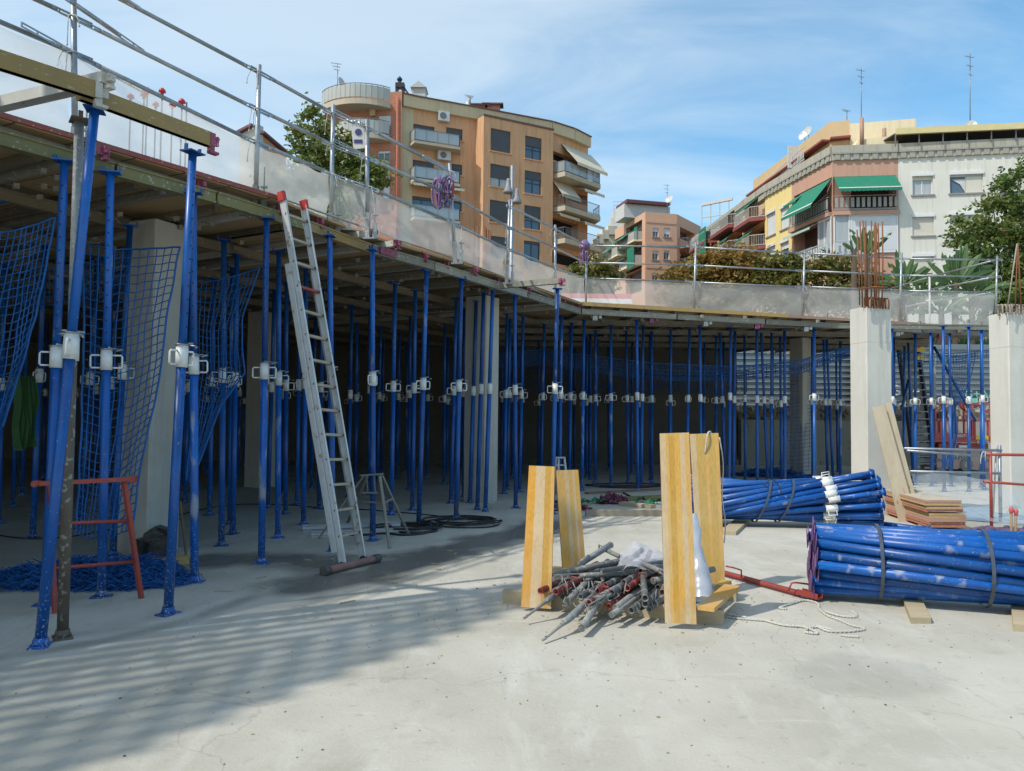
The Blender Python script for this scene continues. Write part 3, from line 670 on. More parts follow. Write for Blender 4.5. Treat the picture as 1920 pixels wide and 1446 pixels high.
SHG = mat('grey_shutter', (.085, .085, .09), (.07, .07, .075), rough=.6, scale=2); SHW = mat('cream_shutter', (.62, .58, .48), (.56, .52, .43), rough=.6, scale=2); SHWW = mat('white_shutter', (.66, .67, .67), (.58, .59, .6), rough=.5, scale=2)
FRD = mat('dark_frame', (.03, .03, .035), (.05, .05, .05), rough=.4); FRW = mat('white_frame', (.70, .70, .69), (.62, .62, .62), rough=.4)
SILL = mat('stone_sill', (.32, .30, .27), (.22, .2, .18), rough=.8); GREEN = mat('green_canvas', (.012, .20, .115), (.01, .155, .095), rough=.8, scale=3, stretch=(1, 1, .3))
CREAMA = mat('cream_canvas', (.62, .55, .42), (.54, .48, .37), rough=.85, scale=3); RAILW = mat('white_rail', (.62, .6, .56), (.45, .43, .4), rough=.5)
RAILG = mat('grey_rail', (.22, .22, .22), (.15, .15, .15), rough=.5, metal=.4); RGL = film('railing_glass', (.55, .60, .60), .72, rough=.1, wr=.5, var=.05, gloss=.2)
def window(root, f, r, sh=0.0, shm=SHG, fr=FRD, mull=2, rec=.2, curtain=False, sill=True, trans=False, boxhead=False):
    u0, z0, u1, z1 = r; t = .06; q = MB(); zm = z1-(z1-z0)*sh
    for a in ((u0, u0+t, z0, z1), (u1-t, u1, z0, z1), (u0+t, u1-t, z0, z0+t), (u0+t, u1-t, z1-t, z1)): f.box(q, a[0], a[1], -rec, -rec+.06, a[2], a[3])
    if sh < .97:
        for k in range(1, mull): u = u0+(u1-u0)*k/mull; f.box(q, u-.035, u+.035, -rec, -rec+.055, z0+t, zm)
        if trans: f.box(q, u0+t, u1-t, -rec, -rec+.05, z0+(zm-z0)*.72, z0+(zm-z0)*.72+.06)
    w = q.build('window', fr, root)
    q = MB(); f.box(q, u0+.02, u1-.02, -rec-.05, -rec+.01, z0+.02, z1-.02); q.build('pane', GLASSL if curtain else GLASS, w)
    if sh > 0:
        q = MB(); n = max(2, int((z1-zm)/.09)); 
        for k in range(n):
            a = zm+(z1-zm)*k/n; b = zm+(z1-zm)*(k+1)/n; f.box(q, u0+.03, u1-.03, -rec+.065, -rec+.10, a+.006, b)
        q.build('shutter', shm, w)
    if sill: q = MB(); f.box(q, u0-.12, u1+.12, -.05, .10, z0-.12, z0-.003); q.build('sill', SILL if boxhead or fr == FRW else MATS.get('orange_render', SILL), w)
    if boxhead: q = MB(); f.box(q, u0-.03, u1+.03, .003, .12, z1-.02, z1+.2); q.build('shutter_box', FRW, w)
    return w
def balcony(root, f, u0, u1, z, dep, rail='bars', h=1.0, c=.35, slabm=None, railm=RAILG, th=.22, parts=True):
    P = [(u0, 0), (u0+c*.4, dep), (u1-c, dep), (u1, dep*.35 if c > .5 else 0)]; P = [(u0, .0), (u0+c*.2, dep), (u1-c, dep), (u1, 0)]
    q = MB(); q.prism([f.pt(a, b, z-th) for a, b in P], (0, 0, th)); s = q.build('balcony', slabm, root)
    I = [(u0+.06, 0), (u0+c*.2+.06, dep-.07), (u1-c-.04, dep-.07), (u1-.08, 0)]
    q = MB(); g = MB()
    for k in range(3):
        a, b = f.pt(*I[k], z), f.pt(*I[k+1], z); L_ = (b-a).length; d = (b-a)/max(L_, .01)
        if rail in ('bars', 'glass', 'slats', 'solid'):
            q.beam(a+V((0, 0, h)), b+V((0, 0, h)), .05, .045)
            if rail != 'solid': q.beam(a+V((0, 0, .1)), b+V((0, 0, .1)), .04, .04)
        n = {'bars': int(L_/.14), 'glass': max(1, int(L_/.9)), 'slats': int(L_/.34), 'solid': 1}[rail]
        for j in range(n+1):
            p = a+d*(L_*j/max(1, n))
            if rail == 'slats': q.beam(p+V((0, 0, .18)), p+V((0, 0, h-.1)), .2, .035, d.cross(V((0, 0, 1))))
            else: q.beam(p+V((0, 0, .02)), p+V((0, 0, h)), .022 if rail == 'bars' else .04, .022 if rail == 'bars' else .04)
        if rail == 'glass': g.beam(a+V((0, 0, h/2+.05)), b+V((0, 0, h/2+.05)), .012, h-.16)
        if rail == 'solid': q.beam(a+V((0, 0, h/2)), b+V((0, 0, h/2)), .07, h-.02)
    r_ = q.build('railing', railm, s)
    if g.v: g.build('glass_panel', RGL, s)
    return s
def awning(root, f, u0, u1, zt, zb, out, m_, val=.22, off=.02):
    q = MB(); q.prism([f.pt(u0, off, zt), f.pt(u1, off, zt), f.pt(u1, off+out, zb), f.pt(u0, off+out, zb)], (0, 0, -.03))
    n = max(3, int((u1-u0)/.3))
    for k in range(n):
        a, b = u0+(u1-u0)*k/n, u0+(u1-u0)*(k+1)/n; q.prism([f.pt(a, off+out, zb), f.pt(b, off+out, zb), f.pt(b, off+out, zb-val*.75), f.pt((a+b)/2, off+out, zb-val), f.pt(a, off+out, zb-val*.75)], f.n*.015)
    o = q.build('awning', m_, root)
    if m_ is GREEN:
        q = MB(); q.prism([f.pt(u0, off+out*.93, zb+(zt-zb)*.07+.012), f.pt(u1, off+out*.93, zb+(zt-zb)*.07+.012), f.pt(u1, off+out+.012, zb+.012), f.pt(u0, off+out+.012, zb+.012)], (0, 0, .006)); q.build('trim_band', RAILW, o)
    return o
def aircon(root, f, u, z, w=.95, h=.75):
    q = MB(); f.box(q, u, u+w, .12, .45, z, z+h); q.beam(f.pt(u+.1, 0, z-.03), f.pt(u+.1, .45, z-.03), .04, .04); q.beam(f.pt(u+w-.1, 0, z-.03), f.pt(u+w-.1, .45, z-.03), .04, .04)
    o = q.build('air_conditioner', mat('aircon_white', (.62, .62, .6), (.55, .55, .53), rough=.5), root)
    q = MB(); c = f.pt(u+w*.4, .455, z+h*.5); q.tube([c, c+f.n*.02], h*.36, 20); q.build('fan_grille', RAILG, o)
def antenna(px, py0, py1, d, label, kind=0):
    a = D(px, py0, d); b = D(px, py1, d); q = MB(); q.tube([a, b], .035, 6); hh = (b-a).length
    for k in range(3 if kind == 0 else 2):
        z = b-V((0, 0, hh*(.06+.12*k))); L_ = .5-.12*k; q.beam(z-V((L_, .2, -.05)), z+V((L_*.6, .1, .05)), .03, .03)
        for j in range(6): c = z+V((-L_+j*L_*.3, -.1, 0)); q.beam(c-V((0, .15, .07)), c+V((0, .15, .07)), .016, .016)
    solo('aerial', q, GALV, label, 'aerial')
def dish(p, r, facing, label):
    q = MB(); f_ = V(facing).normalized(); a = f_.orthogonal().normalized(); b = f_.cross(a); p = V(p)
    i0 = None; rings = []
    for k in range(5):
        t = k/4; rings.append([p+f_*(t*t*r*.3)+(a*math.cos(g)+b*math.sin(g))*(r*max(t, .02)) for g in [2*math.pi*j/16 for j in range(16)]])
    for k in range(4):
        for j in range(16): q.quad(rings[k][j], rings[k][(j+1) % 16], rings[k+1][(j+1) % 16], rings[k+1][j])
    q.tube([p, p+f_*r*.9], .02, 5); q.tube([p, p-f_*.15-V((0, 0, r*1.1))], .04, 6); q.sm = [True]*len(q.f)
    solo('satellite_dish', q, RAILW, label, 'satellite dish')

def stain_wall(name, c, c2, st, streak=.35):
    """render with rain streaks running down from edges"""
    M = mat(name, c, c2, rough=.9, scale=1.1, amt=.9, bump=.05)
    nt = M.node_tree; L = nt.links; b = nt.nodes['Principled BSDF']; src = b.inputs['Base Color'].links[0].from_socket
    tc = N(nt, 'ShaderNodeTexCoord'); mp = N(nt, 'ShaderNodeMapping'); mp.inputs['Scale'].default_value = (2.4, 2.4, .16); L.new(tc.outputs['Object'], mp.inputs[0])
    n = N(nt, 'ShaderNodeTexNoise'); n.inputs['Scale'].default_value = 1.6; n.inputs['Detail'].default_value = 8; n.inputs['Roughness'].default_value = .7; L.new(mp.outputs[0], n.inputs[0])
    r = N(nt, 'ShaderNodeMapRange'); r.inputs[1].default_value = .50; r.inputs[2].default_value = .72; r.inputs[4].default_value = streak; L.new(n.outputs[0], r.inputs[0])
    mx = N(nt, 'ShaderNodeMix', data_type='RGBA'); L.new(r.outputs[0], mx.inputs[0]); L.new(src, mx.inputs[6]); mx.inputs[7].default_value = srgb(st); L.new(mx.outputs[2], b.inputs['Base Color']); return M
ORA = stain_wall('orange_render', (.64, .355, .19), (.58, .32, .17), (0.283, 0.153, 0.0826), .6)
BEI = stain_wall('beige_render', (0.59, 0.472, 0.295), (0.519, 0.413, 0.26), (0.33, 0.26, 0.177), .5)
SAL = stain_wall('salmon_render', (0.543, 0.307, 0.218), (0.484, 0.277, 0.201), (0.307, 0.201, 0.153), .5)
PINKR = stain_wall('pink_render', (0.661, 0.389, 0.26), (0.59, 0.354, 0.236), (0.472, 0.307, 0.224), .3)
GRW = stain_wall('grey_white_render', (0.684, 0.661, 0.578), (0.614, 0.59, 0.519), (0.33, 0.319, 0.271), .5)
YEL = stain_wall('yellow_render', (0.779, 0.614, 0.248), (0.708, 0.555, 0.236), (0.531, 0.401, 0.201), .35)
ORL = stain_wall('pale_orange_render', (0.708, 0.472, 0.201), (0.637, 0.413, 0.177), (0.472, 0.319, 0.165), .35)
CRE = stain_wall('cream_render', (0.779, 0.649, 0.425), (0.708, 0.59, 0.389), (0.425, 0.354, 0.26), .45)
GRST = stain_wall('grey_parapet', (0.448, 0.413, 0.33), (0.354, 0.33, 0.271), (0.165, 0.153, 0.13), .7)
SLABC = mat('slab_edge', (.50, .43, .31), (.42, .36, .27), rough=.85, scale=2)
def add_streak(M, st, amt, sc=3, lo=.5, hi=.7, stretch=(1.6, 1.6, .12)):
    nt = M.node_tree; L = nt.links; b = nt.nodes['Principled BSDF']; src = b.inputs['Base Color'].links[0].from_socket
    tc = N(nt, 'ShaderNodeTexCoord'); mp = N(nt, 'ShaderNodeMapping'); mp.inputs['Scale'].default_value = stretch; L.new(tc.outputs['Object'], mp.inputs[0])
    n = N(nt, 'ShaderNodeTexNoise'); n.inputs['Scale'].default_value = sc; n.inputs['Detail'].default_value = 8; n.inputs['Roughness'].default_value = .7; L.new(mp.outputs[0], n.inputs[0])
    r = N(nt, 'ShaderNodeMapRange'); r.inputs[1].default_value = lo; r.inputs[2].default_value = hi; r.inputs[4].default_value = amt; L.new(n.outputs[0], r.inputs[0])
    mx = N(nt, 'ShaderNodeMix', data_type='RGBA'); L.new(r.outputs[0], mx.inputs[0]); L.new(src, mx.inputs[6]); mx.inputs[7].default_value = srgb(st); L.new(mx.outputs[2], b.inputs['Base Color'])
add_streak(CONC, (.30, .27, .22), .5); add_streak(CONC, (.60, .58, .53), .5, 1.3, .55, .7, (1, 1, .7))
def brick_mat():
    M = bpy.data.materials.new('orange_brick'); M.use_nodes = True; nt = M.node_tree; L = nt.links; b = nt.nodes['Principled BSDF']; b.inputs['Roughness'].default_value = .9
    tc = N(nt, 'ShaderNodeTexCoord'); mp = N(nt, 'ShaderNodeMapping'); mp.inputs['Rotation'].default_value = (math.radians(90), 0, 0); L.new(tc.outputs['Object'], mp.inputs[0])
    br = N(nt, 'ShaderNodeTexBrick'); br.inputs['Scale'].default_value = 1; br.inputs['Brick Width'].default_value = .4; br.inputs['Row Height'].default_value = .12; br.inputs['Mortar Size'].default_value = .012
    br.inputs['Color1'].default_value = (.46, .17, .09, 1); br.inputs['Color2'].default_value = (.36, .14, .08, 1); br.inputs['Mortar'].default_value = (.38, .26, .19, 1)
    L.new(mp.outputs[0], br.inputs[0]); L.new(br.outputs[0], b.inputs['Base Color']); return M
BRK = brick_mat()
def backing(q, plan, z0, z1): q.prism([V((p.x, p.y, z0)) for p in plan], (0, 0, z1-z0))

# ---------------------------------------------------------------- orange curved block
c7 = lambda X, Y: (740+X/4.132, 130+Y/4.132)
def r7(f, a, b, c, d): return f.R(*c7(a, b), *c7(c, d))
b1 = thing('apartment_block', 'curved orange apartment block with beige parapet and grey roller shutters', 'apartment block', (D(900, 700, 66).x, 66, TZ))
ZR = D(747, 180, 62).z
fL = Facet(767, 62.4, 886, 64.6); fP = Facet(746, 61.9, 768, 62.4); fS = Facet(886, 64.6, 902, 63.5); fB = Facet(902, 63.5, 1034, 66.7); fR = Facet(1034, 67.6, 1100, 71.2)
Lw = [(r7(fL, 127, 418, 307, 582), .55, 3), (r7(fL, 400, 447, 525, 558), .6, 2), (r7(fL, 125, 697, 305, 862), .5, 3), (r7(fL, 440, 730, 523, 825), .5, 1), (r7(fL, 120, 978, 300, 1142), .15, 2), (r7(fL, 380, 1008, 520, 1105), .15, 2)]
Bw = []
for (a, b, c, d), s_ in (((745, 453, 897, 657), 1), ((742, 728, 892, 927), .6), ((738, 1008, 887, 1200), 1), ((743, 1288, 880, 1480), 1)): Bw.append((r7(fB, a, b, c, d), s_, 2))
for (a, b, c, d), s_ in (((1012, 512, 1138, 712), .42), ((1008, 780, 1136, 978), .35), ((1005, 1050, 1131, 1250), .5), ((1002, 1325, 1126, 1530), .1)): Bw.append((r7(fB, a, b, c, d), s_, 2))
zpar = D(770, 205, 62.4).z            # underside of the parapet band
q = MB(); fL.wall(q, TZ, zpar, [w_[0] for w_ in Lw]); fS.wall(q, TZ, zpar); fB.wall(q, TZ, zpar, [w_[0] for w_ in Bw])
fBe = Facet(1034, 66.7, 1034.01, 67.6); q.quad(fB.pt(fB.L, 0, TZ), fB.pt(fB.L, -1.2, TZ), fB.pt(fB.L, -1.2, zpar), fB.pt(fB.L, 0, zpar))
q.build('facade_wall', ORA, b1)
zbay = fB.uz(902, 214)[1]
q = MB(); fB.box(q, -.05, fB.L+.05, .002, .08, zbay-.1, zbay+.06); q.build('bay_coping', mat('dark_coping', (.17, .08, .05), (.12, .06, .04)), b1)
# beige band and pilaster following the curve
cur = [fP.A, fP.B, fL.B, fB.B+V((-.2, .9, 0)), D(1070, 700, 69.2), fR.B]
q = MB(); fP.wall(q, TZ, ZR)
for i in range(len(cur)-1):
    a, b = cur[i].copy(), cur[i+1].copy(); a.z = b.z = 0; d = (b-a).normalized(); n = V((d.y, -d.x, 0)); n = n if n.dot(CAM-a) > 0 else -n; oo = .35
    q.prism([a+n*oo+V((0, 0, zpar)), b+n*oo+V((0, 0, zpar)), b-n*.5+V((0, 0, zpar)), a-n*.5+V((0, 0, zpar))], (0, 0, ZR-zpar))
q.build('parapet', BEI, b1)
q = MB()
for i in range(len(cur)-1):
    a, b = cur[i].copy(), cur[i+1].copy(); a.z = b.z = ZR+.05; d = (b-a).normalized(); n = V((d.y, -d.x, 0)); n = n if n.dot(CAM-a) > 0 else -n; q.beam(a+n*.1, b+n*.1, .7, .1)
q.build('coping', MATS['dark_coping'], b1)
q = MB(); backing(q, [fP.A+V((.1, .6, 0)), fL.B+V((0, .8, 0)), fB.B+V((0, 1.6, 0)), D(1068, 700, 70.6), fR.B+V((-.2, 1.2, 0)), D(1098, 700, 84), D(760, 700, 84)], TZ, ZR-.5); q.build('rear_body', MATS['dark_void'], b1)
for r, s_, mu in Lw: window(b1, fL, r, s_, mull=mu, trans=False)
for i, (r, s_, mu) in enumerate(Bw): window(b1, fB, r, s_, mull=mu, trans=(i in (4, 5, 6)), curtain=(i == 1))
for Y, hh in ((575, 1), (862, 1), (1155, 1)):
    u0, z = fL.uz(*c7(110, Y)); u1 = fL.uz(*c7(512, Y))[0]; balcony(b1, fL, u0, u1, z-.1, 1.25, 'glass', slabm=SLABC, c=.5)
for Y in (905,):
    u0, z = fL.uz(*c7(110, Y)); u1 = fL.uz(*c7(500, Y))[0]; awning(b1, fL, u0, u1, z+.1, z-.05, 1.3, CREAMA)
u, z = fL.uz(*c7(330, 405)); aircon(b1, fL, u, z, .62*1.5, .8)
u, z = fL.uz(*c7(325, 705)); aircon(b1, fL, u, z, 1.1, .75)
# balcony end
loh = [r7(fR, 1225, 630, 1490, 800), r7(fR, 1340, 930, 1490, 1060), r7(fR, 1215, 1140, 1420, 1310), r7(fR, 1215, 1400, 1490, 1560)]
q = MB(); fR.wall(q, TZ, zpar, loh, rec=1.2); q.build('loggia_wall', ORA, b1)
for r in loh:
    q = MB(); q.quad(fR.pt(r[0], -1.19, r[1]), fR.pt(r[2], -1.19, r[1]), fR.pt(r[2], -1.19, r[3]), fR.pt(r[0], -1.19, r[3])); q.build('loggia_back', mat('loggia_brown', (.22, .12, .07), (.15, .09, .06)), b1)
    window(b1, fR, (r[0]+.5, r[1]+.1, r[2]-.6, r[3]-.3), 0, rec=1.15, sill=False)
for Y, k in ((815, 0), (1075, 1), (1325, 2)):
    u0, z = fR.uz(*c7(1212, Y)); balcony(b1, fR, u0-.05, fR.L+.9, z, 1.5, 'glass' if k == 0 else 'bars', slabm=SLABC, c=.9, th=.42)
    u1 = fR.L+.6
    if k < 2: awning(b1, fR, u0+2.9, u1, z-.5, z-.9, 1.5, CREAMA, .3); awning(b1, fR, u0+.1, u0+2.8, z-.45, z-(1.9 if k == 0 else .6), 1.2 if k == 0 else 1.0, CREAMA, .3)
u0, z = fR.uz(*c7(1290, 575)); awning(b1, fR, u0, fR.L+.5, z, z-2.1, 1.9, CREAMA, .3)
# brick tower with round balconies
cT = lambda X, Y: (590+X/5.563, 100+Y/5.563)
tw = thing('brick_tower_block', 'orange brick block with wide curved balconies left of the curved block', 'apartment block', (D(670, 700, 62).x, 62, TZ))
fT = Facet(599, 62.5, 746, 61.5)
ZTW = fT.uz(742, 172)[1]
Th = [(fT.R(*cT(400, 672), *cT(550, 870)), .35, SHWW), (fT.R(*cT(662, 650), *cT(792, 850)), .5, SHWW), (fT.R(*cT(655, 1020), *cT(785, 1175)), .15, SHWW), (fT.R(*cT(710, 1378), *cT(780, 1520)), .9, SHWW), (fT.R(*cT(430, 1020), *cT(560, 1220)), .4, SHWW)]
q = MB(); fT.wall(q, TZ, ZTW, [t[0] for t in Th]); q.quad(fT.pt(0, 0, TZ), fT.pt(0, 0, ZTW), fT.pt(0, -14, ZTW), fT.pt(0, -14, TZ)); q.quad(fT.pt(0, 0, ZTW), fT.pt(fT.L, 0, ZTW), fT.pt(fT.L, -14, ZTW), fT.pt(0, -14, ZTW)); q.build('brick_wall', BRK, tw)
q = MB(); fT.box(q, .3, fT.L-.1, -13.8, -.5, TZ, ZTW-.4); q.build('rear_body', DARK, tw)
for r, s_, sm_ in Th: window(tw, fT, r, s_, sm_, FRW, 2)
for (x0, x1, Y, hh, bulge) in ((95, 800, 572, 1.1, 1.7), (215, 790, 900, 1.0, 1.5), (215, 790, 1290, 1.0, 1.5)):
    u0, z = fT.uz(*cT(x0, Y)); u1 = fT.uz(*cT(x1, Y))[0]; n = 14; P = [(u0+(u1-u0)*k/n, bulge*math.sin(math.pi*(k+.35)/(n+.7))**.6) for k in range(n+1)]
    q = MB(); q.prism([fT.pt(a, b, z-.45) for a, b in P]+[fT.pt(u1, 0, z-.45), fT.pt(u0, 0, z-.45)], (0, 0, .45)); s_ = q.build('round_balcony', SLABC, tw)
    q = MB(); g = MB()
    for k in range(n):
        a, b = fT.pt(*P[k], z), fT.pt(*P[k+1], z); g.beam(a+V((0, 0, hh/2+.05)), b+V((0, 0, hh/2+.05)), .03, hh-.1); q.beam(a+V((0, 0, hh+.1)), b+V((0, 0, hh+.1)), .05, .05); q.beam(a, a+V((0, 0, hh+.1)), .04, .04)
    g.build('parapet_panel', mat('pale_panel', (.45, .44, .38), (.38, .38, .34), rough=.3, scale=.8), s_); q.build('railing', RAILG, s_)
q = MB(); u, z = fT.uz(*cT(585, 665)); fT.box(q, u, u+.45, 0.01, .3, z, z+.5); q.build('wall_lantern', mat('ochre_lamp', (.5, .4, .2), (.4, .3, .2)), tw)
dpx = D(854/1, 440, 61.4)
q = MB(); a, b = D(745, 181, 61.4), D(744, 480, 61.4); q.tube([a, b], .07, 8); q.build('downpipe', mat('red_pipe', (.5, .14, .09), (.4, .12, .08)), tw)
# white banner with blue writing tied under the rail
# roof furniture
q = MB(); a = D(741, 184, 63); q.box(a+V((.1, .3, .5)), (.25, .4, 1.3)); q.box(a+V((.62, .3, .45)), (.25, .4, 1.2)); q.box(a+V((.36, .3, 1.15)), (.75, .6, .38)); q.tube([a+V((.3, .3, 1.3)), a+V((.3, .3, 1.7))], .14, 10); q.tube([a+V((.3, .3, 1.6)), a+V((.3, .3, 1.75)), a+V((.3, .3, 1.95))], [.2, .24, .08], 10)
q.beam(a+V((.7, .3, 1.0)), a+V((1.5, .3, -.2)), .16, .12)
solo('chimney', q, mat('black_metal', (.02, .022, .03), (.03, .03, .035), rough=.4), 'black metal chimney with round cowl on top of the curved block', 'chimney')
q = MB(); a, b = D(770, 185, 64), D(800, 185, 64); w_ = (b.x-a.x); q.box(((a.x+b.x)/2, 64.5, ZR+.7), (w_*.85, 1.2, 1.6)); q.prism([(a.x, 63.7, ZR+1.5), (b.x, 63.7, ZR+1.5), ((a.x+b.x)/2, 63.7, ZR+2.05)], (0, 1.6, 0)); q.box((D(835, 190, 66).x, 67, ZR+.2), (5, 2, .4))
solo('roof_vent_house', q, mat('pale_metal', (.5, .5, .48), (.42, .42, .4)), 'pale metal vent housing with pitched cap behind the parapet', 'roof vent')
for x, w_, lab in ((900, 1.9, 'wide low brown chimney stack on the roof edge, left one'), (924, 1.9, 'taller brown capped chimney stack on the roof edge, right one')):
    q = MB(); a = D(x, 205, 68); zz_ = D(x, 196 if x > 910 else 197, 68).z; q.box((a.x, 68, zz_-.9), (w_*.7, .9, 1.6)); q.box((a.x, 68, zz_-.1), (w_, 1.1, .12)); q.beam((a.x-w_*.45, 68, zz_-.5), (a.x-w_*.45, 68, zz_-.1), .08, .08); solo('chimney_stack', q, mat('brown_clay', (.2, .07, .045), (.14, .06, .04)), lab, 'chimney')
antenna(633, 166, 118, 63, 'thin aerial mast rising above the round roof balcony'); antenna(882, 196, 180, 66, 'small aerial beside the white dish on the curved roof'); q = MB(); q.tube([D(1009, 228, 70), D(1009, 210, 70)], .03, 5); solo('lightning_rod', q, RAILW, 'short white rod on the curved roof edge', 'rod')
dish(D(639, 160, 63), .62, (.9, -.3, .25), 'white dish tilted upright above the round balcony'); dish(D(880, 190, 66), .42, (-.8, -.4, .3), 'small white dish on the curved roof near the chimneys')

# ---------------------------------------------------------------- gable house at the left
gh = thing('gable_house', 'small house with white gable and orange brick side behind the left net', 'house', (D(480, 700, 38).x, 38, TZ))
fG = Facet(438, 37.4, 476, 37.0); fO = Facet(476, 37.0, 527, 40)
zt = fG.uz(474, 236)[1]; q = MB(); q.prism([fG.pt(0, 0, TZ), fG.pt(fG.L, 0, TZ), fG.pt(fG.L, 0, zt), fG.pt(fG.L-.4, 0, zt-.05), fG.pt(0, 0, zt-.35)], -fG.n*.3); q.build('white_gable', mat('pale_plaster', (.6, .58, .52), (.5, .48, .42), scale=1), gh)
zo = fO.uz(478, 243)[1]; z2 = fO.uz(526, 284)[1]; q = MB(); q.prism([fO.pt(0, 0.02, TZ), fO.pt(fO.L, .02, TZ), fO.pt(fO.L, .02, z2), fO.pt(.1, .02, zo)], -fO.n*.3); q.build('brick_side', ORA, gh)
q = MB(); q.beam(fO.pt(0, .1, zo+.05), fO.pt(fO.L, .1, z2+.08), .3, .12); q.beam(fG.pt(fG.L-.3, .1, zt-.02), fG.pt(0, .1, zt-.3), .3, .12); q.build('roof_edge', mat('purple_tile', (.16, .05, .06), (.1, .04, .05)), gh)

# ---------------------------------------------------------------- pink block in the middle
cM = lambda X, Y: (1090+X/8, 370+Y/8)
def rM(f, a, b, c, d): return f.R(*cM(a, b), *cM(c, d))
pk = thing('pink_block', 'pink apartment block with green awnings between the two larger blocks', 'apartment block', (D(1235, 700, 92).x, 92, TZ))
fc = Facet(1209, 92, 1269, 93); fl = Facet(1152, 101, 1209, 92); fr_ = Facet(1269, 93, 1314, 99)
zc = fc.uz(1235, 399)[1]
Wc = [rM(fc, 1072, 458, 1160, 600), rM(fc, 1240, 458, 1330, 598), rM(fc, 1066, 800, 1158, 942), rM(fc, 1236, 798, 1322, 938), rM(fc, 1062, 1142, 1150, 1285), rM(fc, 1232, 1142, 1320, 1285)]
q = MB(); fc.wall(q, TZ, zc, Wc)
holl = [fl.R(*cM(500, 640), *cM(650, 900)), fl.R(*cM(670, 470), *cM(910, 740)), fl.R(*cM(500, 980), *cM(650, 1200)), fl.R(*cM(670, 850), *cM(905, 1060)), fl.R(*cM(670, 1170), *cM(905, 1400))]
fl.wall(q, TZ, zc, holl, rec=1.3)
holr = [rM(fr_, 1480, 440, 1700, 720), rM(fr_, 1480, 790, 1690, 1040)]
fr_.wall(q, TZ, zc, holr, rec=1.3); q.build('wall', PINKR, pk)
q = MB(); backing(q, [fl.A+V((.5, 1.5, 0)), fc.A+V((0, 1.5, 0)), fc.B+V((-.2, 1.5, 0)), fr_.B+V((-.3, 1.6, 0)), D(1312, 700, 112), D(1160, 700, 112)], TZ, zc-.1); q.build('rear_body', mat('brown_inner', (.10, .055, .04), (.07, .04, .03)), pk)
for z_ in (fc.uz(1235, 415)[1], fc.uz(1235, 457.5)[1], fc.uz(1235, 500)[1]):
    q = MB(); fc.box(q, .1, fc.L-.1, .003, .06, z_-.25, z_+.1); q.build('string_course', PINKR, pk)
for i, r in enumerate(Wc): window(pk, fc, r, (.4, .7, .3, .2, .2, .9)[i], SHWW, FRW, 2)
for (a, b, y) in ((500, 660, 930), (665, 912, 760), (665, 912, 1100)):
    u0, z = fl.uz(*cM(a, y)); u1 = fl.uz(*cM(b, y))[0]; balcony(pk, fl, u0, u1, z, 1.0, 'solid', slabm=CRE, railm=mat('balcony_panel', (.42, .40, .36), (.36, .34, .3)), c=.2)
for (a, b, y0, y1, out) in ((490, 560, 640, 850, 1.6), (650, 810, 480, 700, 1.6), (650, 800, 830, 990, 1.5)):
    u0, z = fl.uz(*cM(a, y0)); u1, z1_ = fl.uz(*cM(b, y1)); awning(pk, fl, u0, u1, fl.uz(*cM(b, y0))[1], fl.uz(*cM(a, y1))[1], out, GREEN, .15)
q = MB(); u0, z = fl.uz(*cM(800, 790)); u1, z1_ = fl.uz(*cM(905, 1050)); fl.box(q, u0, u1, 1.0, 1.06, z1_, z); u0, z = fl.uz(*cM(865, 465)); u1, z1_ = fl.uz(*cM(908, 640)); fl.box(q, u0, u1, .6, .66, z1_, z); q.build('awning', GREEN, pk)
for y in (740, 1050):
    u0, z = fr_.uz(*cM(1460, y)); u1 = fr_.uz(*cM(1720, y))[0]; balcony(pk, fr_, u0, u1, z, 1.3, 'bars', slabm=PINKR, c=.2)
for r in holr: window(pk, fr_, (r[0]+1.2, r[1]+.1, r[2]-1, r[3]-.6), 0, rec=1.2, fr=FRW, sill=False)
# roof house of the pink block
q = MB(); fc.box(q, -1.5, fc.L+.5, -6, -3, zc, zc+1.7); q.build('roof_house', RAILW, pk); q = MB(); fc.box(q, -1.4, fc.L+.2, -6, -2.4, zc+1.7, zc+2.1); q.build('roof_edge', MATS['purple_tile'], pk)
dish(D(1256, 374, 94), .55, (-.7, -.6, .4), 'white dish on a mast over the pink block'); antenna(1251, 402, 345, 95, 'tall aerial behind the pink block dish'); antenna(1176, 392, 378, 110, 'small aerial over the white terraces', 1)
# stepped white terraces behind, left of the pink block
wt = thing('terraced_block', 'cream and white stepped terrace block left behind the pink one', 'apartment block', (D(1150, 700, 112).x, 112, TZ))
for (xa, xb, yt, d_, m_) in ((1112, 1122, 448, 104, CRE), (1119, 1131, 438, 107, CRE), (1129, 1141, 430, 110, CRE), (1140, 1156, 422, 113, CRE), (1152, 1182, 424, 120, RAILW), (1146, 1172, 409, 124, RAILW), (1150, 1194, 394, 128, RAILW), (1172, 1215, 404, 126, RAILW)):
    a, b = D(xa, yt, d_), D(xb, yt, d_); q = MB(); q.box(((a.x+b.x)/2, d_+3, (a.z+TZ)/2), (b.x-a.x, 6, a.z-TZ)); o_ = q.build('terrace', m_, wt)
    q = MB(); q.box(((a.x+b.x)/2, d_-.3, a.z-.9), ((b.x-a.x)*1.02, .5, 1.3)); q.build('planter', GRST if m_ is CRE else RAILW, o_)
q = MB(); a, b = D(1150, 392, 122), D(1200, 392, 122)
for z_ in (0, .6, 1.2): q.beam((a.x, 122, a.z+z_), (b.x, 122, b.z+z_), .1, .07)
for k in range(7): q.beam((a.x+(b.x-a.x)*k/6, 122, a.z-.3), (a.x+(b.x-a.x)*k/6, 122, a.z+1.2), .07, .07)
q.build('roof_railing', RAILW, wt)
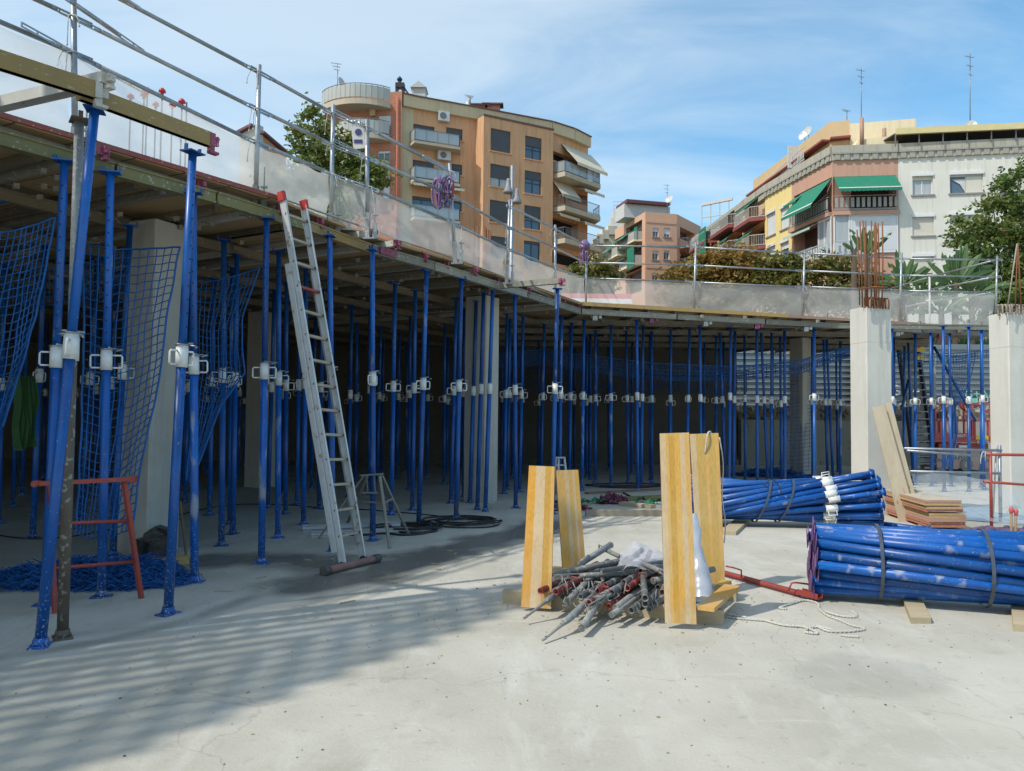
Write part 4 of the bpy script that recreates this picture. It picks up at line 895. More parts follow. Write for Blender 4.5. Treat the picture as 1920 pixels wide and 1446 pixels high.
# ---------------------------------------------------------------- right block
c8 = lambda X, Y: (1380+X/3.556, 200+Y/3.556)
def r8(f, a, b, c, d): return f.R(*c8(a, b), *c8(c, d))
rb = thing('corner_block', 'long pale apartment block at the right with salmon corner and green awnings', 'apartment block', (D(1690, 700, 57).x, 57, TZ))
fa = Facet(1688, 57, 1990, 55.2); fb = Facet(1563, 57.6, 1688, 57.02); fk = Facet(1486, 63.2, 1563, 57.6); fd = Facet(1436, 67.6, 1486, 63.2); fe = Facet(1300, 88, 1436, 67.6)
ZC = fb.uz(1626, 300)[1]                      # foot of the parapet
Wa = [r8(fa, 1176, 465, 1313, 585), r8(fa, 1425, 455, 1648, 572), r8(fa, 1176, 737, 1320, 858), r8(fa, 1425, 725, 1640, 855), r8(fa, 1760, 450, 1990, 570), r8(fa, 1176, 1000, 1320, 1120), r8(fa, 1425, 1000, 1640, 1120)]
q = MB(); fa.wall(q, TZ, ZC, Wa); q.build('grey_white_wall', GRW, rb)
for i, r in enumerate(Wa):
    window(rb, fa, r, (.22, .12, .98, .98, .9, .9, .9)[i], SHW, FRW, 2, boxhead=True, curtain=(i == 0))
# half shutter and drawn curtain of the upper middle window
r = Wa[1]; q = MB(); fa.box(q, (r[0]+r[2])/2, r[2]-.06, -.14, -.1, r[1]+.05, r[3]-.1); q.build('shutter', SHW, rb)
q = MB(); um = (r[0]+(r[2]-r[0])*.08); q.prism([fa.pt(um, -.13, r[3]-.35), fa.pt((r[0]+r[2])/2-.05, -.13, r[3]-.35), fa.pt((r[0]+r[2])/2-.05, -.13, r[1]+.1), fa.pt((r[0]+r[2])/2-.4, -.13, r[1]+.7)], fa.n*.02); q.build('curtain', RAILW, rb)
# salmon corner
ub0, zt_ = fb.uz(*c8(652, 468)); ub1, zb_ = fb.uz(*c8(1088, 690)); hb = [(.0+.05, zb_, fb.L-.15, zt_)]
zb2 = fb.uz(*c8(1090, 955))[1]; zt2 = fb.uz(*c8(1090, 715))[1]; hb.append((.05, zb2, fb.L-.15, zt2))
hk = [(fk.L*.06, zb_, fk.L-.05, zt_), (fk.L*.06, zb2, fk.L-.05, zt2-.05)]
q = MB(); fb.wall(q, TZ, ZC, hb, rec=1.6); fk.wall(q, TZ, ZC, hk, rec=1.6); q.build('salmon_wall', SAL, rb)
q = MB(); fb.box(q, .0, fb.L, .003, .35, zb_-.35, zb_-.05); fk.box(q, 0, fk.L, .003, .35, zb_-.35, zb_-.05); q.build('floor_band', SAL, rb)
q = MB(); backing(q, [fk.A+V((.9, 1.9, 0)), fb.A+V((.3, 1.7, 0)), fb.B+V((0, 1.7, 0)), fa.B+V((0, 1, 0)), fa.B+V((0, 14, 0)), fe.A+V((14, 10, 0)), fe.A+V((2, 2.5, 0)), fd.A+V((1.6, 1.8, 0))], TZ, ZC-.05); q.build('rear_body', MATS['brown_inner'], rb)
RSL = mat('grey_slat', (.36, .36, .33), (.28, .28, .26), rough=.7)
def flatrail(f, u0, u1, z, h, m_, step=.36, o_=.35, wdt=.22):
    q = MB()
    for zz_ in (.06, h*.12, h*.98): q.beam(f.pt(u0, o_, z+zz_), f.pt(u1, o_, z+zz_), .05, .05)
    n = int((u1-u0)/step)
    for k in range(n): u = u0+(k+.5)*(u1-u0)/n; f.box(q, u-wdt/2, u+wdt/2, o_-.02, o_+.03, z+h*.22, z+h*.86)
    return q
flatrail(fb, .0, fb.L-.1, zb_-.05, 1.15, RSL).build('balustrade', RSL, rb); flatrail(fk, .1, fk.L, zb_-.05, 1.15, RSL, .34, .35, .2).build('balustrade', RSL, rb)
flatrail(fk, .1, fk.L, zb2-.4, 1.1, RAILW, .34, .35, .2).build('balustrade', mat('pale_slat', (.5, .53, .53), (.42, .45, .46)), rb); flatrail(fb, 0, fb.L*.6, zb2-.4, 1.1, RAILW).build('balustrade', MATS['pale_slat'], rb)
zaw = fb.uz(*c8(870, 575))[1]; awning(rb, fb, .1, fb.L-.2, zt_-.02, zaw, 1.3, GREEN, .25)
u0 = fk.uz(*c8(430, 600))[0]; u1 = fk.uz(*c8(640, 600))[0]; awning(rb, fk, max(.3, u0), fk.L-.1, zt_-.1, zaw-.9, 1.7, GREEN, .25)
awning(rb, fk, .1, fk.L*.35, zt_-.2, zt_-.8, .8, GREEN, .2)
u1 = fk.L-.1; awning(rb, fk, .2, fk.L*.72, zt2-.1, zt2-.55, .9, mat('pale_green_canvas', (.42, .55, .47), (.35, .48, .4)), .2)
# glazed verandah on the lower corner
ug = fb.L*.26
q = MB(); fb.box(q, ug, fb.L-.12, .05, .12, zb2-.2, zt2+.15); q.build('verandah_shutter', SHWW, rb)
q = MB()
for k in range(int((zt2-zb2)/.12)): fb.box(q, ug+.1, fb.L-.22, .12, .135, zb2+k*.12, zb2+k*.12+.1)
q.build('shutter', SHWW, rb)
q = MB(); fb.box(q, ug-.1, fb.L-.05, .1, .26, zt2-.12, zt2+.18)
for u in (0.03, ug-.12, ug+.02, fb.L-.2): fb.box(q, u, u+.1, .05, .16, zb2-.2, zt2+.1)
fb.box(q, 0, ug, .05, .15, zt2-.1, zt2+.1); fb.box(q, 0, ug, .05, .15, zb2+.35, zb2+.5); fb.box(q, 0, ug, .04, .14, zb2-.3, zb2+.35)
for u in (fk.L*.70, fk.L*.84, fk.L-.1): fk.box(q, u, u+.09, .05, .16, zb2-.2, zt2-.05)
fk.box(q, fk.L*.7, fk.L, .05, .15, zt2-.25, zt2-.05); fk.box(q, fk.L*.7, fk.L, .05, .15, zb2+.1, zb2+.4); q.build('verandah_frame', FRW, rb)
q = MB(); fb.box(q, .1, ug, .06, .09, zb2+.4, zt2-.1); fk.box(q, fk.L*.7, fk.L, .06, .09, zb2+.3, zt2-.2); q.build('verandah_glass', GLASSL, rb)
q = MB(); fk.box(q, fk.L*.12, fk.L*.45, -.9, -.2, zb2-.1, zb2+1.0); q.build('storage_cupboard', RAILW, rb)
# yellow face
Wd = [r8(fd, 205, 725, 262, 845), r8(fd, 298, 685, 355, 800), r8(fd, 208, 945, 262, 1040), r8(fd, 298, 915, 352, 1020)]
q = MB(); fd.wall(q, TZ, ZC, Wd); q.build('yellow_wall', YEL, rb)
for i, r in enumerate(Wd): window(rb, fd, r, (.98, .98, .9, .35)[i], SHWW, FRW, 1, boxhead=True)
# orange receding face with balconies
he = []
zE = fe.uz(1405, 385)[1]
pe = [(1398, 1434, 372, 418), (1398, 1434, 425, 470), (1352, 1392, 395, 432), (1352, 1392, 436, 480), (1312, 1344, 430, 460), (1312, 1344, 462, 500)]
for (xa, xb, ya, yb) in pe:
    u0 = fe.uz(xa, 450)[0]; u1 = fe.uz(xb, 450)[0]; um = (xa+xb)/2; he.append((u0, fe.uz(um, yb)[1], u1, fe.uz(um, ya)[1]))
lv = [h_ for h_ in he]
q = MB(); fe.wall(q, TZ, ZC-.3, he, rec=1.3); q.build('orange_wall', ORL, rb)
REDB = mat('maroon_band', (.27, .06, .05), (.2, .05, .045), rough=.8)
for i, h_ in enumerate(he):
    balcony(rb, fe, h_[0]-.3, h_[2]+.2, h_[1], 1.2, 'bars', slabm=REDB, railm=RAILW, c=.8, th=.3)
    awning(rb, fe, h_[0]+.1, h_[0]+(h_[2]-h_[0])*.75, h_[3]-.1, h_[3]-.9, 1.0, GREEN, .15)
    window(rb, fe, (h_[0]+1.2, h_[1]+.05, h_[2]-.8, h_[3]-.7), .3, SHWW, FRW, 2, rec=1.25, sill=False)
for i in (4,):
    h_ = he[i]; q = MB(); fe.box(q, h_[0]+(h_[2]-h_[0])*.55, h_[2]-.2, 1.1, 1.15, h_[1]-2.4, h_[3]-.3); q.build('awning', GREEN, rb)
# grey parapet with notched frieze
zp1 = fb.uz(1626, 287)[1]; zp2 = fb.uz(1626, 273)[1]
for f in (fa, fb, fk, fd, fe):
    q = MB(); f.box(q, -.02, f.L+.02, -.35, .22, zp1, zp2+.0); f.box(q, -.02, f.L+.02, -.35, .12, ZC, zp1); q.build('parapet', GRST, rb)
    if f is fe: continue
    q = MB(); n = int(f.L/.62)
    for k in range(n):
        u = (k+.5)*f.L/n; f.box(q, u-.2, u+.2, .123, .20, ZC+.02, zp1-.05)
    f.box(q, 0, f.L, .123, .24, zp1-.08, zp1+.05); q.build('frieze', mat('frieze_grey', (.36, .34, .28), (.28, .26, .22)), rb)
# attic set back above
SB = 3.0
def setback(f, u0, u1, o0, z0, z1, m_, name='attic_wall', dep=5):
    q = MB(); f.box(q, u0, u1, o0-dep, o0, z0, z1); return q.build(name, m_, rb)
zA = fb.uz(*c8(700, 95))[1]
ps = [D(1594, 300, 60.5), D(1556, 300, 61.0), D(1412, 300, 76.5), D(1422, 300, 92), D(1600, 300, 78)]
zat = D(1560, 229, 61).z
q = MB(); q.prism([V((p.x, p.y, ZC)) for p in ps], (0, 0, zat-ZC)); q.build('attic_wall', mat('attic_orange', (.60, .43, .22), (.54, .38, .2), scale=1), rb)
q = MB(); pz = [D(1594, 300, 60.45), D(1556, 300, 60.9), D(1410, 300, 76.6)]
for i in range(2):
    a, b = pz[i].copy(), pz[i+1].copy(); a.z = b.z = zat-1.55; q.beam(a, b, 1.3, .16)
q.build('attic_eave', REDB, rb)
# terrace railing and maroon band in front of the attic
fz = Facet(1386, 81, 1510, 63.8); zq = fz.uz(1505, 303)[1]
q = MB(); fz.box(q, 0, fz.L, -.4, .1, zq-.5, zq); q.build('floor_band', REDB, rb); flatrail(fz, 0, fz.L, zq, 1.15, RAILW, .3, 0, .12).build('terrace_railing', RAILW, rb)
q = MB(); fz.box(q, 0, fz.L*.62, -.05, .02, zq+.1, zq+1.0); q.build('rail_panel', CRE, rb)
fz2 = Facet(1305, 95, 1390, 80); zq2 = fz2.uz(1385, 388)[1]; q = MB(); fz2.box(q, 0, fz2.L, -.4, .1, zq2-1.4, zq2-1.0); q.build('floor_band', REDB, rb); flatrail(fz2, 0, fz2.L, zq2-1, 1.1, RAILW, .3, 0, .12).build('terrace_railing', RAILW, rb)
u0, z0_ = fz.uz(1455, 322); u1, z1_ = fz.uz(1502, 287); awning(rb, fz, u0, u1, z1_, z1_-.7, .3, GREEN, .1, off=-.3)
q = MB(); a = D(1492, 300, 66); q.box((a.x+1.2, 66.5, zq+1.2), (3.4, .2, 2.0)); q.build('party_wall', RAILW, rb)
# white penthouse block and the roofed terrace with yellow edge
zw = D(1655, 229, 60).z; a, b = D(1594, 240, 60.4), D(1718, 240, 59.2); q = MB(); q.prism([V((a.x, 60.4, ZC)), V((b.x, 59.2, ZC)), V((b.x, 70, ZC)), V((a.x, 70, ZC))], (0, 0, zw-ZC)); q.build('penthouse', CRE, rb)
zl = fb.uz(1650, 262)[1]; a, b = D(1580, 260, 58.8), D(1684, 260, 58.2); q = MB(); q.prism([V((a.x, 58.8, ZC)), V((a.x+1.2, 58.75, zl+.55)), V((b.x, 58.2, zl+.75)), V((b.x, 58.2, ZC))], (0, 1.2, 0)); q.build('low_gable', CRE, rb)
for x in (1616, 1658): a = D(x, 255, 58.6); q = MB(); q.tube([V((a.x, 58.6, zl)), V((a.x, 58.6, zl+(2.2 if x < 1650 else 1.4)))], .16, 8); q.build('flue', mat('clay_flue', (.42, .24, .16), (.3, .18, .12)), rb)
q = MB(); a, b = D(1680, 250, 56.5), D(2000, 250, 54.7); zyl = D(1700, 250, 56.4).z; q.beam(V((a.x, a.y, zyl+.15)), V((b.x, b.y, zyl+.15)), .25, .45); q.build('canopy_edge', mat('yellow_canopy', (.66, .56, .28), (.58, .48, .24), scale=3), rb)
q = MB(); q.prism([V((a.x, a.y+.2, zyl)), V((b.x, b.y+.2, zyl)), V((b.x, b.y+5, zyl+.3)), V((a.x, a.y+5, zyl+.3))], (0, 0, .1)); q.build('canopy_roof', mat('dark_roof', (.05, .045, .04), (.03, .03, .03)), rb)
q = MB()
for k in range(8): t = k/7; p = a.lerp(b, t); q.beam(V((p.x, p.y+.1, ZC+.8)), V((p.x, p.y+.1, zyl)), .07, .07)
q.build('canopy_post', RAILG, rb)
q = MB(); q.prism([V((a.x+.3, a.y+3.6, ZC)), V((b.x, b.y+3.6, ZC)), V((b.x, b.y+5, ZC)), V((a.x+.3, a.y+5, ZC))], (0, 0, zyl-ZC)); q.build('terrace_back_wall', MATS['brown_inner'], rb)
antenna(1615, 225, 128, 62, 'tall thin aerial on the white penthouse'); antenna(1819, 240, 100, 58, 'tallest aerial with crossed arms above the yellow edged canopy'); antenna(1588, 225, 207, 63, 'faint short aerial left of the penthouse', 1)
dish(D(1820, 236, 57), .42, (-.3, -.9, .4), 'white dish on the yellow edged roof'); dish(D(1515, 248, 66), .5, (-.8, -.4, .3), 'white dish at the attic roof slope, right one'); dish(D(1508, 254, 67), .5, (-.8, -.4, .3), 'white dish at the attic roof slope, left one')
# far roof frame, above the orange face
q = MB(); a, b = D(1316, 383, 90), D(1365, 383, 88); zz_ = D(1316, 383, 90).z
for z_ in (zz_, zz_-1.6, zz_-3): q.beam((a.x, 90, z_), (a.x+3.0, 88, z_), .12, .12)
for k in range(4): q.beam((a.x+k*.9, 90-k*.6, zz_-4), (a.x+k*.9, 90-k*.6, zz_), .1, .1)
q.beam((a.x, 90, zz_-.1), (b.x+.5, 88, zz_+.1), .3, .3); solo('glazed_roof_room', q, RAILW, 'white framed roof room at the left end of the right block', 'roof room')
# street lamp
q = MB(); a, b = D(958, 480, 30), D(961, 311, 30); q.tube([(a.x, 30, TZ), b], .075, 10); r_ = thing('street_lamp', 'grey street lamp with two bell lamps in front of the curved block', 'street lamp', (a.x, 30, TZ)); q.build('pole', GALV, r_)
for (x, y, s_) in ((953, 353, -1), (969, 372, 1)):
    p = D(x, y, 30); q = MB(); q.tube([p+V((0, 0, .38)), p+V((0, 0, .3)), p+V((0, 0, .05)), p+V((0, 0, -.14)), p+V((0, 0, -.2))], [.06, .07, .11, .2, .19], 14); q.beam(p+V((0, 0, .34)), V((b.x if s_ > 0 else b.x, 30, p.z+.34)), .05, .05); q.build('lamp_head', mat('lamp_grey', (.26, .27, .28), (.2, .2, .21)), r_)
# ---------------------------------------------------------------- guard posts, rails, debris net on the deck
ZN = ZT+.0
GP = [((141, 286), (137, -62), (-50, 32, 100)), ((479, 385), (486, 122), (135, 205, 268)), ((620, 432), (625, 197), (213, 272, 327)), ((689, 433), (688, 225), (239, 296, 350)),
      ((853, 482), (843, 307), (322, 366, 418)), ((950, 521), (956, 375), (388, 426, 467)), ((1041, 562), (1041, 422), (429, 465, 503)), ((1098, 602), (1100, 457), (461, 493, 522)),
      ((1300, 605), (1305, 455), (463, 497, 529)), ((1504, 611), (1509, 469), (475, 508, 538)), ((1687, 612), (1690.5, 474), (485, 516, 545)), ((1866, 613), (1870, 480), (487, 519, 548))]
PW = []
for b, t, rs in GP:
    p = G(b[0], b[1], ZT-.08); top = D(t[0], t[1], p.y); PW.append((p, top, [D(b[0]+(t[0]-b[0])*(b[1]-y)/(b[1]-t[1]), y, p.y) for y in rs]))
p0 = PW[0]; off = -ED*2.7; PW.insert(0, (p0[0]+off, p0[1]+off, [r_+off for r_ in p0[2]])); off = -ED*5.4; PW.insert(0, (p0[0]+off, p0[1]+off, [r_+off for r_ in p0[2]]))
def rope_tie(par, p, rg):
    q = MB(); q.tube([p+V((.035*math.cos(a), .035*math.sin(a), .012*math.sin(a*.5))) for a in [k*math.pi/4 for k in range(9)]], .004, 5)
    for k in range(rg.choice([1, 2, 2])):
        dx = rg.uniform(-.1, .1); L_ = rg.uniform(.10, .28); q.tube([p+V((0, -.04, 0)), p+V((dx*.7, -.07, -.02)), p+V((dx, -.07, -L_*.6)), p+V((dx*1.1, -.07, -L_))], .0042, 4); q.tube([p+V((dx*1.1, -.07, -L_)), p+V((dx*1.1, -.07, -L_-.02))], .008, 5)
    q.build('rope_tie', WHITEROPE, par)
rg = random.Random(5)
plabs = ['guard post outside the view to the far left', 'guard post outside the view to the left', 'tall grey guard post rising behind the nearest leaning prop', 'grey guard post left of the ladder top', 'grey guard post just right of the ladder top', 'grey guard post in front of the left edge of the curved block',
         'guard post with the purple sling tied to it', 'guard post in front of the street lamp', 'guard post at the right end of the curved block', 'guard post carrying the purple cap where the deck turns', 'guard post in front of the brown hedge, left one',
         'guard post in front of the hedge, near the rusty bars', 'guard post just right of the rusty bars', 'last guard post at the right end of the deck']
for i, (p, t, rs) in enumerate(PW):
    r_ = thing('guard_post', plabs[i], 'guard post', p, 'guard posts along the deck edge'); q = MB(); q.tube([p-V((0, 0, .02)), t], .026, 12); q.build('tube', GALV, r_)
    q = MB(); q.beam(p-V((0, 0, .10)), p+V((0, 0, .22)), .055, .065, (0, 1, 0)); q.beam(p+V((-.05, -.03, -.10)), p+V((.07, -.03, -.10)), .05, .02); q.tube([p+V((.09, 0, -.08)), p+V((.09, 0, .42))], .008, 6); q.box(p+V((.09, 0, .2)), (.07, .03, .02)); q.beam(p+V((.09, 0, -.1)), p+V((.09, 0, .1)), .05, .04, (0, 1, 0)); q.build('clamp', GALVD, r_)
    if i > 1:
        for k in range(3): rope_tie(r_, rs[k], rg)
lev = ['top', 'middle', 'lower']
lastw = ['unseen left end', 'left picture edge', 'nearest prop', 'ladder left side', 'ladder right side', 'brick tower', 'purple sling', 'street lamp', 'curved block end', 'purple cap', 'brown hedge', 'rusty bars', 'palm leaves', 'last post']
def rail(a, b, label, slots=(1, 1)):
    d = (b-a).normalized(); L_ = (b-a).length; q = MB(); e = .22
    q.tube([a+d*e, b-d*e], .0215, 10)
    for s_, (p, dd) in enumerate(((a, d), (b, -d))):
        q.tube([p+dd*e, p+dd*(e-.05)], [.0215, .012], 10)
        for k in (-1, 1): q.beam(p-dd*.14+V((0, 0, .016*k)), p+dd*(e+.0)+V((0, 0, .016*k)), .010, .012)
        q.beam(p-dd*.14-V((0, 0, .02)), p-dd*.14+V((0, 0, .02)), .010, .014, dd); q.beam(p-V((0, 0, .016)), p+V((0, 0, .016)), .010, .014, dd)
    solo('guard_rail', q, GALV, label, 'guard rail', 'guard rails of the deck')
for i in range(len(PW)-1):
    for k in range(3):
        a, b = PW[i][2][k], PW[i+1][2][k]; o_ = V((0, .03+.012*(i % 2), .012*(i % 2)))
        if i == 6 and k == 0: continue
        rail(a+o_, b+o_, f'{lev[k]} guard rail from the {lastw[i]} to the {lastw[i+1]}')
# overlapping slotted second tubes seen at the left and above the tree
for (pa, pb, di, lab) in (((70, 62), (245, 158), 0, 'short slotted spare rail lying beside the lower rail at far left'), ((640, 214), (820, 307), 4, 'slotted rail resting on the top rail above the tree'), ((637, 268), (700, 300), 4, 'slotted rail end resting on the middle rail above the tree'), ((100, -20), (250, 84), 0, 'slotted spare rail lying beside the middle rail at far left'), ((220, -10), (258, 14), 0, 'slotted rail end at the top left corner')):
    y0 = PW[2][0].y-.3 if di == 0 else PW[4][0].y+.1; y1 = (y0+.9) if di == 0 else PW[6][0].y-1.0 if pb[0] > 800 else y0+.8
    rail(D(*pa, y0), D(*pb, y1), lab)
# return side at the right end
pe_ = PW[-1]; back = []
for (x, ytop, yr, dep) in ((1743, 519, (520, 543, 566), 21.6), (1650, 543, (547, 566, 585), 26)):
    back.append([D(x, y, dep) for y in yr]); p = D(x, 600, dep); p.z = ZT; r_ = thing('guard_post', 'white guard post at the back right corner' if x > 1700 else 'guard post far back behind the rusty bars', 'guard post', p, 'guard posts along the deck edge'); q = MB(); q.tube([p, D(x, ytop, dep)], .026, 10); q.build('tube', RAILW if x > 1700 else GALV, r_)
for k in range(3):
    rail(pe_[2][k], back[0][k], f'{lev[k]} rail slanting back from the last post to the white back post'); rail(back[0][k], back[1][k], f'{lev[k]} rail slanting back beyond the white back post')
NET = film('debris_net', (.84, .84, .82), .43, wr=1.1, var=.06)
NETL = film('dense_debris_net', (.86, .85, .83), .60, wr=1.1, var=.08)
def net(a, b, ta, tb, label, seed, off=.05, dz0=.0, amp=.05, m_=None):
    q = MB(); nu, nv = 26, 10; d = (b-a); n = V((d.y, -d.x, 0)).normalized(); rg_ = random.Random(seed); idx = {}
    for i in range(nu+1):
        for j in range(nv+1):
            u, v = i/nu, j/nv; bot = a.lerp(b, u); top = ta.lerp(tb, u); p = bot.lerp(top, v)
            w_ = noise.fractal(V((u*3.3*d.length/2+seed*7, v*2.5, seed)), 1, 2, 4)*amp+noise.noise(V((u*6*d.length/2+v*4, v*1.2, seed+9)))*amp*.7; p = p-n*off+n*w_*math.sin(math.pi*min(1, max(0, v*.9+.08)))
            if v == 1: p.z += -.02*math.sin(math.pi*u*3)**2
            idx[i, j] = len(q.v); q.v.append(p)
    for i in range(nu):
        for j in range(nv): q.face((idx[i, j], idx[i+1, j], idx[i+1, j+1], idx[i, j+1]), True)
    solo('debris_net', q, m_ or NET, label, 'debris net', 'debris nets hung from the lower rail')
for i in range(len(PW)-1):
    a, b = PW[i][0]+V((0, 0, .02)), PW[i+1][0]+V((0, 0, .02)); ta, tb = PW[i][2][2], PW[i+1][2][2]
    if i == len(PW)-2:
        net(a, b+V((-.05, 0, 0)), ta, tb, 'translucent white net sagging before the palm leaves at the right end', i)
    else: net(a, b, ta, tb, f'translucent white net from the {lastw[i]} to the {lastw[i+1]}', i, amp=.09 if i < 4 else .05, m_=NETL if i < 4 else None)
# rebar rods with red caps standing on the deck behind the net
def rod(a, b, r, m_=RUST, n=6): return MB().tube([a, b], r, n)
for k, (x, y0, y1, dep) in enumerate(((245, 185, 300, 10.6), (270, 182, 300, 10.4), (276, 174, 308, 10.1), (304, 175, 318, 10.3), (323, 201, 322, 10.6), (341, 195, 330, 10.2), (350, 192, 330, 10.0), (292, 200, 300, 11))):
    r_ = thing('starter_bar', f'thin dark steel bar with a red cap behind the left net, {ORD[k]} from left' if k != 6 else 'bare dark steel bar without a cap, rightmost behind the left net', 'steel bar', (D(x, y1, dep).x, dep, ZT), 'steel bars behind the left net')
    top = D(x, y0, dep); q = MB(); q.tube([V((top.x, dep, ZT)), top], .011, 6); q.build('bar', mat('dark_steel', (.06, .055, .06), (.04, .04, .045), rough=.6), r_)
    if k != 6: q = MB(); q.tube([top+V((0, 0, -.02)), top+V((0, 0, .01)), top+V((0, 0, .015)), top+V((0, 0, .05)), top+V((0, 0, .055)), top+V((0, 0, .07))], [.022, .022, .05, .04, .03, .02], 10); q.build('safety_cap', mat('red_cap', (.5, .03, .04), (.4, .02, .03), rough=.4), r_)
for k, (x, y0) in enumerate(((888, 428), (896, 424), (908, 424), (911, 427), (915, 430), (919, 432))):
    t_ = D(x, y0, 15); solo('starter_bar', MB().tube([V((t_.x, 15, ZT)), t_], .022, 6), RUST, f'rusty bar above the net in front of the curved block, {ORD[k]} from left', 'steel bar', 'rusty bars before the curved block')
# red and white striped sheet lying behind the far net
q = MB(); a, b = D(1100, 560, 21.5), D(1190, 560, 21.5)
for k in range(6):
    q.mat = k % 2; z_ = 4.2+k*.16; q.prism([V((a.x-1.5, 21.5+k*.1, z_)), V((b.x, 21.5+k*.1, z_)), V((b.x, 21.6+k*.1, z_+.16)), V((a.x-1.5, 21.6+k*.1, z_+.16))], (0, .02, 0))
solo('striped_sheet', q, [RAILW, mat('pink_stripe', (.45, .13, .14), (.4, .12, .12))], 'red and white striped sheet behind the net where the deck turns', 'sheet')
# slings tied to posts
def loops(c, size, n, m_, r, seed, name, label, cat, flat=.35, drop=.2):
    rg_ = random.Random(seed); q = MB(); c = V(c)
    for k in range(n):
        a0 = c+V((rg_.uniform(-.4, .4)*size, rg_.uniform(-.2, .2)*size, rg_.uniform(.1, .5)*size)); L_ = rg_.uniform(.5, 1.3)*size; w_ = rg_.uniform(.08, .3)*size; ang = rg_.random()*3
        pts = []
        for j in range(13):
            t = 2*math.pi*j/12; pts.append(a0+V((math.sin(t)*w_*math.cos(ang), math.sin(t)*w_*.5*math.sin(ang), (math.cos(t)-1)*L_/2))+V(noise.noise_vector(V((t, k*3.1, seed))))*.04*size)
        i = len(q.v); q.tube(pts, r, 6)
    return solo(name, q, m_, label, cat)
PUR = mat('purple_sling', (.20, .11, .26), (.11, .07, .15), rough=.9, scale=12, spk=(.42, .34, .46), spkscale=14, spkth=.58)
p = PW[6][1]; c = D(826, 350, p.y-.1)
loops(c, .34, 12, PUR, .014, 2, 'lifting_sling', 'purple lifting sling bundled on a guard post before the curved block', 'sling')
loops(D(836, 352, p.y-.08), .26, 5, mat('red_sling', (.35, .06, .05), (.25, .05, .05)), .014, 8, 'lifting_sling', 'small red sling hanging right of the purple bundle', 'sling')
p = PW[9][1]; c = D(1094, 478, p.y-.1); loops(c, .24, 8, PUR, .012, 4, 'lifting_sling', 'purple sling hanging in long loops where the deck turns', 'sling')
q = MB(); c = p+V((-.05, -.05, -.02)); q.tube([c+V((0, 0, -.12)), c+V((0, 0, -.05)), c+V((0, 0, .04)), c+V((0, 0, .1))], [.12, .13, .10, .04], 14); solo('cloth_cap', q, PUR, 'purple cloth rolled over the post top where the deck turns', 'cloth')
# small banner tied under the top rail
p = D(672, 258, PW[4][0].y+.6); bn = thing('notice_banner', 'small white banner with dark blue print tied under the top rail', 'banner', p)
q = MB(); q.box(p, (.16, .006, .30), rot=Matrix.Rotation(-.12, 3, 'Y')); q.build('sheet', RAILW, bn)
q = MB(); q.tube([p+V((0, -.012, .07)), p+V((0, -.006, .07))], .045, 14); q.box(p+V((.0, -.008, -.055)), (.11, .004, .05)); q.build('print', mat('navy_print', (.02, .03, .12), (.03, .04, .16)), bn)
# ---------------------------------------------------------------- vegetation
def leaf_mat(name, cols, trans=.35):
    M = bpy.data.materials.new(name); M.use_nodes = True; nt = M.node_tree; L = nt.links; nt.nodes.clear()
    o = N(nt, 'ShaderNodeOutputMaterial'); at = N(nt, 'ShaderNodeAttribute', attribute_name='tone'); cr = N(nt, 'ShaderNodeValToRGB')
    cr.color_ramp.elements[0].color = (*cols[0], 1); cr.color_ramp.elements[1].color = (*cols[-1], 1)
    for k, c in enumerate(cols[1:-1]): e = cr.color_ramp.elements.new((k+1)/(len(cols)-1)); e.color = (*c, 1)
    L.new(at.outputs['Fac'], cr.inputs[0]); d = N(nt, 'ShaderNodeBsdfPrincipled'); d.inputs['Roughness'].default_value = .55; t = N(nt, 'ShaderNodeBsdfTranslucent'); L.new(cr.outputs[0], d.inputs['Base Color']); L.new(cr.outputs[0], t.inputs[0])
    m = N(nt, 'ShaderNodeMixShader'); m.inputs[0].default_value = trans; L.new(d.outputs[0], m.inputs[1]); L.new(t.outputs[0], m.inputs[2]); L.new(m.outputs[0], o.inputs[0]); return M
LM_G = leaf_mat('green_leaf', [(.055, .09, .02), (.12, .17, .035), (.20, .24, .06), (.30, .25, .09)])
LM_B = leaf_mat('autumn_leaf', [(.075, .10, .02), (.15, .16, .035), (.26, .17, .035), (.34, .17, .05)])
LM_P = leaf_mat('flowering_leaf', [(.05, .09, .018), (.10, .16, .03), (.18, .22, .05), (.5, .26, .22)])
LM_K = leaf_mat('paddle_leaf', [(.045, .10, .03), (.08, .16, .05), (.16, .25, .09)], .3)
BARK = mat('bark', (.10, .07, .045), (.06, .045, .03), rough=.95, scale=8)
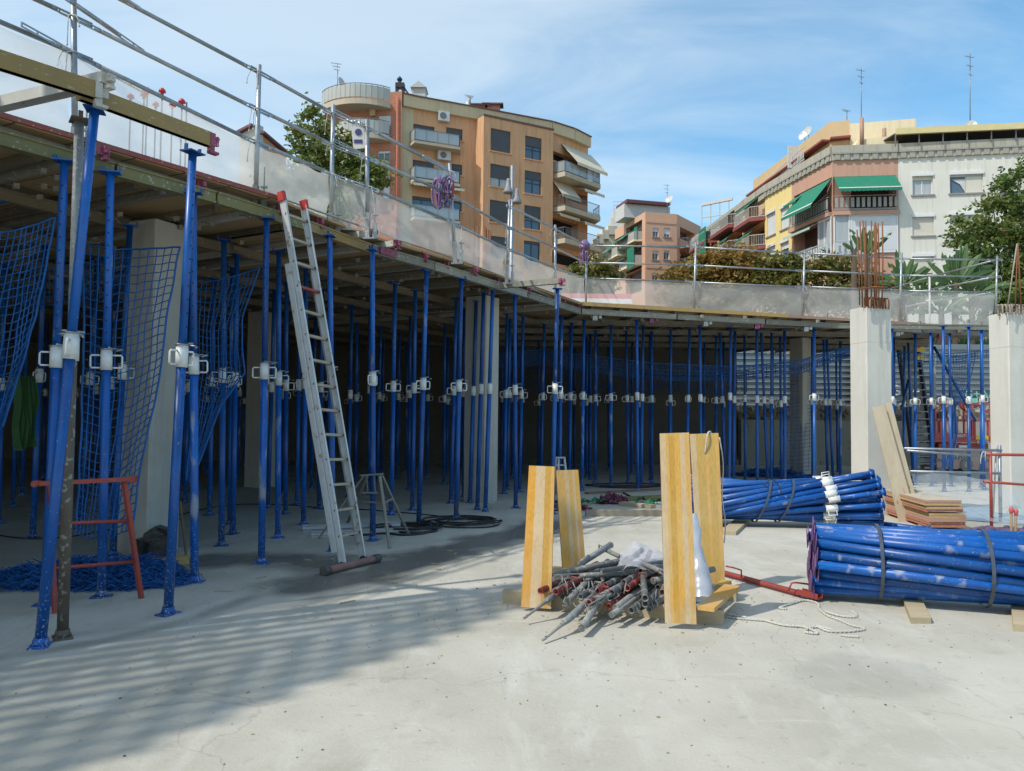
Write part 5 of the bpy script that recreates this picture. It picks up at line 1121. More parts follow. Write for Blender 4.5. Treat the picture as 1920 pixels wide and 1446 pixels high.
def foliage(blobs, n, ls, seed, hollow=.5, tonebase=0, asp=.5):
    """blobs: centre, radii. leaves gathered on twigs through each blob's volume"""
    rg_ = random.Random(seed); q = MB(); tone = []
    vol = [b[1][0]*b[1][1]*b[1][2] for b in blobs]; tot = sum(v**.75 for v in vol)
    for (c, rad), v in zip(blobs, vol):
        c = V(c); nt_ = max(3, int(n*v**.75/tot/14)); bt = rg_.uniform(-.12, .12)
        for k in range(nt_):
            d = V((rg_.gauss(0, 1), rg_.gauss(0, 1), rg_.gauss(0, 1))).normalized(); r = (hollow+(1-hollow)*rg_.random())*rg_.uniform(.75, 1.12)
            tc_ = c+V((d.x*rad[0]*r, d.y*rad[1]*r, d.z*rad[2]*r)); tw_ = rg_.uniform(.0, .45); sp = ls*2.2; td = (d+V((0, 0, rg_.uniform(-.2, .5)))).normalized()
            for j in range(14):
                p = tc_+td*rg_.uniform(-1, 1.2)*sp+V((rg_.gauss(0, .5), rg_.gauss(0, .5), rg_.gauss(0, .45)))*sp*.8
                a = V((rg_.gauss(0, 1), rg_.gauss(0, 1), rg_.gauss(0, .6))).normalized(); b = a.cross(V((rg_.gauss(0, 1), rg_.gauss(0, 1), rg_.gauss(0, 1)))).normalized(); s = ls*rg_.uniform(.55, 1.25)
                i = len(q.v); q.v += [p-a*s, p+b*s*asp, p+a*s, p-b*s*asp]; q.face((i, i+1, i+2, i+3)); t = min(1, max(0, tonebase+.25+bt+tw_*.8+rg_.uniform(-.15, .2))); tone += [t]*4
    return q, tone
def crown(name, blobs, n, ls, seed, m_, par=None, label=None, cat=None, group=None, **k):
    q, tone = foliage(blobs, n, ls, seed, **k); o = q.build(name, m_, par) if par else solo(name, q, m_, label, cat, group); at = o.data.attributes.new('tone', 'FLOAT', 'POINT'); at.data.foreach_set('value', tone); return o
def PB(px, py, dep, rx, ry, rd=None):
    c = D(px, py, dep); k = dep/F; return (c, (rx*k, (rd or min(rx, 60))*k, ry*k))
def tree(label, base, blobs, n, ls, seed, m_, r0=.16, cat='tree', **k):
    r_ = thing('tree' if cat == 'tree' else 'shrub', label, cat, base); base = V(base); cen = sum((b[0] for b in blobs), V((0, 0, 0)))/len(blobs); top = V((cen.x, cen.y, cen.z-.3)); q = MB()
    mid = base.lerp(top, .5)+V((.15, 0, 0)); q.tube([base, mid, top], [r0, r0*.75, r0*.5], 8)
    for b in blobs: st = base.lerp(top, .55+.35*random.random()); e = b[0]; q.tube([st, st.lerp(e, .5)+V((0, 0, .15)), e], [r0*.35, r0*.22, r0*.07], 5)
    q.build('trunk', BARK, r_); crown('crown', blobs, n, ls, seed, m_, r_, **k); return r_
d_ = 34
tree('leafy green tree rising behind the net left of the curved block', (D(620, 700, d_).x, d_, TZ),
     [PB(585, 212, d_, 22, 16), PB(562, 245, d_, 26, 18), PB(600, 250, d_, 34, 28), PB(570, 285, d_, 34, 26), PB(620, 290, d_, 40, 36), PB(655, 262, d_, 22, 18), PB(660, 310, d_, 44, 30), PB(695, 330, d_, 40, 26), PB(715, 322, d_, 22, 16), PB(600, 335, d_, 60, 40), PB(660, 365, d_, 60, 40), PB(560, 340, d_, 40, 40), PB(545, 262, d_, 14, 10)], 9000, .13, 11, LM_G, .2, hollow=.25)
tree('pale tree half hidden by the net left of the ladder', (D(500, 700, 30).x, 30, TZ), [PB(510, 340, 30, 40, 28), PB(560, 370, 30, 40, 30), PB(620, 400, 30, 50, 26)], 2500, .12, 13, LM_G, .12, hollow=.2)
d_ = 31
tree('greenish brown shrub right of the curved block', (D(1105, 700, d_).x, d_, TZ), [PB(1085, 505, d_, 24, 16), PB(1112, 500, d_, 30, 20), PB(1140, 515, d_, 26, 18), PB(1105, 530, d_, 50, 26)], 4200, .10, 17, LM_B, .1, cat='shrub', hollow=.2, tonebase=-.12)
tree('rusty brown leafy shrub, left part of the row behind the far net', (D(1300, 700, d_).x, d_, TZ), [PB(1262, 522, d_, 32, 14), PB(1300, 500, d_, 34, 20), PB(1335, 485, d_, 36, 18), PB(1372, 482, d_, 40, 20), PB(1320, 520, d_, 60, 22), PB(1390, 510, d_, 50, 26), PB(1300, 560, d_, 70, 34), PB(1380, 560, d_, 60, 34)], 11000, .11, 19, LM_B, .12, cat='shrub', hollow=.2, tonebase=.16)
tree('greener leafy shrub, middle of the row behind the far net', (D(1470, 700, d_).x, d_, TZ), [PB(1430, 500, d_, 36, 20), PB(1470, 498, d_, 36, 22), PB(1440, 530, d_, 60, 28), PB(1500, 515, d_, 44, 26), PB(1545, 505, d_, 40, 24), PB(1585, 510, d_, 30, 22), PB(1480, 565, d_, 70, 34), PB(1570, 560, d_, 60, 36)], 12000, .11, 23, LM_B, .12, cat='shrub', hollow=.2, tonebase=-.1)
tree('yellowish shrub behind the rusty bars', (D(1650, 700, d_).x, d_, TZ), [PB(1625, 530, d_, 34, 26), PB(1660, 545, d_, 36, 24), PB(1700, 565, d_, 30, 18), PB(1640, 575, d_, 60, 26)], 5200, .11, 29, LM_B, .12, cat='shrub', hollow=.2, tonebase=.02)
d_ = 32
tree('large green tree with pink blossom at the right edge', (D(1900, 700, d_).x, d_, TZ),
     [PB(1885, 345, d_, 26, 24), PB(1912, 325, d_, 20, 24), PB(1862, 385, d_, 30, 26), PB(1905, 390, d_, 40, 34), PB(1835, 425, d_, 30, 24), PB(1800, 415, d_, 18, 16), PB(1870, 440, d_, 46, 32), PB(1920, 450, d_, 40, 40), PB(1800, 450, d_, 26, 22), PB(1840, 480, d_, 44, 34), PB(1900, 510, d_, 50, 44), PB(1950, 420, d_, 50, 80), PB(1870, 560, d_, 60, 40), PB(1950, 540, d_, 50, 60), PB(1860, 630, d_, 70, 50), PB(1800, 640, d_, 30, 30)], 22000, .105, 31, LM_P, .2, hollow=.25)
# paddle leaved plants
def paddle(label, cx, cy, dep, n, Lpx, seed, spread=1.0):
    rg_ = random.Random(seed); b = D(cx, cy, dep); r_ = thing('paddle_leaf_plant', label, 'plant', (b.x, dep, TZ)); k = dep/F; q = MB(); q.tube([V((b.x, dep, TZ)), V((b.x, dep, b.z))], [.16, .1], 8); q.build('stem', BARK, r_)
    q = MB(); tone = []
    for j in range(n):
        a = -1.25+2.5*(j+.5)/n+rg_.uniform(-.12, .12); az = rg_.uniform(-.9, .9); L_ = Lpx*k*rg_.uniform(.75, 1.15); d = V((math.sin(a)*spread, math.sin(az)*.6*abs(math.sin(a))-.15, math.cos(a)*.95+.1)).normalized()
        s0 = V((b.x, dep, b.z-.2*L_)); pts = []; m_ = 9; g = V((0, 0, -1)); tot = s0.copy(); dd = d.copy()
        for i in range(m_+1):
            pts.append(tot.copy()); dd = (dd+g*.075*abs(math.sin(a))).normalized(); tot = tot+dd*L_*1.35/m_
        side = d.cross(V((0, -1, .2))).normalized(); side = (side+V((0, rg_.uniform(-.5, .5), 0))).normalized(); w_ = L_*.15; t0 = rg_.uniform(.1, .9)
        nrm = side.cross(d)
        for s_ in (-1, 1):
            prev = None
            for i in range(2, m_+1):
                t = (i-2)/(m_-2); ww = w_*math.sin(math.pi*min(1, .1+t*.9))**.6*(1-.1*t); 
                e = pts[i]+side*s_*ww+nrm*(-.25*ww)
                if prev is not None and not (rg_.random() < .12):
                    i0 = len(q.v); q.v += [pts[i-1], pts[i], e, prev]; q.face((i0, i0+1, i0+2, i0+3), True); tone += [min(1, max(0, t0+rg_.uniform(-.08, .08)))]*4
                prev = e
        i0 = len(q.v); q.tube([pts[0], pts[3], pts[6], pts[9]], [.035, .025, .015, .006], 4); tone += [.95]*(len(q.v)-i0)
    o = q.build('leaves', LM_K, r_); at = o.data.attributes.new('tone', 'FLOAT', 'POINT'); at.data.foreach_set('value', tone)
paddle('broad leaved palm like plant just right of the rusty bars', 1695, 530, 30, 10, 50, 3); paddle('dark broad leaved plant drooping low right of the rusty bars', 1728, 555, 30, 9, 42, 5, 1.3)
paddle('tall broad leaved plant left of the blossom tree', 1790, 530, 30, 12, 62, 7); paddle('broad leaved plant beneath the blossom tree', 1822, 545, 30.3, 11, 54, 9, 1.2); paddle('lone upright broad leaved plant behind the rusty bars', 1626, 475, 28, 5, 45, 11, .35); paddle('low broad leaved plant by the last guard post', 1765, 580, 29.9, 11, 46, 13, 1.2)
paddle('dark broad leaves just over the balcony at the rusty bars', 1601, 468, 29, 4, 26, 15, 1.2)
for k, (x, y) in enumerate(((1795, 690), (1840, 685))): paddle(f'broad leaved plant seen under the deck above the hoarding, {"left" if k == 0 else "right"} one', x, y, 31, 12, 70, 21+k, 1.1)
# ---------------------------------------------------------------- ladder
r_ = thing('ladder', 'aluminium extension ladder with red caps leaning on the deck edge', 'ladder', G(655, 1055))
B0, B1 = G(641, 1056, .07), G(681, 1044, .07); T0, T1 = D(527, 360, 8.22), D(569, 376, 8.36)
def LP(s, t): return (B0.lerp(T0, t) if s == 0 else B1.lerp(T1, t))
lat = (B1-B0).normalized(); ld = (T0-B0).normalized(); ln = lat.cross(ld).normalized(); ln = ln if ln.y > 0 else -ln
for s in (0, 1):
    q = MB(); a, b = LP(s, 0), LP(s, .985); o_ = lat*(.0)
    q.beam(a, b, .075, .006, lat); 
    for k in (-1, 1): q.beam(a+ln*.036*k+lat*(.012 if s == 0 else -.012), b+ln*.036*k+lat*(.012 if s == 0 else -.012), .024, .006, ln)
    q.build('stile', ALU, r_)
    q = MB(); sh_ = lat*(-.034 if s == 0 else .034)+ln*.05; a2, b2 = LP(s, .03)+sh_, LP(s, .80)+sh_; q.beam(a2, b2, .06, .006, lat)
    for k in (-1, 1): q.beam(a2+ln*.028*k+lat*(.01 if s == 0 else -.01), b2+ln*.028*k+lat*(.01 if s == 0 else -.01), .02, .006, ln)
    q.build('stile', ALU, r_)
    q = MB(); q.beam(LP(s, .975), LP(s, 1.0), .085, .04, lat); q.build('end_cap', mat('red_plastic', (.5, .03, .02), (.4, .03, .02), rough=.4), r_)
for k in range(14):
    t = (1056-(403+46.6*k))/(1056-360); q = MB(); a, b = LP(0, t), LP(1, t); q.beam(a+ln*.0, b, .032, .026, ld); 
    o_ = q.build('rung', REDP if k == 3 else mat('muddy_rung', (.40, .36, .29), (.28, .22, .15), rough=.8, scale=12), r_)
    q = MB(); q.box(a+lat*.012-ln*.02, (.03, .03, .02)); q.box(b-lat*.012-ln*.02, (.03, .03, .02)); q.build('rung_socket', mat('dark_bracket', (.07, .07, .08), (.05, .05, .05)), o_)
    if k == 3: o_['label'] = 'red rung'
q = MB(); a, b = G(608, 1071, .045), G(708, 1047, .045); q.tube([a, b], .036, 12); q.build('foot_bar', mat('pinkish_tube', (.30, .15, .12), (.2, .12, .1), rough=.8, spk=(.4, .35, .3), spkscale=20), r_)
for p, d in ((a, (b-a).normalized()), (b, (a-b).normalized())):
    q = MB(); q.tube([p-d*.02, p+d*.06], .047, 9); q.build('foot_cap', mat('cement_lump', (.16, .15, .13), (.05, .05, .05), rough=.95, scale=30, bump=.8), r_)
for s in (0, 1): q = MB(); q.tube([LP(s, 0)+V((-.0, -.05, -.02)), LP(s, 0)+V((0, .05, -.02))], .035, 8); q.build('hinge', BLACK, r_)

# ---------------------------------------------------------------- aluminium beams, grey trestle, cables
for k, (pa, pb, h_, lab) in enumerate((((567, 990), (750, 983), .085, 'aluminium beam on the floor behind the ladder foot, rear one'), ((583, 1001), (765, 994), .07, 'aluminium beam on the floor behind the ladder foot, front one'))):
    a, b = G(*pa, h_/2), G(*pb, h_/2); q = MB(); q.beam(a, b, .07, h_*.5); q.beam(a+V((0, 0, h_*.42)), b+V((0, 0, h_*.42)), .09, .012); q.beam(a-V((0, 0, h_*.42)), b-V((0, 0, h_*.42)), .09, .012); solo('aluminium_beam', q, mat('bright_aluminium', (.62, .62, .62), (.5, .5, .5), rough=.35, metal=.3, scale=3), lab, 'beam')
r_ = thing('trestle', 'grey metal trestle with splayed legs standing round a blue prop', 'trestle', G(700, 1005)); TG = mat('muddy_grey', (.26, .25, .21), (.18, .16, .13), rough=.75, scale=14, amt=.9, spk=(.4, .38, .33), spkscale=30)
top = [D(682, 893, 9.9), D(712, 893, 9.5), D(716, 892, 9.9), D(688, 894, 10.3)]; feet = [G(597, 1010), G(731, 1029), G(766, 1002), G(650, 985)]
q = MB(); q.beam(D(677, 891, 9.7), D(718, 889, 9.7), .16, .012); q.build('head', TG, r_)
for a, b in zip(top, feet): q = MB(); q.beam(a, b, .035, .022); q.build('leg', TG, r_)
def lj(a, b, t): return a.lerp(b, t)
for (i, j, t) in ((1, 2, .38), (0, 3, .4), (0, 1, .38), (2, 3, .4)): q = MB(); q.beam(lj(top[i], feet[i], t), lj(top[j], feet[j], t), .03, .018); q.build('brace', TG, r_)
q = MB(); q.beam(D(688, 893, 9.7), D(690, 925, 9.7), .02, .01); q.beam(D(701, 893, 9.7), D(704, 925, 9.7), .02, .01); q.beam(D(680, 924, 9.7), D(708, 924, 9.7), .03, .02); q.build('hanger', TG, r_)
def smooth(pts, n=6):
    out = []; P = [V(p) for p in pts]
    for i in range(len(P)-1):
        p0, p1, p2, p3 = P[max(0, i-1)], P[i], P[i+1], P[min(len(P)-1, i+2)]
        for k in range(n):
            t = k/n; out.append(.5*((2*p1)+(p2-p0)*t+(2*p0-5*p1+4*p2-p3)*t*t+(3*p1-p0-3*p2+p3)*t*t*t))
    out.append(P[-1]); return out
def coil(cx, cy, rx, ry, n, seed, r=.011, z=.012):
    rg_ = random.Random(seed); pts = []
    for k in range(n*14):
        a = 2*math.pi*k/14; tt = k//14; f_ = 1+.25*math.sin(tt*2.1+seed)+.12*math.sin(a*2+tt); p = G(cx+rx*f_*math.cos(a)+rx*.2*math.sin(tt*1.7), cy+ry*f_*math.sin(a)+ry*.3*math.cos(tt*2.3)); p.z = z+(tt % 4)*r*1.3+.01*math.sin(a*3+tt)**2; pts.append(p)
    return pts
q = MB(); q.tube(smooth(coil(868, 981, 56, 7, 7, 1), 2), .011, 6); q.tube(smooth([G(855, 945, .6), G(862, 968, .25), G(880, 975, .02)]), .009, 6); solo('cable_coil', q, BLACK, 'black cable lying in a loose coil at the foot of a blue prop', 'cable')
q = MB(); q.tube(smooth(coil(765, 993, 52, 6, 4, 3), 2), .015, 6); q.tube(smooth([G(x, y, .015) for x, y in ((612, 998), (640, 1002), (680, 1003), (720, 1000), (760, 1003), (800, 999), (815, 990), (790, 984), (765, 982))]), .015, 6); solo('hose', q, BLACK, 'thick black hose looped around the foot of the worn prop', 'hose')
q = MB(); q.tube(smooth([G(x, y, .01) for x, y in ((-30, 1000), (90, 1010), (250, 985), (420, 948), (540, 947), (600, 952), (660, 954), (740, 960), (800, 965), (850, 971), (890, 974))]), .009, 5); solo('cable', q, BLACK, 'long thin black cable running across the shaded floor', 'cable')
q = MB(); q.tube(smooth(coil(1170, 913, 60, 3.0, 3, 5), 2), .016, 6); solo('hose', q, BLACK, 'black hose looped on the floor below the pair of props', 'hose')
q = MB(); q.tube(smooth([G(x, y, .02) for x, y in ((1050, 938), (1038, 941), (1052, 945), (1036, 949), (1054, 954), (1040, 957))]), .014, 6); solo('cable_coil', q, BLACK, 'short black coil between the two left planks', 'cable')

# ---------------------------------------------------------------- blue netting
NB = mat('net_blue', (.012, .13, .40), (.008, .09, .30), rough=.7)
def netpatch(name, rows, dep, nu, nv, label, seed, r=.0062, amp=.03, hexa=False):
    """rows: list of pixel polylines (top to bottom), each with the same number of points; dep: depth of each row"""
    def row(i, u):
        R = rows[i]; f_ = u*(len(R)-1); k = min(int(f_), len(R)-2); t = f_-k; return R[k][0]+(R[k+1][0]-R[k][0])*t, R[k][1]+(R[k+1][1]-R[k][1])*t
    P = {}
    for j in range(nv+1):
        v = j/nv; f_ = v*(len(rows)-1); i = min(int(f_), len(rows)-2); t = f_-i
        for k in range(nu+1):
            u = k/nu; a, b = row(i, u), row(i+1, u); x, y = a[0]+(b[0]-a[0])*t, a[1]+(b[1]-a[1])*t; d = dep[i]+(dep[i+1]-dep[i])*t
            w_ = noise.noise(V((u*3+seed, v*4, seed)))*amp*3; jx = noise.noise(V((u*9, v*9, seed+3)))*amp*.5; jz = -abs(math.sin(math.pi*u*nu))*0; P[k, j] = D(x, y, d+w_)+V((jx, 0, noise.noise(V((u*8, v*8, seed+7)))*amp*.5))
    q = MB()
    for j in range(nv+1): q.tube([P[k, j] for k in range(nu+1)], r*(1.8 if j == 0 else 1), 3, caps=False)
    for k in range(nu+1): q.tube([P[k, j] for j in range(nv+1)], r*(1.8 if k in (0, nu) else 1), 3, caps=False)
    return solo(name, q, NB, label, 'safety net')
netpatch('safety_net', [[(-90, 425), (10, 437), (60, 424), (104, 408)], [(-110, 560), (-20, 560), (40, 548), (80, 535)], [(-130, 700), (-40, 700), (20, 690), (52, 650)], [(-150, 840), (-60, 840), (-20, 835), (6, 800)]], [6.6, 6.7, 6.7, 6.8], 13, 26, 'blue net hanging at the far left edge of the picture', 1)
netpatch('safety_net', [[(155, 458), (215, 468), (280, 466), (338, 463)], [(158, 600), (205, 612), (262, 600), (314, 585)], [(155, 740), (200, 755), (250, 745), (299, 715)], [(150, 880), (185, 895), (225, 890), (268, 850)], [(142, 1000), (170, 1010), (205, 1010), (248, 990)]], [7.5, 7.3, 7.2, 7.1, 7.0], 12, 34, 'blue net hanging in front of the first concrete column', 2)
netpatch('safety_net', [[(368, 528), (410, 526), (450, 515), (487, 502)], [(366, 610), (395, 615), (425, 610), (452, 600)], [(366, 690), (395, 705), (425, 712), (458, 700)], [(362, 780), (380, 785), (398, 780), (412, 765)], [(350, 900), (354, 905), (358, 905), (362, 900)]], [9.3, 9.1, 9.0, 8.8, 8.6], 12, 26, 'blue net drawn to a bunch right of the first concrete column', 3)
netpatch('safety_net', [[(-60, 470), (60, 500), (160, 495), (235, 465)], [(-60, 560), (60, 575), (160, 565), (235, 545)]], [9.5, 9.5], 34, 9, 'blue net stretched high in the dark left of the first column', 5)
netpatch('safety_net', [[(935, 664), (1020, 656), (1110, 668), (1230, 682), (1380, 688), (1500, 676), (1570, 655), (1600, 650)], [(935, 690), (1020, 684), (1110, 698), (1230, 712), (1380, 715), (1500, 700), (1570, 676), (1600, 668)]], [18.9, 19.2], 100, 9, 'long blue net sagging across the opening beneath the far deck', 6, r=.010, amp=.05)
netpatch('safety_net', [[(935, 690), (1100, 690), (1250, 705), (1400, 700)], [(935, 735), (1100, 735), (1250, 738), (1400, 735)]], [24, 24.5], 50, 8, 'darker blue net sagging further back beneath the far deck', 7, r=.009, amp=.05)
netpatch('safety_net', [[(1470, 700), (1500, 700), (1530, 695)], [(1470, 790), (1498, 790), (1528, 785)], [(1460, 880), (1490, 885), (1525, 880)]], [21, 21, 20.5], 7, 26, 'dark net hanging beside the shaded inner column', 8, r=.007)
netpatch('safety_net', [[(1672, 660), (1740, 664), (1800, 662), (1855, 656)], [(1672, 680), (1740, 684), (1800, 680), (1855, 668)]], [19.5, 19.5], 30, 3, 'blue net rope strung before the stair tower', 9, r=.007)
netpatch('safety_net', [[(1775, 672), (1800, 668), (1830, 662)], [(1782, 700), (1802, 702), (1822, 700)], [(1785, 735), (1795, 742), (1806, 748)], [(1786, 760), (1790, 762), (1792, 762)], [(1784, 820), (1788, 822), (1794, 818)], [(1772, 872), (1778, 878), (1786, 880)]], [20, 20, 19.8, 19.5, 19.5, 19.4], 9, 34, 'blue net knotted round the thick props before the red lift', 10, r=.007)
def heap(name, c, rx, ry, hz, n, m_, r, seed, label, cat, loopr=.12):
    rg_ = random.Random(seed); q = MB(); c = V(c)
    for k in range(n):
        a = rg_.random()*6.28; rr_ = math.sqrt(rg_.random()); p = c+V((math.cos(a)*rx*rr_, math.sin(a)*ry*rr_, 0)); h = hz*(1-rr_*rr_)*rg_.uniform(.2, 1)+r; pts = []; ph = rg_.random()*9
        for j in range(9): t = j/8*rg_.uniform(3, 6.3); pts.append(p+V((math.cos(t+ph)*loopr*rg_.uniform(.6, 1.3), math.sin(t+ph)*loopr*rg_.uniform(.5, 1.2), max(r, h+math.sin(t*2+ph)*hz*.25))))
        q.tube(pts, r, 4, caps=False)
    return solo(name, q, m_, label, cat)
q = MB(); c = G(170, 1092); n = 40
heap('net_pile', G(165, 1090), .95, .38, .20, 1100, NB, .0035, 4, 'crumpled blue net piled on the floor behind the red trestle', 'safety net', .12)
heap('net_pile', G(262, 1075), .35, .25, .16, 350, NB, .0035, 5, 'smaller heap of blue net at the foot of the first column', 'safety net', .1)
heap('net_pile', G(1450, 893), 1.1, .7, .2, 160, NB, .01, 6, 'blue net lying on the dark floor by the shaded inner column', 'safety net', .2)
heap('net_pile', G(1520, 900), .5, .4, .12, 70, NB, .01, 7, 'small blue net heap right of the shaded inner column', 'safety net', .2)
# dark bag, yellow timber, green strap
q = MB(); c = G(285, 1045); rg_ = random.Random(2); pts = [c+V((-.16, 0, 0)), c+V((.12, -.05, 0)), c+V((.18, 0, .2)), c+V((.16, -.02, .30)), c+V((.02, .0, .34)), c+V((-.10, 0, .26))]; q.prism(pts, (0, .14, 0)); q.prism([c+V((-.25, .02, 0)), c+V((-.1, -.08, 0)), c+V((-.05, -.06, .16)), c+V((-.18, .0, .2))], (.02, .2, 0)); solo('bag', q, mat('black_plastic', (.02, .02, .02), (.04, .04, .04), rough=.35, bump=.6, bscale=20), 'crumpled black plastic bag against the first column', 'bag')
q = MB(); a, b = G(288, 1056, .04), G(350, 1048, .04); q.beam(a, b, .14, .08); solo('timber_block', q, EYEL, 'short yellow timber at the foot of the first column', 'timber')
q = MB(); a, b = G(350, 1052, .005), D(338, 940, 8.5); q.beam(a, b, .02, .02); solo('timber_stick', q, mat('old_wood', (.16, .10, .05), (.1, .07, .04), rough=.9), 'thin brown stick leaning on the first column', 'stick')
GS = mat('green_strap', (.035, .10, .02), (.02, .06, .02), rough=.8, scale=4)
q = MB(); rg_ = random.Random(6)
for k in range(6):
    x0 = 30+k*3.5; c = D(x0, 705, 7.2+.03*k); e = D(x0+rg_.uniform(-4, 6), rg_.uniform(800, 855), 7.2+.03*k); pts = smooth([c, c.lerp(e, .35)+V((rg_.uniform(-.03, .05), 0, 0)), c.lerp(e, .7)+V((rg_.uniform(-.05, .05), 0, 0)), e], 4)
    for i in range(len(pts)-1): w_ = .035+.01*k; q.prism([pts[i]-V((w_, 0, 0)), pts[i]+V((w_, 0, 0)), pts[i+1]+V((w_, 0.01, 0)), pts[i+1]-V((w_, -.01, 0))], (0, .004, 0))
solo('strap', q, GS, 'green lifting strap hanging in folds at the left edge', 'strap')

# ---------------------------------------------------------------- red trestle
r_ = thing('trestle', 'red metal trestle frame behind the nearest leaning prop', 'trestle', G(185, 1130))
zt = .98; a, b = D(74, 907, 6.25), D(252, 898, 6.5)
q = MB(); q.beam(a, b, .035, .035); q.tube([a-V((.02, .04, 0)), a+V((-.02, .04, 0))], .028, 8); q.box(b+V((-.01, 0, .0)), (.05, .05, .06)); q.build('top_bar', REDP, r_)
RL = (D(233, 903, 6.5), G(265, 1122)); RL2 = (D(233, 903, 6.52), G(232, 1075)); LL = (D(93, 912, 6.25), G(103, 1150)); LL2 = (D(93, 912, 6.27), G(62, 1095))
for a, b in (RL, LL): q = MB(); q.beam(a, b, .034, .034); q.build('leg', REDP, r_)
for t in (.33, .68): q = MB(); q.tube([LL[0].lerp(LL[1], t-.03), RL[0].lerp(RL[1], t)], .015, 8); q.build('crossbar', REDP, r_)
def twistwood(): pass
# ---------------------------------------------------------------- upright planks and timbers
PLK = mat('yellow_plank', (.50, .29, .045), (.42, .30, .15), rough=.5, scale=2.2, amt=.55, stretch=(5, 5, .35), spk=(.12, .07, .03), spkscale=14, spkth=.72, bump=.1, bscale=40)
def plank_mat(name, c, c2, c3):
    """varnished board: broad worn strips, fine grain along its length, knots and stains"""
    M = mat(name, c, c2, rough=.5, scale=2.0, amt=.5, stretch=(1, 1, .8), bump=.1, bscale=30); nt = M.node_tree; L = nt.links; b = nt.nodes['Principled BSDF']; src = b.inputs['Base Color'].links[0].from_socket
    tc = N(nt, 'ShaderNodeTexCoord')
    def lay(src, sc, st, lo, hi, amt, col, det=6):
        mp = N(nt, 'ShaderNodeMapping'); mp.inputs['Scale'].default_value = st; L.new(tc.outputs['Object'], mp.inputs[0]); n = N(nt, 'ShaderNodeTexNoise'); n.inputs['Scale'].default_value = sc; n.inputs['Detail'].default_value = det; L.new(mp.outputs[0], n.inputs[0])
        r = N(nt, 'ShaderNodeMapRange'); r.inputs[1].default_value = lo; r.inputs[2].default_value = hi; r.inputs[4].default_value = amt; L.new(n.outputs[0], r.inputs[0]); mx = N(nt, 'ShaderNodeMix', data_type='RGBA'); L.new(r.outputs[0], mx.inputs[0]); L.new(src, mx.inputs[6]); mx.inputs[7].default_value = (*col, 1); return mx.outputs[2]
    src = lay(src, 120, (1, 1, .02), .45, .75, .40, tuple(x*.45 for x in c), 3); src = lay(src, 1.6, (1, 1, .9), .46, .66, .75, c3); src = lay(src, 4, (1, 1, .5), .52, .70, .55, (.30, .15, .04)); src = lay(src, 5, (1, 1, .8), .60, .72, .5, c3); src = lay(src, 9, (1, 1, .6), .68, .74, .6, (.10, .07, .04)); src = lay(src, 60, (1, 1, 1), .68, .72, .5, (.55, .5, .4))
    L.new(src, b.inputs['Base Color']); return M
PK = [plank_mat(f'worn_plank_{w}', c, c2, c3) for w, c, c2, c3 in (('amber', (.62, .28, .01), (.52, .30, .08), (.56, .40, .22)), ('pale', (.46, .30, .14), (.60, .34, .03), (.50, .38, .24)), ('golden', (.60, .30, .02), (.56, .34, .09), (.58, .42, .22)), ('ochre', (.52, .32, .06), (.44, .29, .09), (.52, .40, .2)))]
STV = [plank_mat('stave_bare', (.56, .40, .22), (.50, .36, .2), (.62, .52, .36)), plank_mat('stave_honey', (.58, .31, .05), (.54, .34, .12), (.60, .46, .24)), plank_mat('stave_dark', (.50, .25, .02), (.46, .27, .05), (.54, .36, .14))]
PEDGE = mat('plank_edge', (.22, .08, .04), (.30, .15, .06), rough=.8)
def plank(bl, br, tl, tr, dep, m_, label, th=.027, hang=None):
    """upright board given by its four pixel corners at its own distance, dep of (foot, head)"""
    a, b = D(*bl, dep[0]), D(*br, dep[0]+dep[2]); d, c = D(*tl, dep[1]), D(*tr, dep[1]+dep[2]); n = (b-a).cross(d-a).normalized(); n = n if n.y > 0 else -n
    q = MB(); ns = 6; rg_ = random.Random(int(bl[0])); us = sorted([0, 1]+[k/ns+rg_.uniform(-.05, .05) for k in range(1, ns)]); pick = [0, 2, 1, 0, 3, 2, 0, 1]; rg_.shuffle(pick)
    for k in range(ns):
        u0, u1 = us[k], us[k+1]; i0 = len(q.f); q.prism([a.lerp(b, u0), a.lerp(b, u1), d.lerp(c, u1), d.lerp(c, u0)], n*th)
        for j in range(i0, len(q.f)): q.mi[j] = 1
        q.mi[i0] = q.mi[i0+1] = (0, 2, 3, 4)[pick[k] % 4]
    q.mat = 1; q.prism([a.lerp(b, -.004), a.lerp(b, 0), d.lerp(c, 0), d.lerp(c, -.004)], n*th); q.prism([a.lerp(b, 1), a.lerp(b, 1.004), d.lerp(c, 1.004), d.lerp(c, 1)], n*th)
    o_ = solo('plank', q, [m_, PEDGE, STV[0], STV[1], STV[2]], label, 'plank'); return o_
plank((977, 1138), (1033, 1142), (992, 873), (1040, 875), (6.38, 6.62, -.04), PK[0], 'upright yellow plank at the left end of the pipe pile, nearest left one')
plank((1056, 1083), (1100, 1085), (1043, 882), (1084, 881), (7.55, 7.70, .03), PK[1], 'upright worn plank with a bare left half, behind the left one')
plank((1247, 1168), (1306, 1171), (1237, 813), (1292, 811), (5.88, 6.10, -.03), PK[2], 'tall upright yellow plank at the right end of the pipe pile, front one')
o_ = plank((1310, 1104), (1360, 1104), (1293, 814), (1347, 812), (7.08, 7.25, -.05), PK[3], 'tall upright plank with rope over its top, behind the front one')
TIM = mat('pale_timber', (.46, .38, .25), (.36, .29, .18), rough=.85, scale=4, stretch=(1, 6, 6), spk=(.2, .15, .1), spkscale=20, spkth=.68)
def timber(pa, pb, w_, h_, label, z0=0.0):
    a, b = G(*pa), G(*pb); a.z = b.z = z0+h_/2; q = MB(); q.beam(a, b, w_, h_); return solo('timber', q, TIM, label, 'timber')
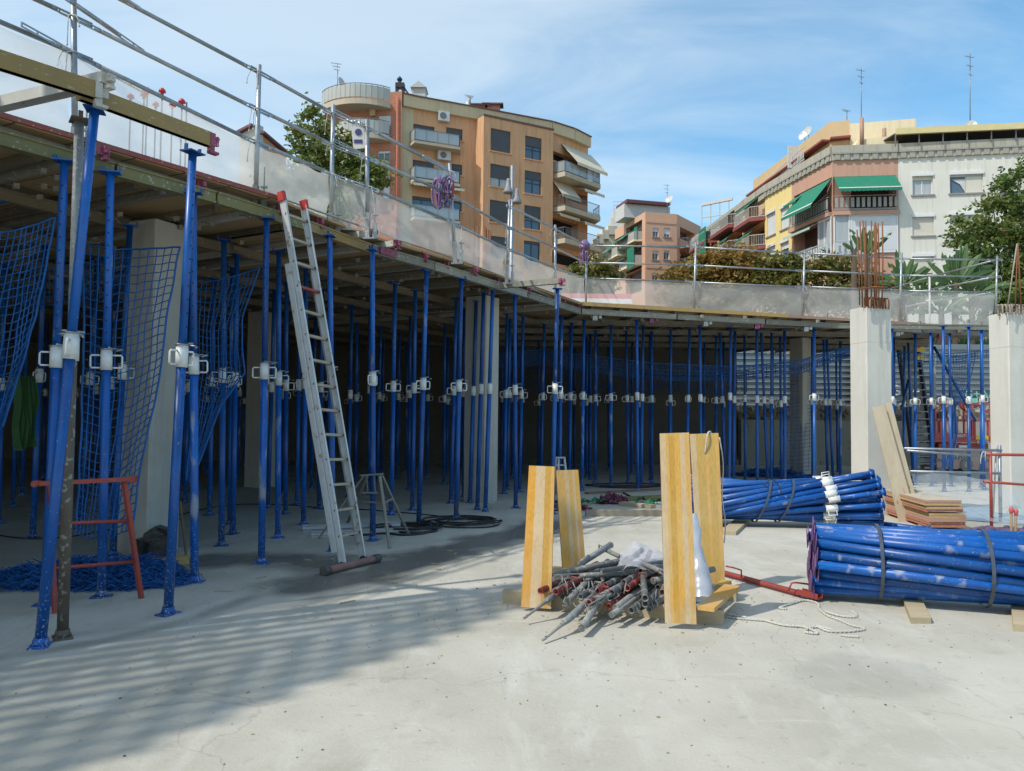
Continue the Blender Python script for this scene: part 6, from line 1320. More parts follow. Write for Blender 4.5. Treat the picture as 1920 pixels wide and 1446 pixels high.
timber((945, 1130), (1357, 1171), .07, .115, 'long pale timber lying in front beneath the pipe pile')
timber((1035, 1085), (1382, 1127), .08, .12, 'rear timber beneath the pipe pile showing at its right end')
q = MB(); a, b = G(1323, 1142, .16), G(1373, 1100, .16); q.beam(a, b, .13, .03); q.mi = [0]*6; solo('plank', q, PK[0], 'short yellow board lying across the timbers at the right', 'plank')
q = MB(); a, b = G(1352, 1108, .08), G(1362, 1098, .08); q.beam(a, b, .09, .1); solo('timber_block', q, PK[3], 'yellow block under the short yellow board', 'timber')
# white cord over the rear right plank
q = MB(); p = D(1331, 811, 7.2); q.tube(smooth([D(1322, 850, 7.2), D(1325, 825, 7.18), D(1328, 812, 7.2), D(1333, 811, 7.28), D(1340, 830, 7.3)]), .008, 5); q.tube(smooth([D(1349, 820, 7.3), D(1356, 870, 7.32), D(1354, 930, 7.3), D(1360, 980, 7.3), D(1358, 1018, 7.25)]), .006, 5); solo('cord', q, WHITEROPE, 'white cord hooked over the top of the rear right plank', 'cord')
# ---------------------------------------------------------------- pile of pipes
REDT = mat('red_tube', (.40, .05, .035), (.22, .05, .04), rough=.6, scale=12, spk=(.35, .3, .27), spkscale=25, spkth=.62, bump=.2)
GRT = mat('grey_tube', (.25, .26, .25), (.13, .125, .115), rough=.65, metal=.1, scale=11, amt=1, spk=(.36, .34, .29), spkscale=24, spkth=.6, bump=.3, rnd=.25)
PKT = mat('pinkish_grey_tube', (.36, .22, .18), (.25, .2, .17), rough=.75, scale=14, spk=(.4, .36, .32), spkscale=20)
BORE = mat('rusty_bore', (.05, .02, .012), (.03, .015, .01), rough=.95)
c3 = lambda X, Y: (920+X/3.287, 780+Y/3.287)
gpip = 'loose pipes of the pile between the planks'
# near end (zoom coordinates), distance, plan angle, climb, length, radius, kind, label
PI_ = [(305, 1080, 6.30, 58, .05, 1.3, .030, 'r', 'bright red pipe reaching furthest left in the pile'), (400, 1085, 6.22, 57, .05, 1.4, .031, 'r', 'bright red pipe just right of the leftmost red one'), (375, 1105, 6.3, 60, .02, 1.2, .026, 'r', 'rusty mouthed red pipe below the two bright red ones'),
       (460, 1085, 6.35, 62, .04, 1.2, .027, 'g', 'dark grey pipe right of the two bright red ones'), (440, 1115, 6.35, 63, .0, 1.1, .024, 'g', 'small rusty mouthed pipe low at the left of the pile'), (418, 1100, 6.45, 63, .0, 1.1, .022, 'g', 'small dark pipe mouth beneath the red ones'),
       (550, 1115, 6.15, 57, .05, 1.3, .028, 'g', 'grey pipe with a brown mouth left of the middle'), (655, 1080, 6.2, 62, .04, 1.2, .029, 'r', 'red pipe end in the middle of the pile, upper one'), (605, 1150, 6.0, 60, .06, 1.3, .027, 'r', 'red pipe end in the middle of the pile, lower one'),
       (705, 1045, 6.3, 55, .05, 1.2, .028, 'g', 'grey pipe with rusty mouth above the middle red one'), (745, 1090, 6.1, 60, .06, 1.4, .030, 'g', 'grey pipe with pale rim in the middle of the pile'), (820, 1028, 6.3, 58, .04, 1.2, .031, 'g', 'grey pipe above the single bright red one at right'),
       (840, 1062, 6.2, 60, .05, 1.2, .031, 'r', 'bright red pipe right of the middle, highest red one'), (725, 1175, 6.0, 62, .05, 1.2, .027, 'r', 'dark red pipe low in the pile beside the clamps'), (640, 1135, 6.05, 56, .06, 1.2, .030, 'c', 'capped grey pipe right of the lower middle red one'),
       (952, 1125, 5.95, 82, .10, 1.2, .030, 'g', 'grey pipe pointing straight at the viewer'), (950, 1160, 5.98, 63, .05, 1.2, .031, 'g', 'pale grey pipe directly beneath the straight one'), (865, 1200, 5.9, 61, .06, 1.3, .030, 'g', 'lowest grey pipe with a pale rim near the right plank'),
       (928, 1182, 6.05, 60, .04, 1.2, .026, 'g', 'dark mouthed pipe between the two lowest at right'), (975, 1192, 6.0, 62, .03, 1.1, .026, 'g', 'lowest right pipe with hooked wire'), (1058, 1090, 6.05, 70, .08, 1.2, .031, 'p', 'pinkish pipe touching the front right plank'),
       (945, 980, 6.45, 55, .03, 1.1, .030, 'g', 'grey pipe with rusty mouth high at the right'), (1000, 1016, 6.3, 35, .02, .9, .030, 'c', 'capped grey pipe lying sideways high at the right'), (832, 936, 6.75, 30, .02, .9, .030, 'g', 'topmost grey pipe under the plastic film'),
       (765, 958, 6.7, 62, .10, .9, .028, 'p', 'pinkish pipe end under the plastic film'), (475, 1140, 6.05, 66, .12, 1.3, .029, 'c', 'capped grey pipe sloping down at left of the middle'), (562, 1308, 5.62, 72, .10, 1.2, .031, 'c', 'capped pipe resting on the floor in front of the timber'),
       (770, 1185, 5.95, 60, .08, 1.2, .030, 'c', 'clogged grey pipe end right of the dark red one'), (745, 1225, 5.85, 58, .07, 1.0, .025, 'c', 'clogged thin pipe with wire near the front timber'), (1010, 1160, 6.1, 60, .06, 1.1, .030, 'g', 'grey pipe beside the front right plank'), (740, 795, 7.6, 238, -.12, .8, .034, 'c', 'thick grey pipe sticking up behind the pile')]
for (X, Y, dd, an, cl, L_, r, kd, lab) in PI_:
    L_ *= .82; r *= .88
    p = D(*c3(X, Y), dd); p.z = max(p.z, r+.004); a_ = math.radians(an); e = p+V((math.cos(a_), math.sin(a_), cl))*L_; e.z = max(e.z, r+.05); m_ = {'r': REDT, 'g': GRT, 'c': GRT, 'p': PKT}[kd]; q = MB()
    if kd == 'c': q.tube([p, e], r, 14); q.tube([p+(e-p)*.0, p+(e-p)*.02], r*1.08, 14)
    else: q.pipe(p, e, r, 14, r*.16); q.mat = 1; dd_ = (e-p).normalized(); q.tube([p+dd_*.10, p+dd_*.102], r*.86, 14); q.mat = 0; q.tube([p+dd_*.12, p+dd_*.16], r*1.10, 14)
    if (X+Y) % 3 == 0: d2 = (e-p).normalized(); c = p+d2*.22; q.tube([c+V((0, 0, r)), c+V((.02, -.02, r+.05)), c+V((.06, -.03, r+.05)), c+V((.07, -.04, r+.01))], .005, 5)
    solo('pipe', q, [m_, BORE], lab, 'pipe', gpip)
def pointed(tip, mid, back, td, md, bd, r, label, t0=.35):
    a, m2, b = D(*c3(*tip), td), D(*c3(*mid), md), D(*c3(*back), bd); a.z = max(a.z, .012); q = MB(); s_ = a.lerp(m2, .75); q.tube([a, s_, m2, m2.lerp(b, .12), b], [.009, .012, r*.8, r, r], 12); q.mat = 1; c = a.lerp(m2, .12); q.tube([c+V((0, 0, -.012)), c+V((0, 0, .012))], .006, 6); solo('pointed_pipe', q, [GRT, DARK], label, 'pipe', gpip)
pointed((205, 1248), (345, 1140), (420, 1085), 5.95, 6.1, 6.35, .024, 'pipe with flattened pointed end reaching out at the far left'); pointed((320, 1383), (470, 1262), (640, 1105), 5.46, 5.72, 6.25, .028, 'longest pipe with flattened tip touching the floor in front'); pointed((310, 996), (440, 965), (790, 895), 6.5, 6.55, 6.75, .024, 'pointed pipe lying on top of the pile towards the left')
def slotted(pa, pb, da, db, label, r=.022):
    a, b = D(*c3(*pa), da), D(*c3(*pb), db); d = (b-a).normalized(); q = MB()
    for k in (-1, 1): q.beam(a+V((0, 0, .016*k)), a+d*.24+V((0, 0, .016*k)), .012, .009)
    q.beam(a-V((0, 0, .02)), a+V((0, 0, .02)), .012, .012, d); q.beam(a+d*.12-V((0, 0, .016)), a+d*.12+V((0, 0, .016)), .012, .02, d); q.tube([a+d*.22, a+d*.26, b], [r*.7, r, r], 12); solo('slotted_pipe', q, GRT, label, 'pipe', gpip)
slotted((392, 992), (900, 968), 6.35, 6.55, 'slotted pipe lying across the top of the pile'); slotted((1115, 985), (925, 905), 6.0, 6.6, 'slotted pipe end crossing before the front right plank'); slotted((668, 805), (800, 870), 7.7, 7.2, 'slotted pipe end poking up behind the pile'); slotted((608, 1178), (745, 1100), 5.85, 6.1, 'slotted pale bar low in front of the pile', .016)
for k, (X, Y, dd, an) in enumerate(((600, 975, 6.75, 20), (560, 955, 7.0, 25), (690, 1000, 6.5, 40), (880, 1090, 6.35, 55), (500, 1060, 6.5, 50), (1030, 1060, 6.4, 60), (800, 1120, 6.25, 60), (690, 1110, 6.3, 58))):
    p = D(*c3(X, Y), dd); a_ = math.radians(an); e = p+V((math.cos(a_), math.sin(a_), .03))*.95; q = MB(); q.pipe(p, e, .027, 12); solo('pipe', q, [REDT if k in (0, 3) else GRT, BORE], 'pipe half buried in the middle of the pile', 'pipe', gpip+', buried')
rg_ = random.Random(44)
for k in range(22):
    p = D(*c3(rg_.uniform(520, 1030), rg_.uniform(930, 1120)), rg_.uniform(6.35, 6.8)); a_ = math.radians(rg_.uniform(15, 75)); e = p+V((math.cos(a_), math.sin(a_), rg_.uniform(-.03, .06)))*rg_.uniform(.5, .8); r = rg_.choice([.017, .021, .024]); p.z = max(p.z, .03); e.z = max(e.z, .03); q = MB(); q.pipe(p, e, r, 10); solo('pipe', q, [rg_.choice([REDT, GRT, GRT, GRT, PKT]), BORE], 'pipe half buried in the middle of the pile', 'pipe', gpip+', buried')
q = MB(); rg_ = random.Random(31)
for k in range(30):
    p = D(*c3(rg_.uniform(430, 1060), rg_.uniform(980, 1200)), rg_.uniform(5.95, 6.4)); s_ = .03; q.tube([p, p+V((rg_.uniform(-1, 1)*s_, -s_, -s_)), p+V((rg_.uniform(-1, 1)*s_*2, -s_, -s_*2.5)), p+V((rg_.uniform(-1, 1)*s_*2, 0, -s_*2.2))], .005, 5)
solo('tie_wires', q, GALVD, 'bits of bent wire and hooks tangled among the pipes', 'wire', kind='stuff')
# plastic film over the pile and the roll between the right planks
FILM = film('plastic_film', (.70, .72, .80), .60, rough=.25, wr=5, var=.15, gloss=.10)
def cloth(rows, dep, nu, nv, amp, m_, name, label, cat, seed):
    q = MB(); idx = {}
    for j in range(nv+1):
        v = j/nv; f_ = v*(len(rows)-1); i = min(int(f_), len(rows)-2); t = f_-i
        for k in range(nu+1):
            u = k/nu; n_ = len(rows[i]); g_ = u*(n_-1); s_ = min(int(g_), n_-2); w_ = g_-s_
            A = [rows[ii][s_][c]*(1-w_)+rows[ii][s_+1][c]*w_ for ii in (i, i+1) for c in (0, 1)]; B = [dep[ii][s_]*(1-w_)+dep[ii][s_+1]*w_ for ii in (i, i+1)]
            x, y, d = A[0]*(1-t)+A[2]*t, A[1]*(1-t)+A[3]*t, B[0]*(1-t)+B[1]*t; w2 = noise.fractal(V((u*4+seed, v*4, seed)), 1, 2, 4)*amp; p = D(x, y, d+w2)+V((noise.noise(V((u*6, v*6, seed+2)))*amp*.5, 0, noise.noise(V((u*6, v*6, seed+5)))*amp*.6)); p.z = max(p.z, .006); idx[k, j] = len(q.v); q.v.append(p)
    for j in range(nv):
        for k in range(nu): q.face((idx[k, j], idx[k+1, j], idx[k+1, j+1], idx[k, j+1]), True)
    return solo(name, q, m_, label, cat)
cloth([[c3(800, 845), c3(880, 768), c3(980, 805), c3(1090, 850)], [c3(790, 900), c3(870, 840), c3(980, 870), c3(1085, 900)], [c3(775, 965), c3(870, 925), c3(980, 955), c3(1110, 990)]], [[6.95]*4, [6.7]*4, [6.45]*4], 24, 18, .035, FILM, 'plastic_film', 'crumpled clear plastic film draped over the top of the pipe pile', 'plastic film', 3)
q = MB(); pts = smooth([D(1296, 965, 6.7), D(1300, 1010, 6.65), D(1306, 1055, 6.6), D(1314, 1100, 6.5), D(1316, 1124, 6.45)]); rs = [.045+.055*(k/(len(pts)-1))**.6 for k in range(len(pts))]
i0 = len(q.v); q.tube(pts, rs, 16, caps=False)
for k in range(i0, len(q.v)): q.v[k] = q.v[k]+V(noise.noise_vector(q.v[k]*9))*.02+V(noise.noise_vector(q.v[k]*28))*.010
solo('film_roll', q, film('film_roll', (.66, .70, .78), .86, rough=.3, wr=4, var=.08, gloss=.1), 'white plastic film rolled up between the two right planks', 'plastic film')
# rope on the floor
c4 = lambda X, Y: (1340+X/3.31, 840+Y/3.31)
def rope(ps, r, label, name='rope'):
    q = MB(); pts = smooth([G(*c4(*p), r) for p in ps], 8)
    for i in range(len(pts)-1):
        d = pts[i+1]-pts[i]
        n = d.cross(V((0, 0, 1))).normalized()*r*.55*(1 if i % 2 else -1); q.tube([pts[i]-n, pts[i+1]+n*.4], [r*.9, r*.7], 6)
    q.tube(pts, r*.7, 6); return solo(name, q, WHITEROPE, label, 'rope')
rope([(60, 1030), (200, 1052), (300, 1068), (430, 1100), (560, 1112), (640, 1150), (560, 1140), (620, 1110), (740, 1130), (640, 1105), (700, 1135), (800, 1140), (900, 1130), (925, 1118), (850, 1100), (780, 1070), (700, 1040), (650, 1000), (640, 965), (560, 945), (480, 965), (430, 980), (405, 995), (445, 998)], .011, 'white rope running from the pile and looping on the floor')
rope([(690, 1015), (740, 1032), (800, 1045), (870, 1048), (880, 1030), (850, 1012)], .011, 'short white rope end curled above the long rope'); rope([(780, 1160), (830, 1168), (895, 1172)], .010, 'small white rope end lying nearest the viewer'); rope([(65, 1045), (130, 1056), (220, 1064), (300, 1070)], .010, 'white rope strand lying beside the long rope')
# red prop lying by the right planks
r_ = thing('red_prop', 'red prop lying on the floor before the front blue bundle', 'prop', G(1450, 1100)); a, b = G(1352, 1073, .035), G(1500, 1113, .035); c = G(1538, 1123, .03)
q = MB(); q.pipe(a, b, .027, 12); q.build('tube', REDP, r_); q = MB(); q.beam(b-(c-b)*.1, c, .075, .012); s_ = (c-b).cross(V((0, 0, 1))).normalized(); q.beam(b+s_*.035+V((0, 0, .02)), c+s_*.035+V((0, 0, .02)), .006, .05); q.beam(b-s_*.035+V((0, 0, .02)), c-s_*.035+V((0, 0, .02)), .006, .05); q.build('fork_head', REDP, r_)
for (x, y) in ((1390, 1083), (1478, 1108)):
    p = G(x, y, .06); q = MB(); q.tube([p, p+V((0, 0, .07)), p+V((-.07, .02, .09)), p+V((-.14, .04, .10))] if x < 1400 else [p, p+V((.03, 0, .07)), p+V((.08, .02, .07)), p+V((.2, .05, .05))], .008, 6); q.build('handle', REDP, r_)
# ---------------------------------------------------------------- bundles of blue props
def bundle_proto(L_, oc, plate):
    """collapsed prop lying along +X: base plate at 0"""
    root = thing('bundled_prop', 'x', 'prop', (0, 0, 0)); q = MB(); q.box((.004, 0, 0), (.008, .13, .13)); q.build('base_plate', plate, root)
    q = MB(); q.tube([(.008, 0, 0), (oc, 0, 0)], .0415, 14); q.build('outer_tube', BLUEB, root)
    q = MB(); q.tube([(oc, 0, 0), (L_-.01, 0, 0)], .035, 12); q.build('inner_tube', BLUEB, root)
    q = MB(); q.box((L_-.004, 0, 0), (.008, .12, .12)); q.tube([(L_-.06, 0, 0), (L_-.008, 0, 0)], [.036, .046], 12); q.build('top_plate', BLUEB, root)
    q = MB(); q.tube([(oc-.08, 0, 0), (oc+.08, 0, 0)], .052, 14); c = q.build('collar', WHITEP, root)
    for s in (-1, 1): q = MB(); q.tube([(oc-.055, .045*s, 0), (oc-.055, .12*s, 0), (oc+.055, .12*s, 0), (oc+.055, .045*s, 0)], .008, 5); q.build('handle', WHITEP, c)
    return root
PPL = mat('purple_plate', (.20, .05, .12), (.05, .06, .22), rough=.6, scale=5, amt=1)
def bundle(A, B, ra, rb_, tw, L_, oc, plate, labf, group, n, seed, sq=1.0):
    proto = bundle_proto(L_, oc, plate); rg_ = random.Random(seed); ax = (B-A).normalized(); sd = ax.cross(V((0, 0, 1))).normalized(); up = sd.cross(ax)
    rings = [(1.0, 20), (.73, 14), (.46, 8), (.18, 3)] if n > 30 else [(1.0, 18), (.7, 12), (.4, 6), (0, 1)]; c = 0
    for f_, m_ in rings:
        for k in range(m_):
            g = 2*math.pi*(k+.5*(m_ % 3))/m_+rg_.uniform(-.03, .03); f2 = f_*rg_.uniform(.90, 1.04); g2 = g+tw+rg_.uniform(-.2, .2)
            a = A+sd*math.cos(g)*ra*f2+up*math.sin(g)*ra*f2*sq; b = B+sd*math.cos(g2)*rb_*f2+up*math.sin(g2)*rb_*f2*sq; a += ax*rg_.uniform(-.04, .04); a.z = max(a.z, .09); b.z = max(b.z, .09)
            o = proto if c == 0 else copy_tree(proto); o.location = a; o.rotation_mode = 'QUATERNION'; o.rotation_quaternion = V((1, 0, 0)).rotation_difference((b-a).normalized()) @ Matrix.Rotation(rg_.choice([0, .4, 1.57, .8]), 4, 'X').to_quaternion()
            hgt = math.sin(g)*f_; frontness = math.cos(g)
            o['label'] = labf(f_, k, m_, hgt, frontness); o['group'] = group+('' if f_ == 1 else ', inner'); c += 1
def lab1(nm):
    def f(f_, k, m_, h_, fr):
        if f_ < 1: return f'blue prop tied inside the {nm} bundle'
        return f'blue prop on the outside of the {nm} bundle, {ORD[k]} round from its front face'
    return f
A = D(1524, 1044, 7.0); B = A+(V((4.60, 6.42, .375))-A).normalized()*2.25; A.z = .34; B.z = .35
bundle(A, B, .285, .29, math.radians(-42), 2.25, 1.98, PPL, lab1('front right'), 'blue props of the front right bundle', 41, 3)
def strapring(A, B, t, ra, rb_, tw, m_, w_, label, th=.004, tl=0):
    ax = (B-A).normalized(); sd = ax.cross(V((0, 0, 1))).normalized(); up = sd.cross(ax); k = math.sqrt(max(0, 1-4*t*(1-t)*math.sin(tw/2)**2)); r = (ra+(rb_-ra)*t)*k+.058; c = A.lerp(B, t); q = MB(); n = 28
    for i in range(n):
        g, g2 = 2*math.pi*i/n, 2*math.pi*(i+1)/n; P = [c+sd*math.cos(x)*r+up*math.sin(x)*r+ax*tl*math.sin(x) for x in (g, g2)]; no = (P[0]+P[1])/2-c; no.normalize(); 
        for z_ in P: z_.z = max(z_.z, .03)
        q.prism([P[0]-ax*w_, P[0]+ax*w_, P[1]+ax*w_, P[1]-ax*w_], no*th)
    solo('strapping_band', q, m_, label, 'strap')
STB = mat('steel_band', (.10, .12, .15), (.07, .08, .1), rough=.35, metal=.5)
for t, lab in ((.235, 'steel band round the front right bundle, left one'), (.60, 'steel band round the front right bundle, right one')): strapring(A, B, t, .285, .29, math.radians(42), STB, .014, lab)
A2 = D(1285, 946, 11.6); A2.z = .36; B2 = D(1648, 938, 11.35); B2.z = .40
B2 = A2+(B2-A2).normalized()*2.78
bundle(A2, B2, .36, .42, math.radians(98), 2.78, 2.08, BLUE, lab1('rear'), 'blue props of the rear bundle', 50, 5)
for t, lab in ((.40, 'black band round the waist of the rear bundle, left one'), (.52, 'black band round the waist of the rear bundle, right one')): strapring(A2, B2, t, .36, .42, math.radians(98), STB, .016, lab, tl=.12)
q = MB(); p = D(1440, 915, 11.1); q.tube(smooth([p, p+V((-.05, 0, .05)), p+V((.05, 0, .12)), p+V((.15, 0, .05)), p+V((.2, 0, -.1))]), .008, 5); solo('wire_loop', q, BLACK, 'black wire loop standing up from the rear bundle', 'wire')
# loose prop below the plywood stack
pr = bundle_proto(1.6, 1.1, BLUE); a, b = G(1600, 976, .07), G(1741, 994, .07); pr.location = b; pr.rotation_mode = 'QUATERNION'; pr.rotation_quaternion = V((1, 0, 0)).rotation_difference((a-b).normalized()); pr['label'] = 'single loose blue prop lying in front of the plywood stack'; pr.name = 'steel_prop'
# timber skids
def skid(fl, fr, bk, h_, label):
    a, b, c = G(*fl), G(*fr), G(*bk); d = c-a; q = MB(); q.prism([a, b, b+d, c], (0, 0, h_)); solo('timber_block', q, TIM, label, 'timber')
skid((1708, 1170), (1746, 1170), (1688, 1120), .05, 'pale timber end poking out under the front right bundle'); skid((1900, 1184), (1950, 1188), (1895, 1140), .055, 'timber block under the front right bundle at the picture edge')
skid((1350, 1003), (1380, 1004), (1400, 960), .05, 'timber under the left part of the rear bundle'); skid((1560, 1001), (1590, 1001), (1590, 965), .05, 'timber under the right part of the rear bundle')
# ---------------------------------------------------------------- plywood stack, leaning boards
c5 = lambda X, Y: (1660+X/7.23, 860+Y/7.23)
PLE = [mat('ply_edge_'+n_, c, c2, rough=.85, scale=14, stretch=(1, 1, 3), spk=(.45, .33, .2), spkscale=26, spkth=.6) for n_, c, c2 in (('red', (.42, .10, .06), (.40, .20, .12)), ('tan', (.52, .35, .20), (.45, .22, .13)), ('yellow', (.56, .40, .12), (.48, .26, .16)), ('pink', (.46, .22, .20), (.40, .26, .18)))]
PTOP = mat('ply_top', (.48, .42, .31), (.36, .31, .23), rough=.85, scale=3, amt=1)
cb = G(*c5(600, 972)); rt = G(*c5(1095, 972)); lf = G(1650, 962); dl = (lf-cb).normalized(); dr = (rt-cb); dr.z = dl.z = 0; rg_ = random.Random(12); z = .035
q = MB(); q.prism([cb+dl*.3, cb+dr*.9+dl*.3, cb+dr*.9+dl*.42, cb+dl*.42], (0, 0, .03)); solo('timber_block', q, TIM, 'thin batten beneath the plywood stack', 'timber')
for k in range(9):
    th = .038; gap = .004; off = dr*(-.14 if k >= 7 else -.08 if k >= 5 else 0)+dl*rg_.uniform(-.02, .02)+dr*rg_.uniform(-.015, .015)
    if k in (5, 7): gap = .016
    z += gap; b_ = cb+off; q = MB(); n_ = rt-cb; q.prism([V((p.x, p.y, z)) for p in (b_, b_+dr, b_+dr+dl*2.7, b_+dl*2.7)], (0, 0, th)); q.mi[0] = q.mi[1] = 1
    solo('plywood_sheet', q, [PLE[[0, 0, 3, 1, 2, 0, 1, 2, 3][k]], PTOP], ['bottom sheet of the red edged plywood stack', 'second sheet from the bottom of the plywood stack', 'third sheet from the bottom of the plywood stack', 'fourth sheet from the bottom of the plywood stack', 'yellow edged fifth sheet of the plywood stack', 'sixth sheet of the plywood stack, set back above a gap' , 'seventh sheet of the plywood stack', 'eighth sheet, just under the top of the plywood stack', 'top sheet of the plywood stack'][k], 'plywood sheet', 'sheets of the plywood stack'); z += th
LB = mat('leaning_board', (.55, .47, .34), (.45, .36, .24), rough=.75, scale=3, stretch=(2, 2, .5), spk=(.4, .2, .12), spkscale=9, spkth=.66)
for (bl, br, tl, tr, dd, lab) in (((1675, 930), (1708, 930), (1635, 764), (1659, 760), (12.15, 12.35, 0), 'wide pale board leaning on the tall white column, front one'), ((1700, 928), (1717, 928), (1660, 757), (1671, 753), (12.22, 12.42, .02), 'narrow pale board leaning on the tall white column, rear one')):
    a, b, d, c = D(*bl, dd[0]), D(*br, dd[0]), D(*tl, dd[1]), D(*tr, dd[1]); dn = (a-d).normalized()*((a.z+.0)/max(.1, -(a-d).normalized().z)); a2, b2 = a+dn, b+dn; n = (b-a).cross(d-a).normalized(); n = n if n.y > 0 else -n
    q = MB(); q.prism([a2, b2, c, d], n*.03); solo('board', q, [LB], lab, 'board')
# ---------------------------------------------------------------- white columns with starter bars
def column2(px, py, ang, zt_, joint, label):
    c = col_at(px, py, .47, math.radians(ang)); return c, column(c, .47, math.radians(ang), zt_, label, joint)
MATS['column_pale'] = mat('pale_column', (.62, .60, .54), (.53, .51, .455), rough=.85, scale=2.5, amt=.9, spk=(.30, .28, .24), spkscale=40, spkth=.70, bump=.12, bscale=50)
add_streak(MATS['column_pale'], (.44, .41, .34), .6); add_streak(MATS['column_pale'], (.70, .69, .64), .5, 1.3, .55, .7, (1, 1, .7)); CONC_OLD = CONC; CONC = MATS['column_pale']
c4c, c4o = column2(1627, 967, 9, 3.50, 2.90, 'tall pale concrete column with rusty bars behind the rear bundle')
c5c, c5o = column2(1896, 967, 6, 3.45, 2.86, 'pale concrete column at the right edge of the picture')
CONC = CONC_OLD
RB = mat('bright_rust', (.25, .10, .035), (.14, .055, .025), rough=.9, scale=25, amt=.9)
def hook(c, ang, w_, h_, zt_, r, m_, par, name='stirrup'):
    d = V((math.cos(ang), math.sin(ang), 0)); q = MB(); q.tube(smooth([c-d*w_+V((0, 0, zt_-.02)), c-d*w_+V((0, 0, zt_+h_*.6)), c-d*w_*.7+V((0, 0, zt_+h_*.95)), c+V((0, 0, zt_+h_)), c+d*w_*.7+V((0, 0, zt_+h_*.95)), c+d*w_+V((0, 0, zt_+h_*.6)), c+d*w_+V((0, 0, zt_-.02))], 3), r, 6); q.build(name, m_, par)
c2_ = lambda X, Y: (1580+X/5.562, 380+Y/5.562)
for k, (X0, Y0, X1) in enumerate(((150, 285, 178), (180, 195, 205), (212, 185, 250), (238, 190, 262), (300, 188, 295), (330, 225, 330), (342, 200, 355), (352, 240, 345), (370, 215, 378), (415, 198, 410), (225, 280, 235))):
    a = D(*c2_(X1, 1050), 12.6+.4*((k*37) % 10)/10); t_ = D(*c2_(X0, Y0), a.y); a.z = 3.48; q = MB(); q.tube([a, a.lerp(t_, .5)+V((.01, 0, 0)), t_], .0115, 7); q.build('starter_bar', RB, c4o)
for k in range(11): hook(c4c+V((-.21+.042*k, -.26+.012*k, 0)), 1.2+.15*(k % 4), .10, .17, 3.48, .013, RB, c4o)
q = MB(); q.tube([D(1632, 538, 12.5), D(1666, 539, 12.5)], .012, 6); q.tube([D(1608, 541, 12.5), D(1640, 540, 12.6)], .012, 6); q.build('stirrup', RB, c4o)
GBAR = mat('cement_coated_bar', (.36, .33, .28), (.26, .2, .15), rough=.95, scale=20, bump=.3)
for k in range(12): hook(c5c+V((-.30+.055*k, -.20+.01*(k % 3), 0)), 1.3+.12*(k % 3), .11, .15, 3.43, .013, GBAR, c5o)
for (X0, Y0, X1) in ((1818, 430, 1710), (1825, 425, 1795), (1828, 428, 1860)):
    a, b = D(*c2_(X1, 950), 12.9), D(*c2_(X0, Y0), 12.9); q = MB(); q.tube([a-V((0, 0, .3)), b], .011, 7); q.build('starter_bar', RB if X1 != 1710 else GBAR, c5o)
# ---------------------------------------------------------------- right hand barrier
r_ = thing('grey_barrier', 'grey tube barrier with clear sheeting in front of the red lift', 'barrier', G(1780, 968)); 
q = MB(); yb = 12.0
for (a, b) in (((1695, 841), (1878, 845)), ((1700, 845), (1850, 856)), ((1706, 884), (1876, 888))): q.tube([D(*a, yb), D(*b, yb+.05)], .02, 8)
q.build('rail', GALV, r_); q = MB(); p = D(1874, 835, yb+.1); q.tube([p, V((p.x, p.y, 0))], .026, 8); q.tube([D(1868, 840, yb+.1), V((p.x-.06, p.y+.1, 0))], .014, 6); q.build('post', GALV, r_)
r2 = thing('red_barrier', 'red tube barrier at the right edge before the pale column', 'barrier', G(1857, 985)); q = MB(); yr = 11.4; q.tube([D(1848, 852, yr), D(1960, 854, yr)], .022, 10); q.tube([D(1844, 903, yr), D(1960, 912, yr)], .02, 10); q.build('rail', REDP, r2); q = MB(); p = D(1857, 846, yr); q.tube([p, V((p.x, p.y, 0))], .022, 10); q.build('post', REDP, r2); q = MB(); p = D(1841, 850, yr-.04); q.tube([p+V((.03, 0, .03)), p, p+V((-.02, 0, -.10)), p+V((-.02, 0, -.16))], .007, 5); q.tube([p+V((.05, 0, .03)), p+V((.05, 0, 0)), p+V((.05, 0, -.12))], .007, 5); q.build('rope_tie', WHITEROPE, r2)
cloth([[(1708, 886), (1760, 888), (1810, 893), (1880, 905)], [(1715, 910), (1765, 915), (1815, 920), (1900, 930)], [(1730, 940), (1775, 945), (1825, 955), (1925, 975)], [(1745, 958), (1790, 960), (1850, 975), (1960, 1000)]], [[12.0]*4, [11.9]*4, [11.6]*4, [11.2]*4], 26, 18, .04, film('clear_sheet', (.62, .67, .70), .34, rough=.2, wr=2.5, var=.16, gloss=.08), 'plastic_sheet', 'clear plastic sheet hanging from the grey barrier to the floor', 'plastic sheet', 6)
q = MB(); P_ = [G(1745, 952), G(1960, 950), G(1990, 990), G(1790, 975)]; q.prism([V((p.x, p.y, .01)) for p in P_], (0, 0, .01)); solo('blue_sheet', q, mat('blue_tarp', (.10, .22, .34), (.35, .42, .46), rough=.5, scale=5, amt=.9), 'blue grey sheet lying flat behind the clear plastic', 'sheet')
q = MB(); rg_ = random.Random(8)
for k in range(14):
    x = 1822+k*9; p = G(x, 997+rg_.uniform(-3, 4), .03+.03*rg_.random()); p2 = G(x+22, 997+rg_.uniform(-3, 5), .03+.02*rg_.random()); q.tube(smooth([p, p.lerp(p2, .5)+V((0, rg_.uniform(-.1, .1), .03)), p2], 4), [.045]*9, 8)
solo('purple_cloth', q, mat('dull_purple', (.13, .08, .15), (.07, .05, .09), rough=.9, bump=.8, bscale=12), 'twisted dull purple cloth lying right of the plywood stack', 'cloth')
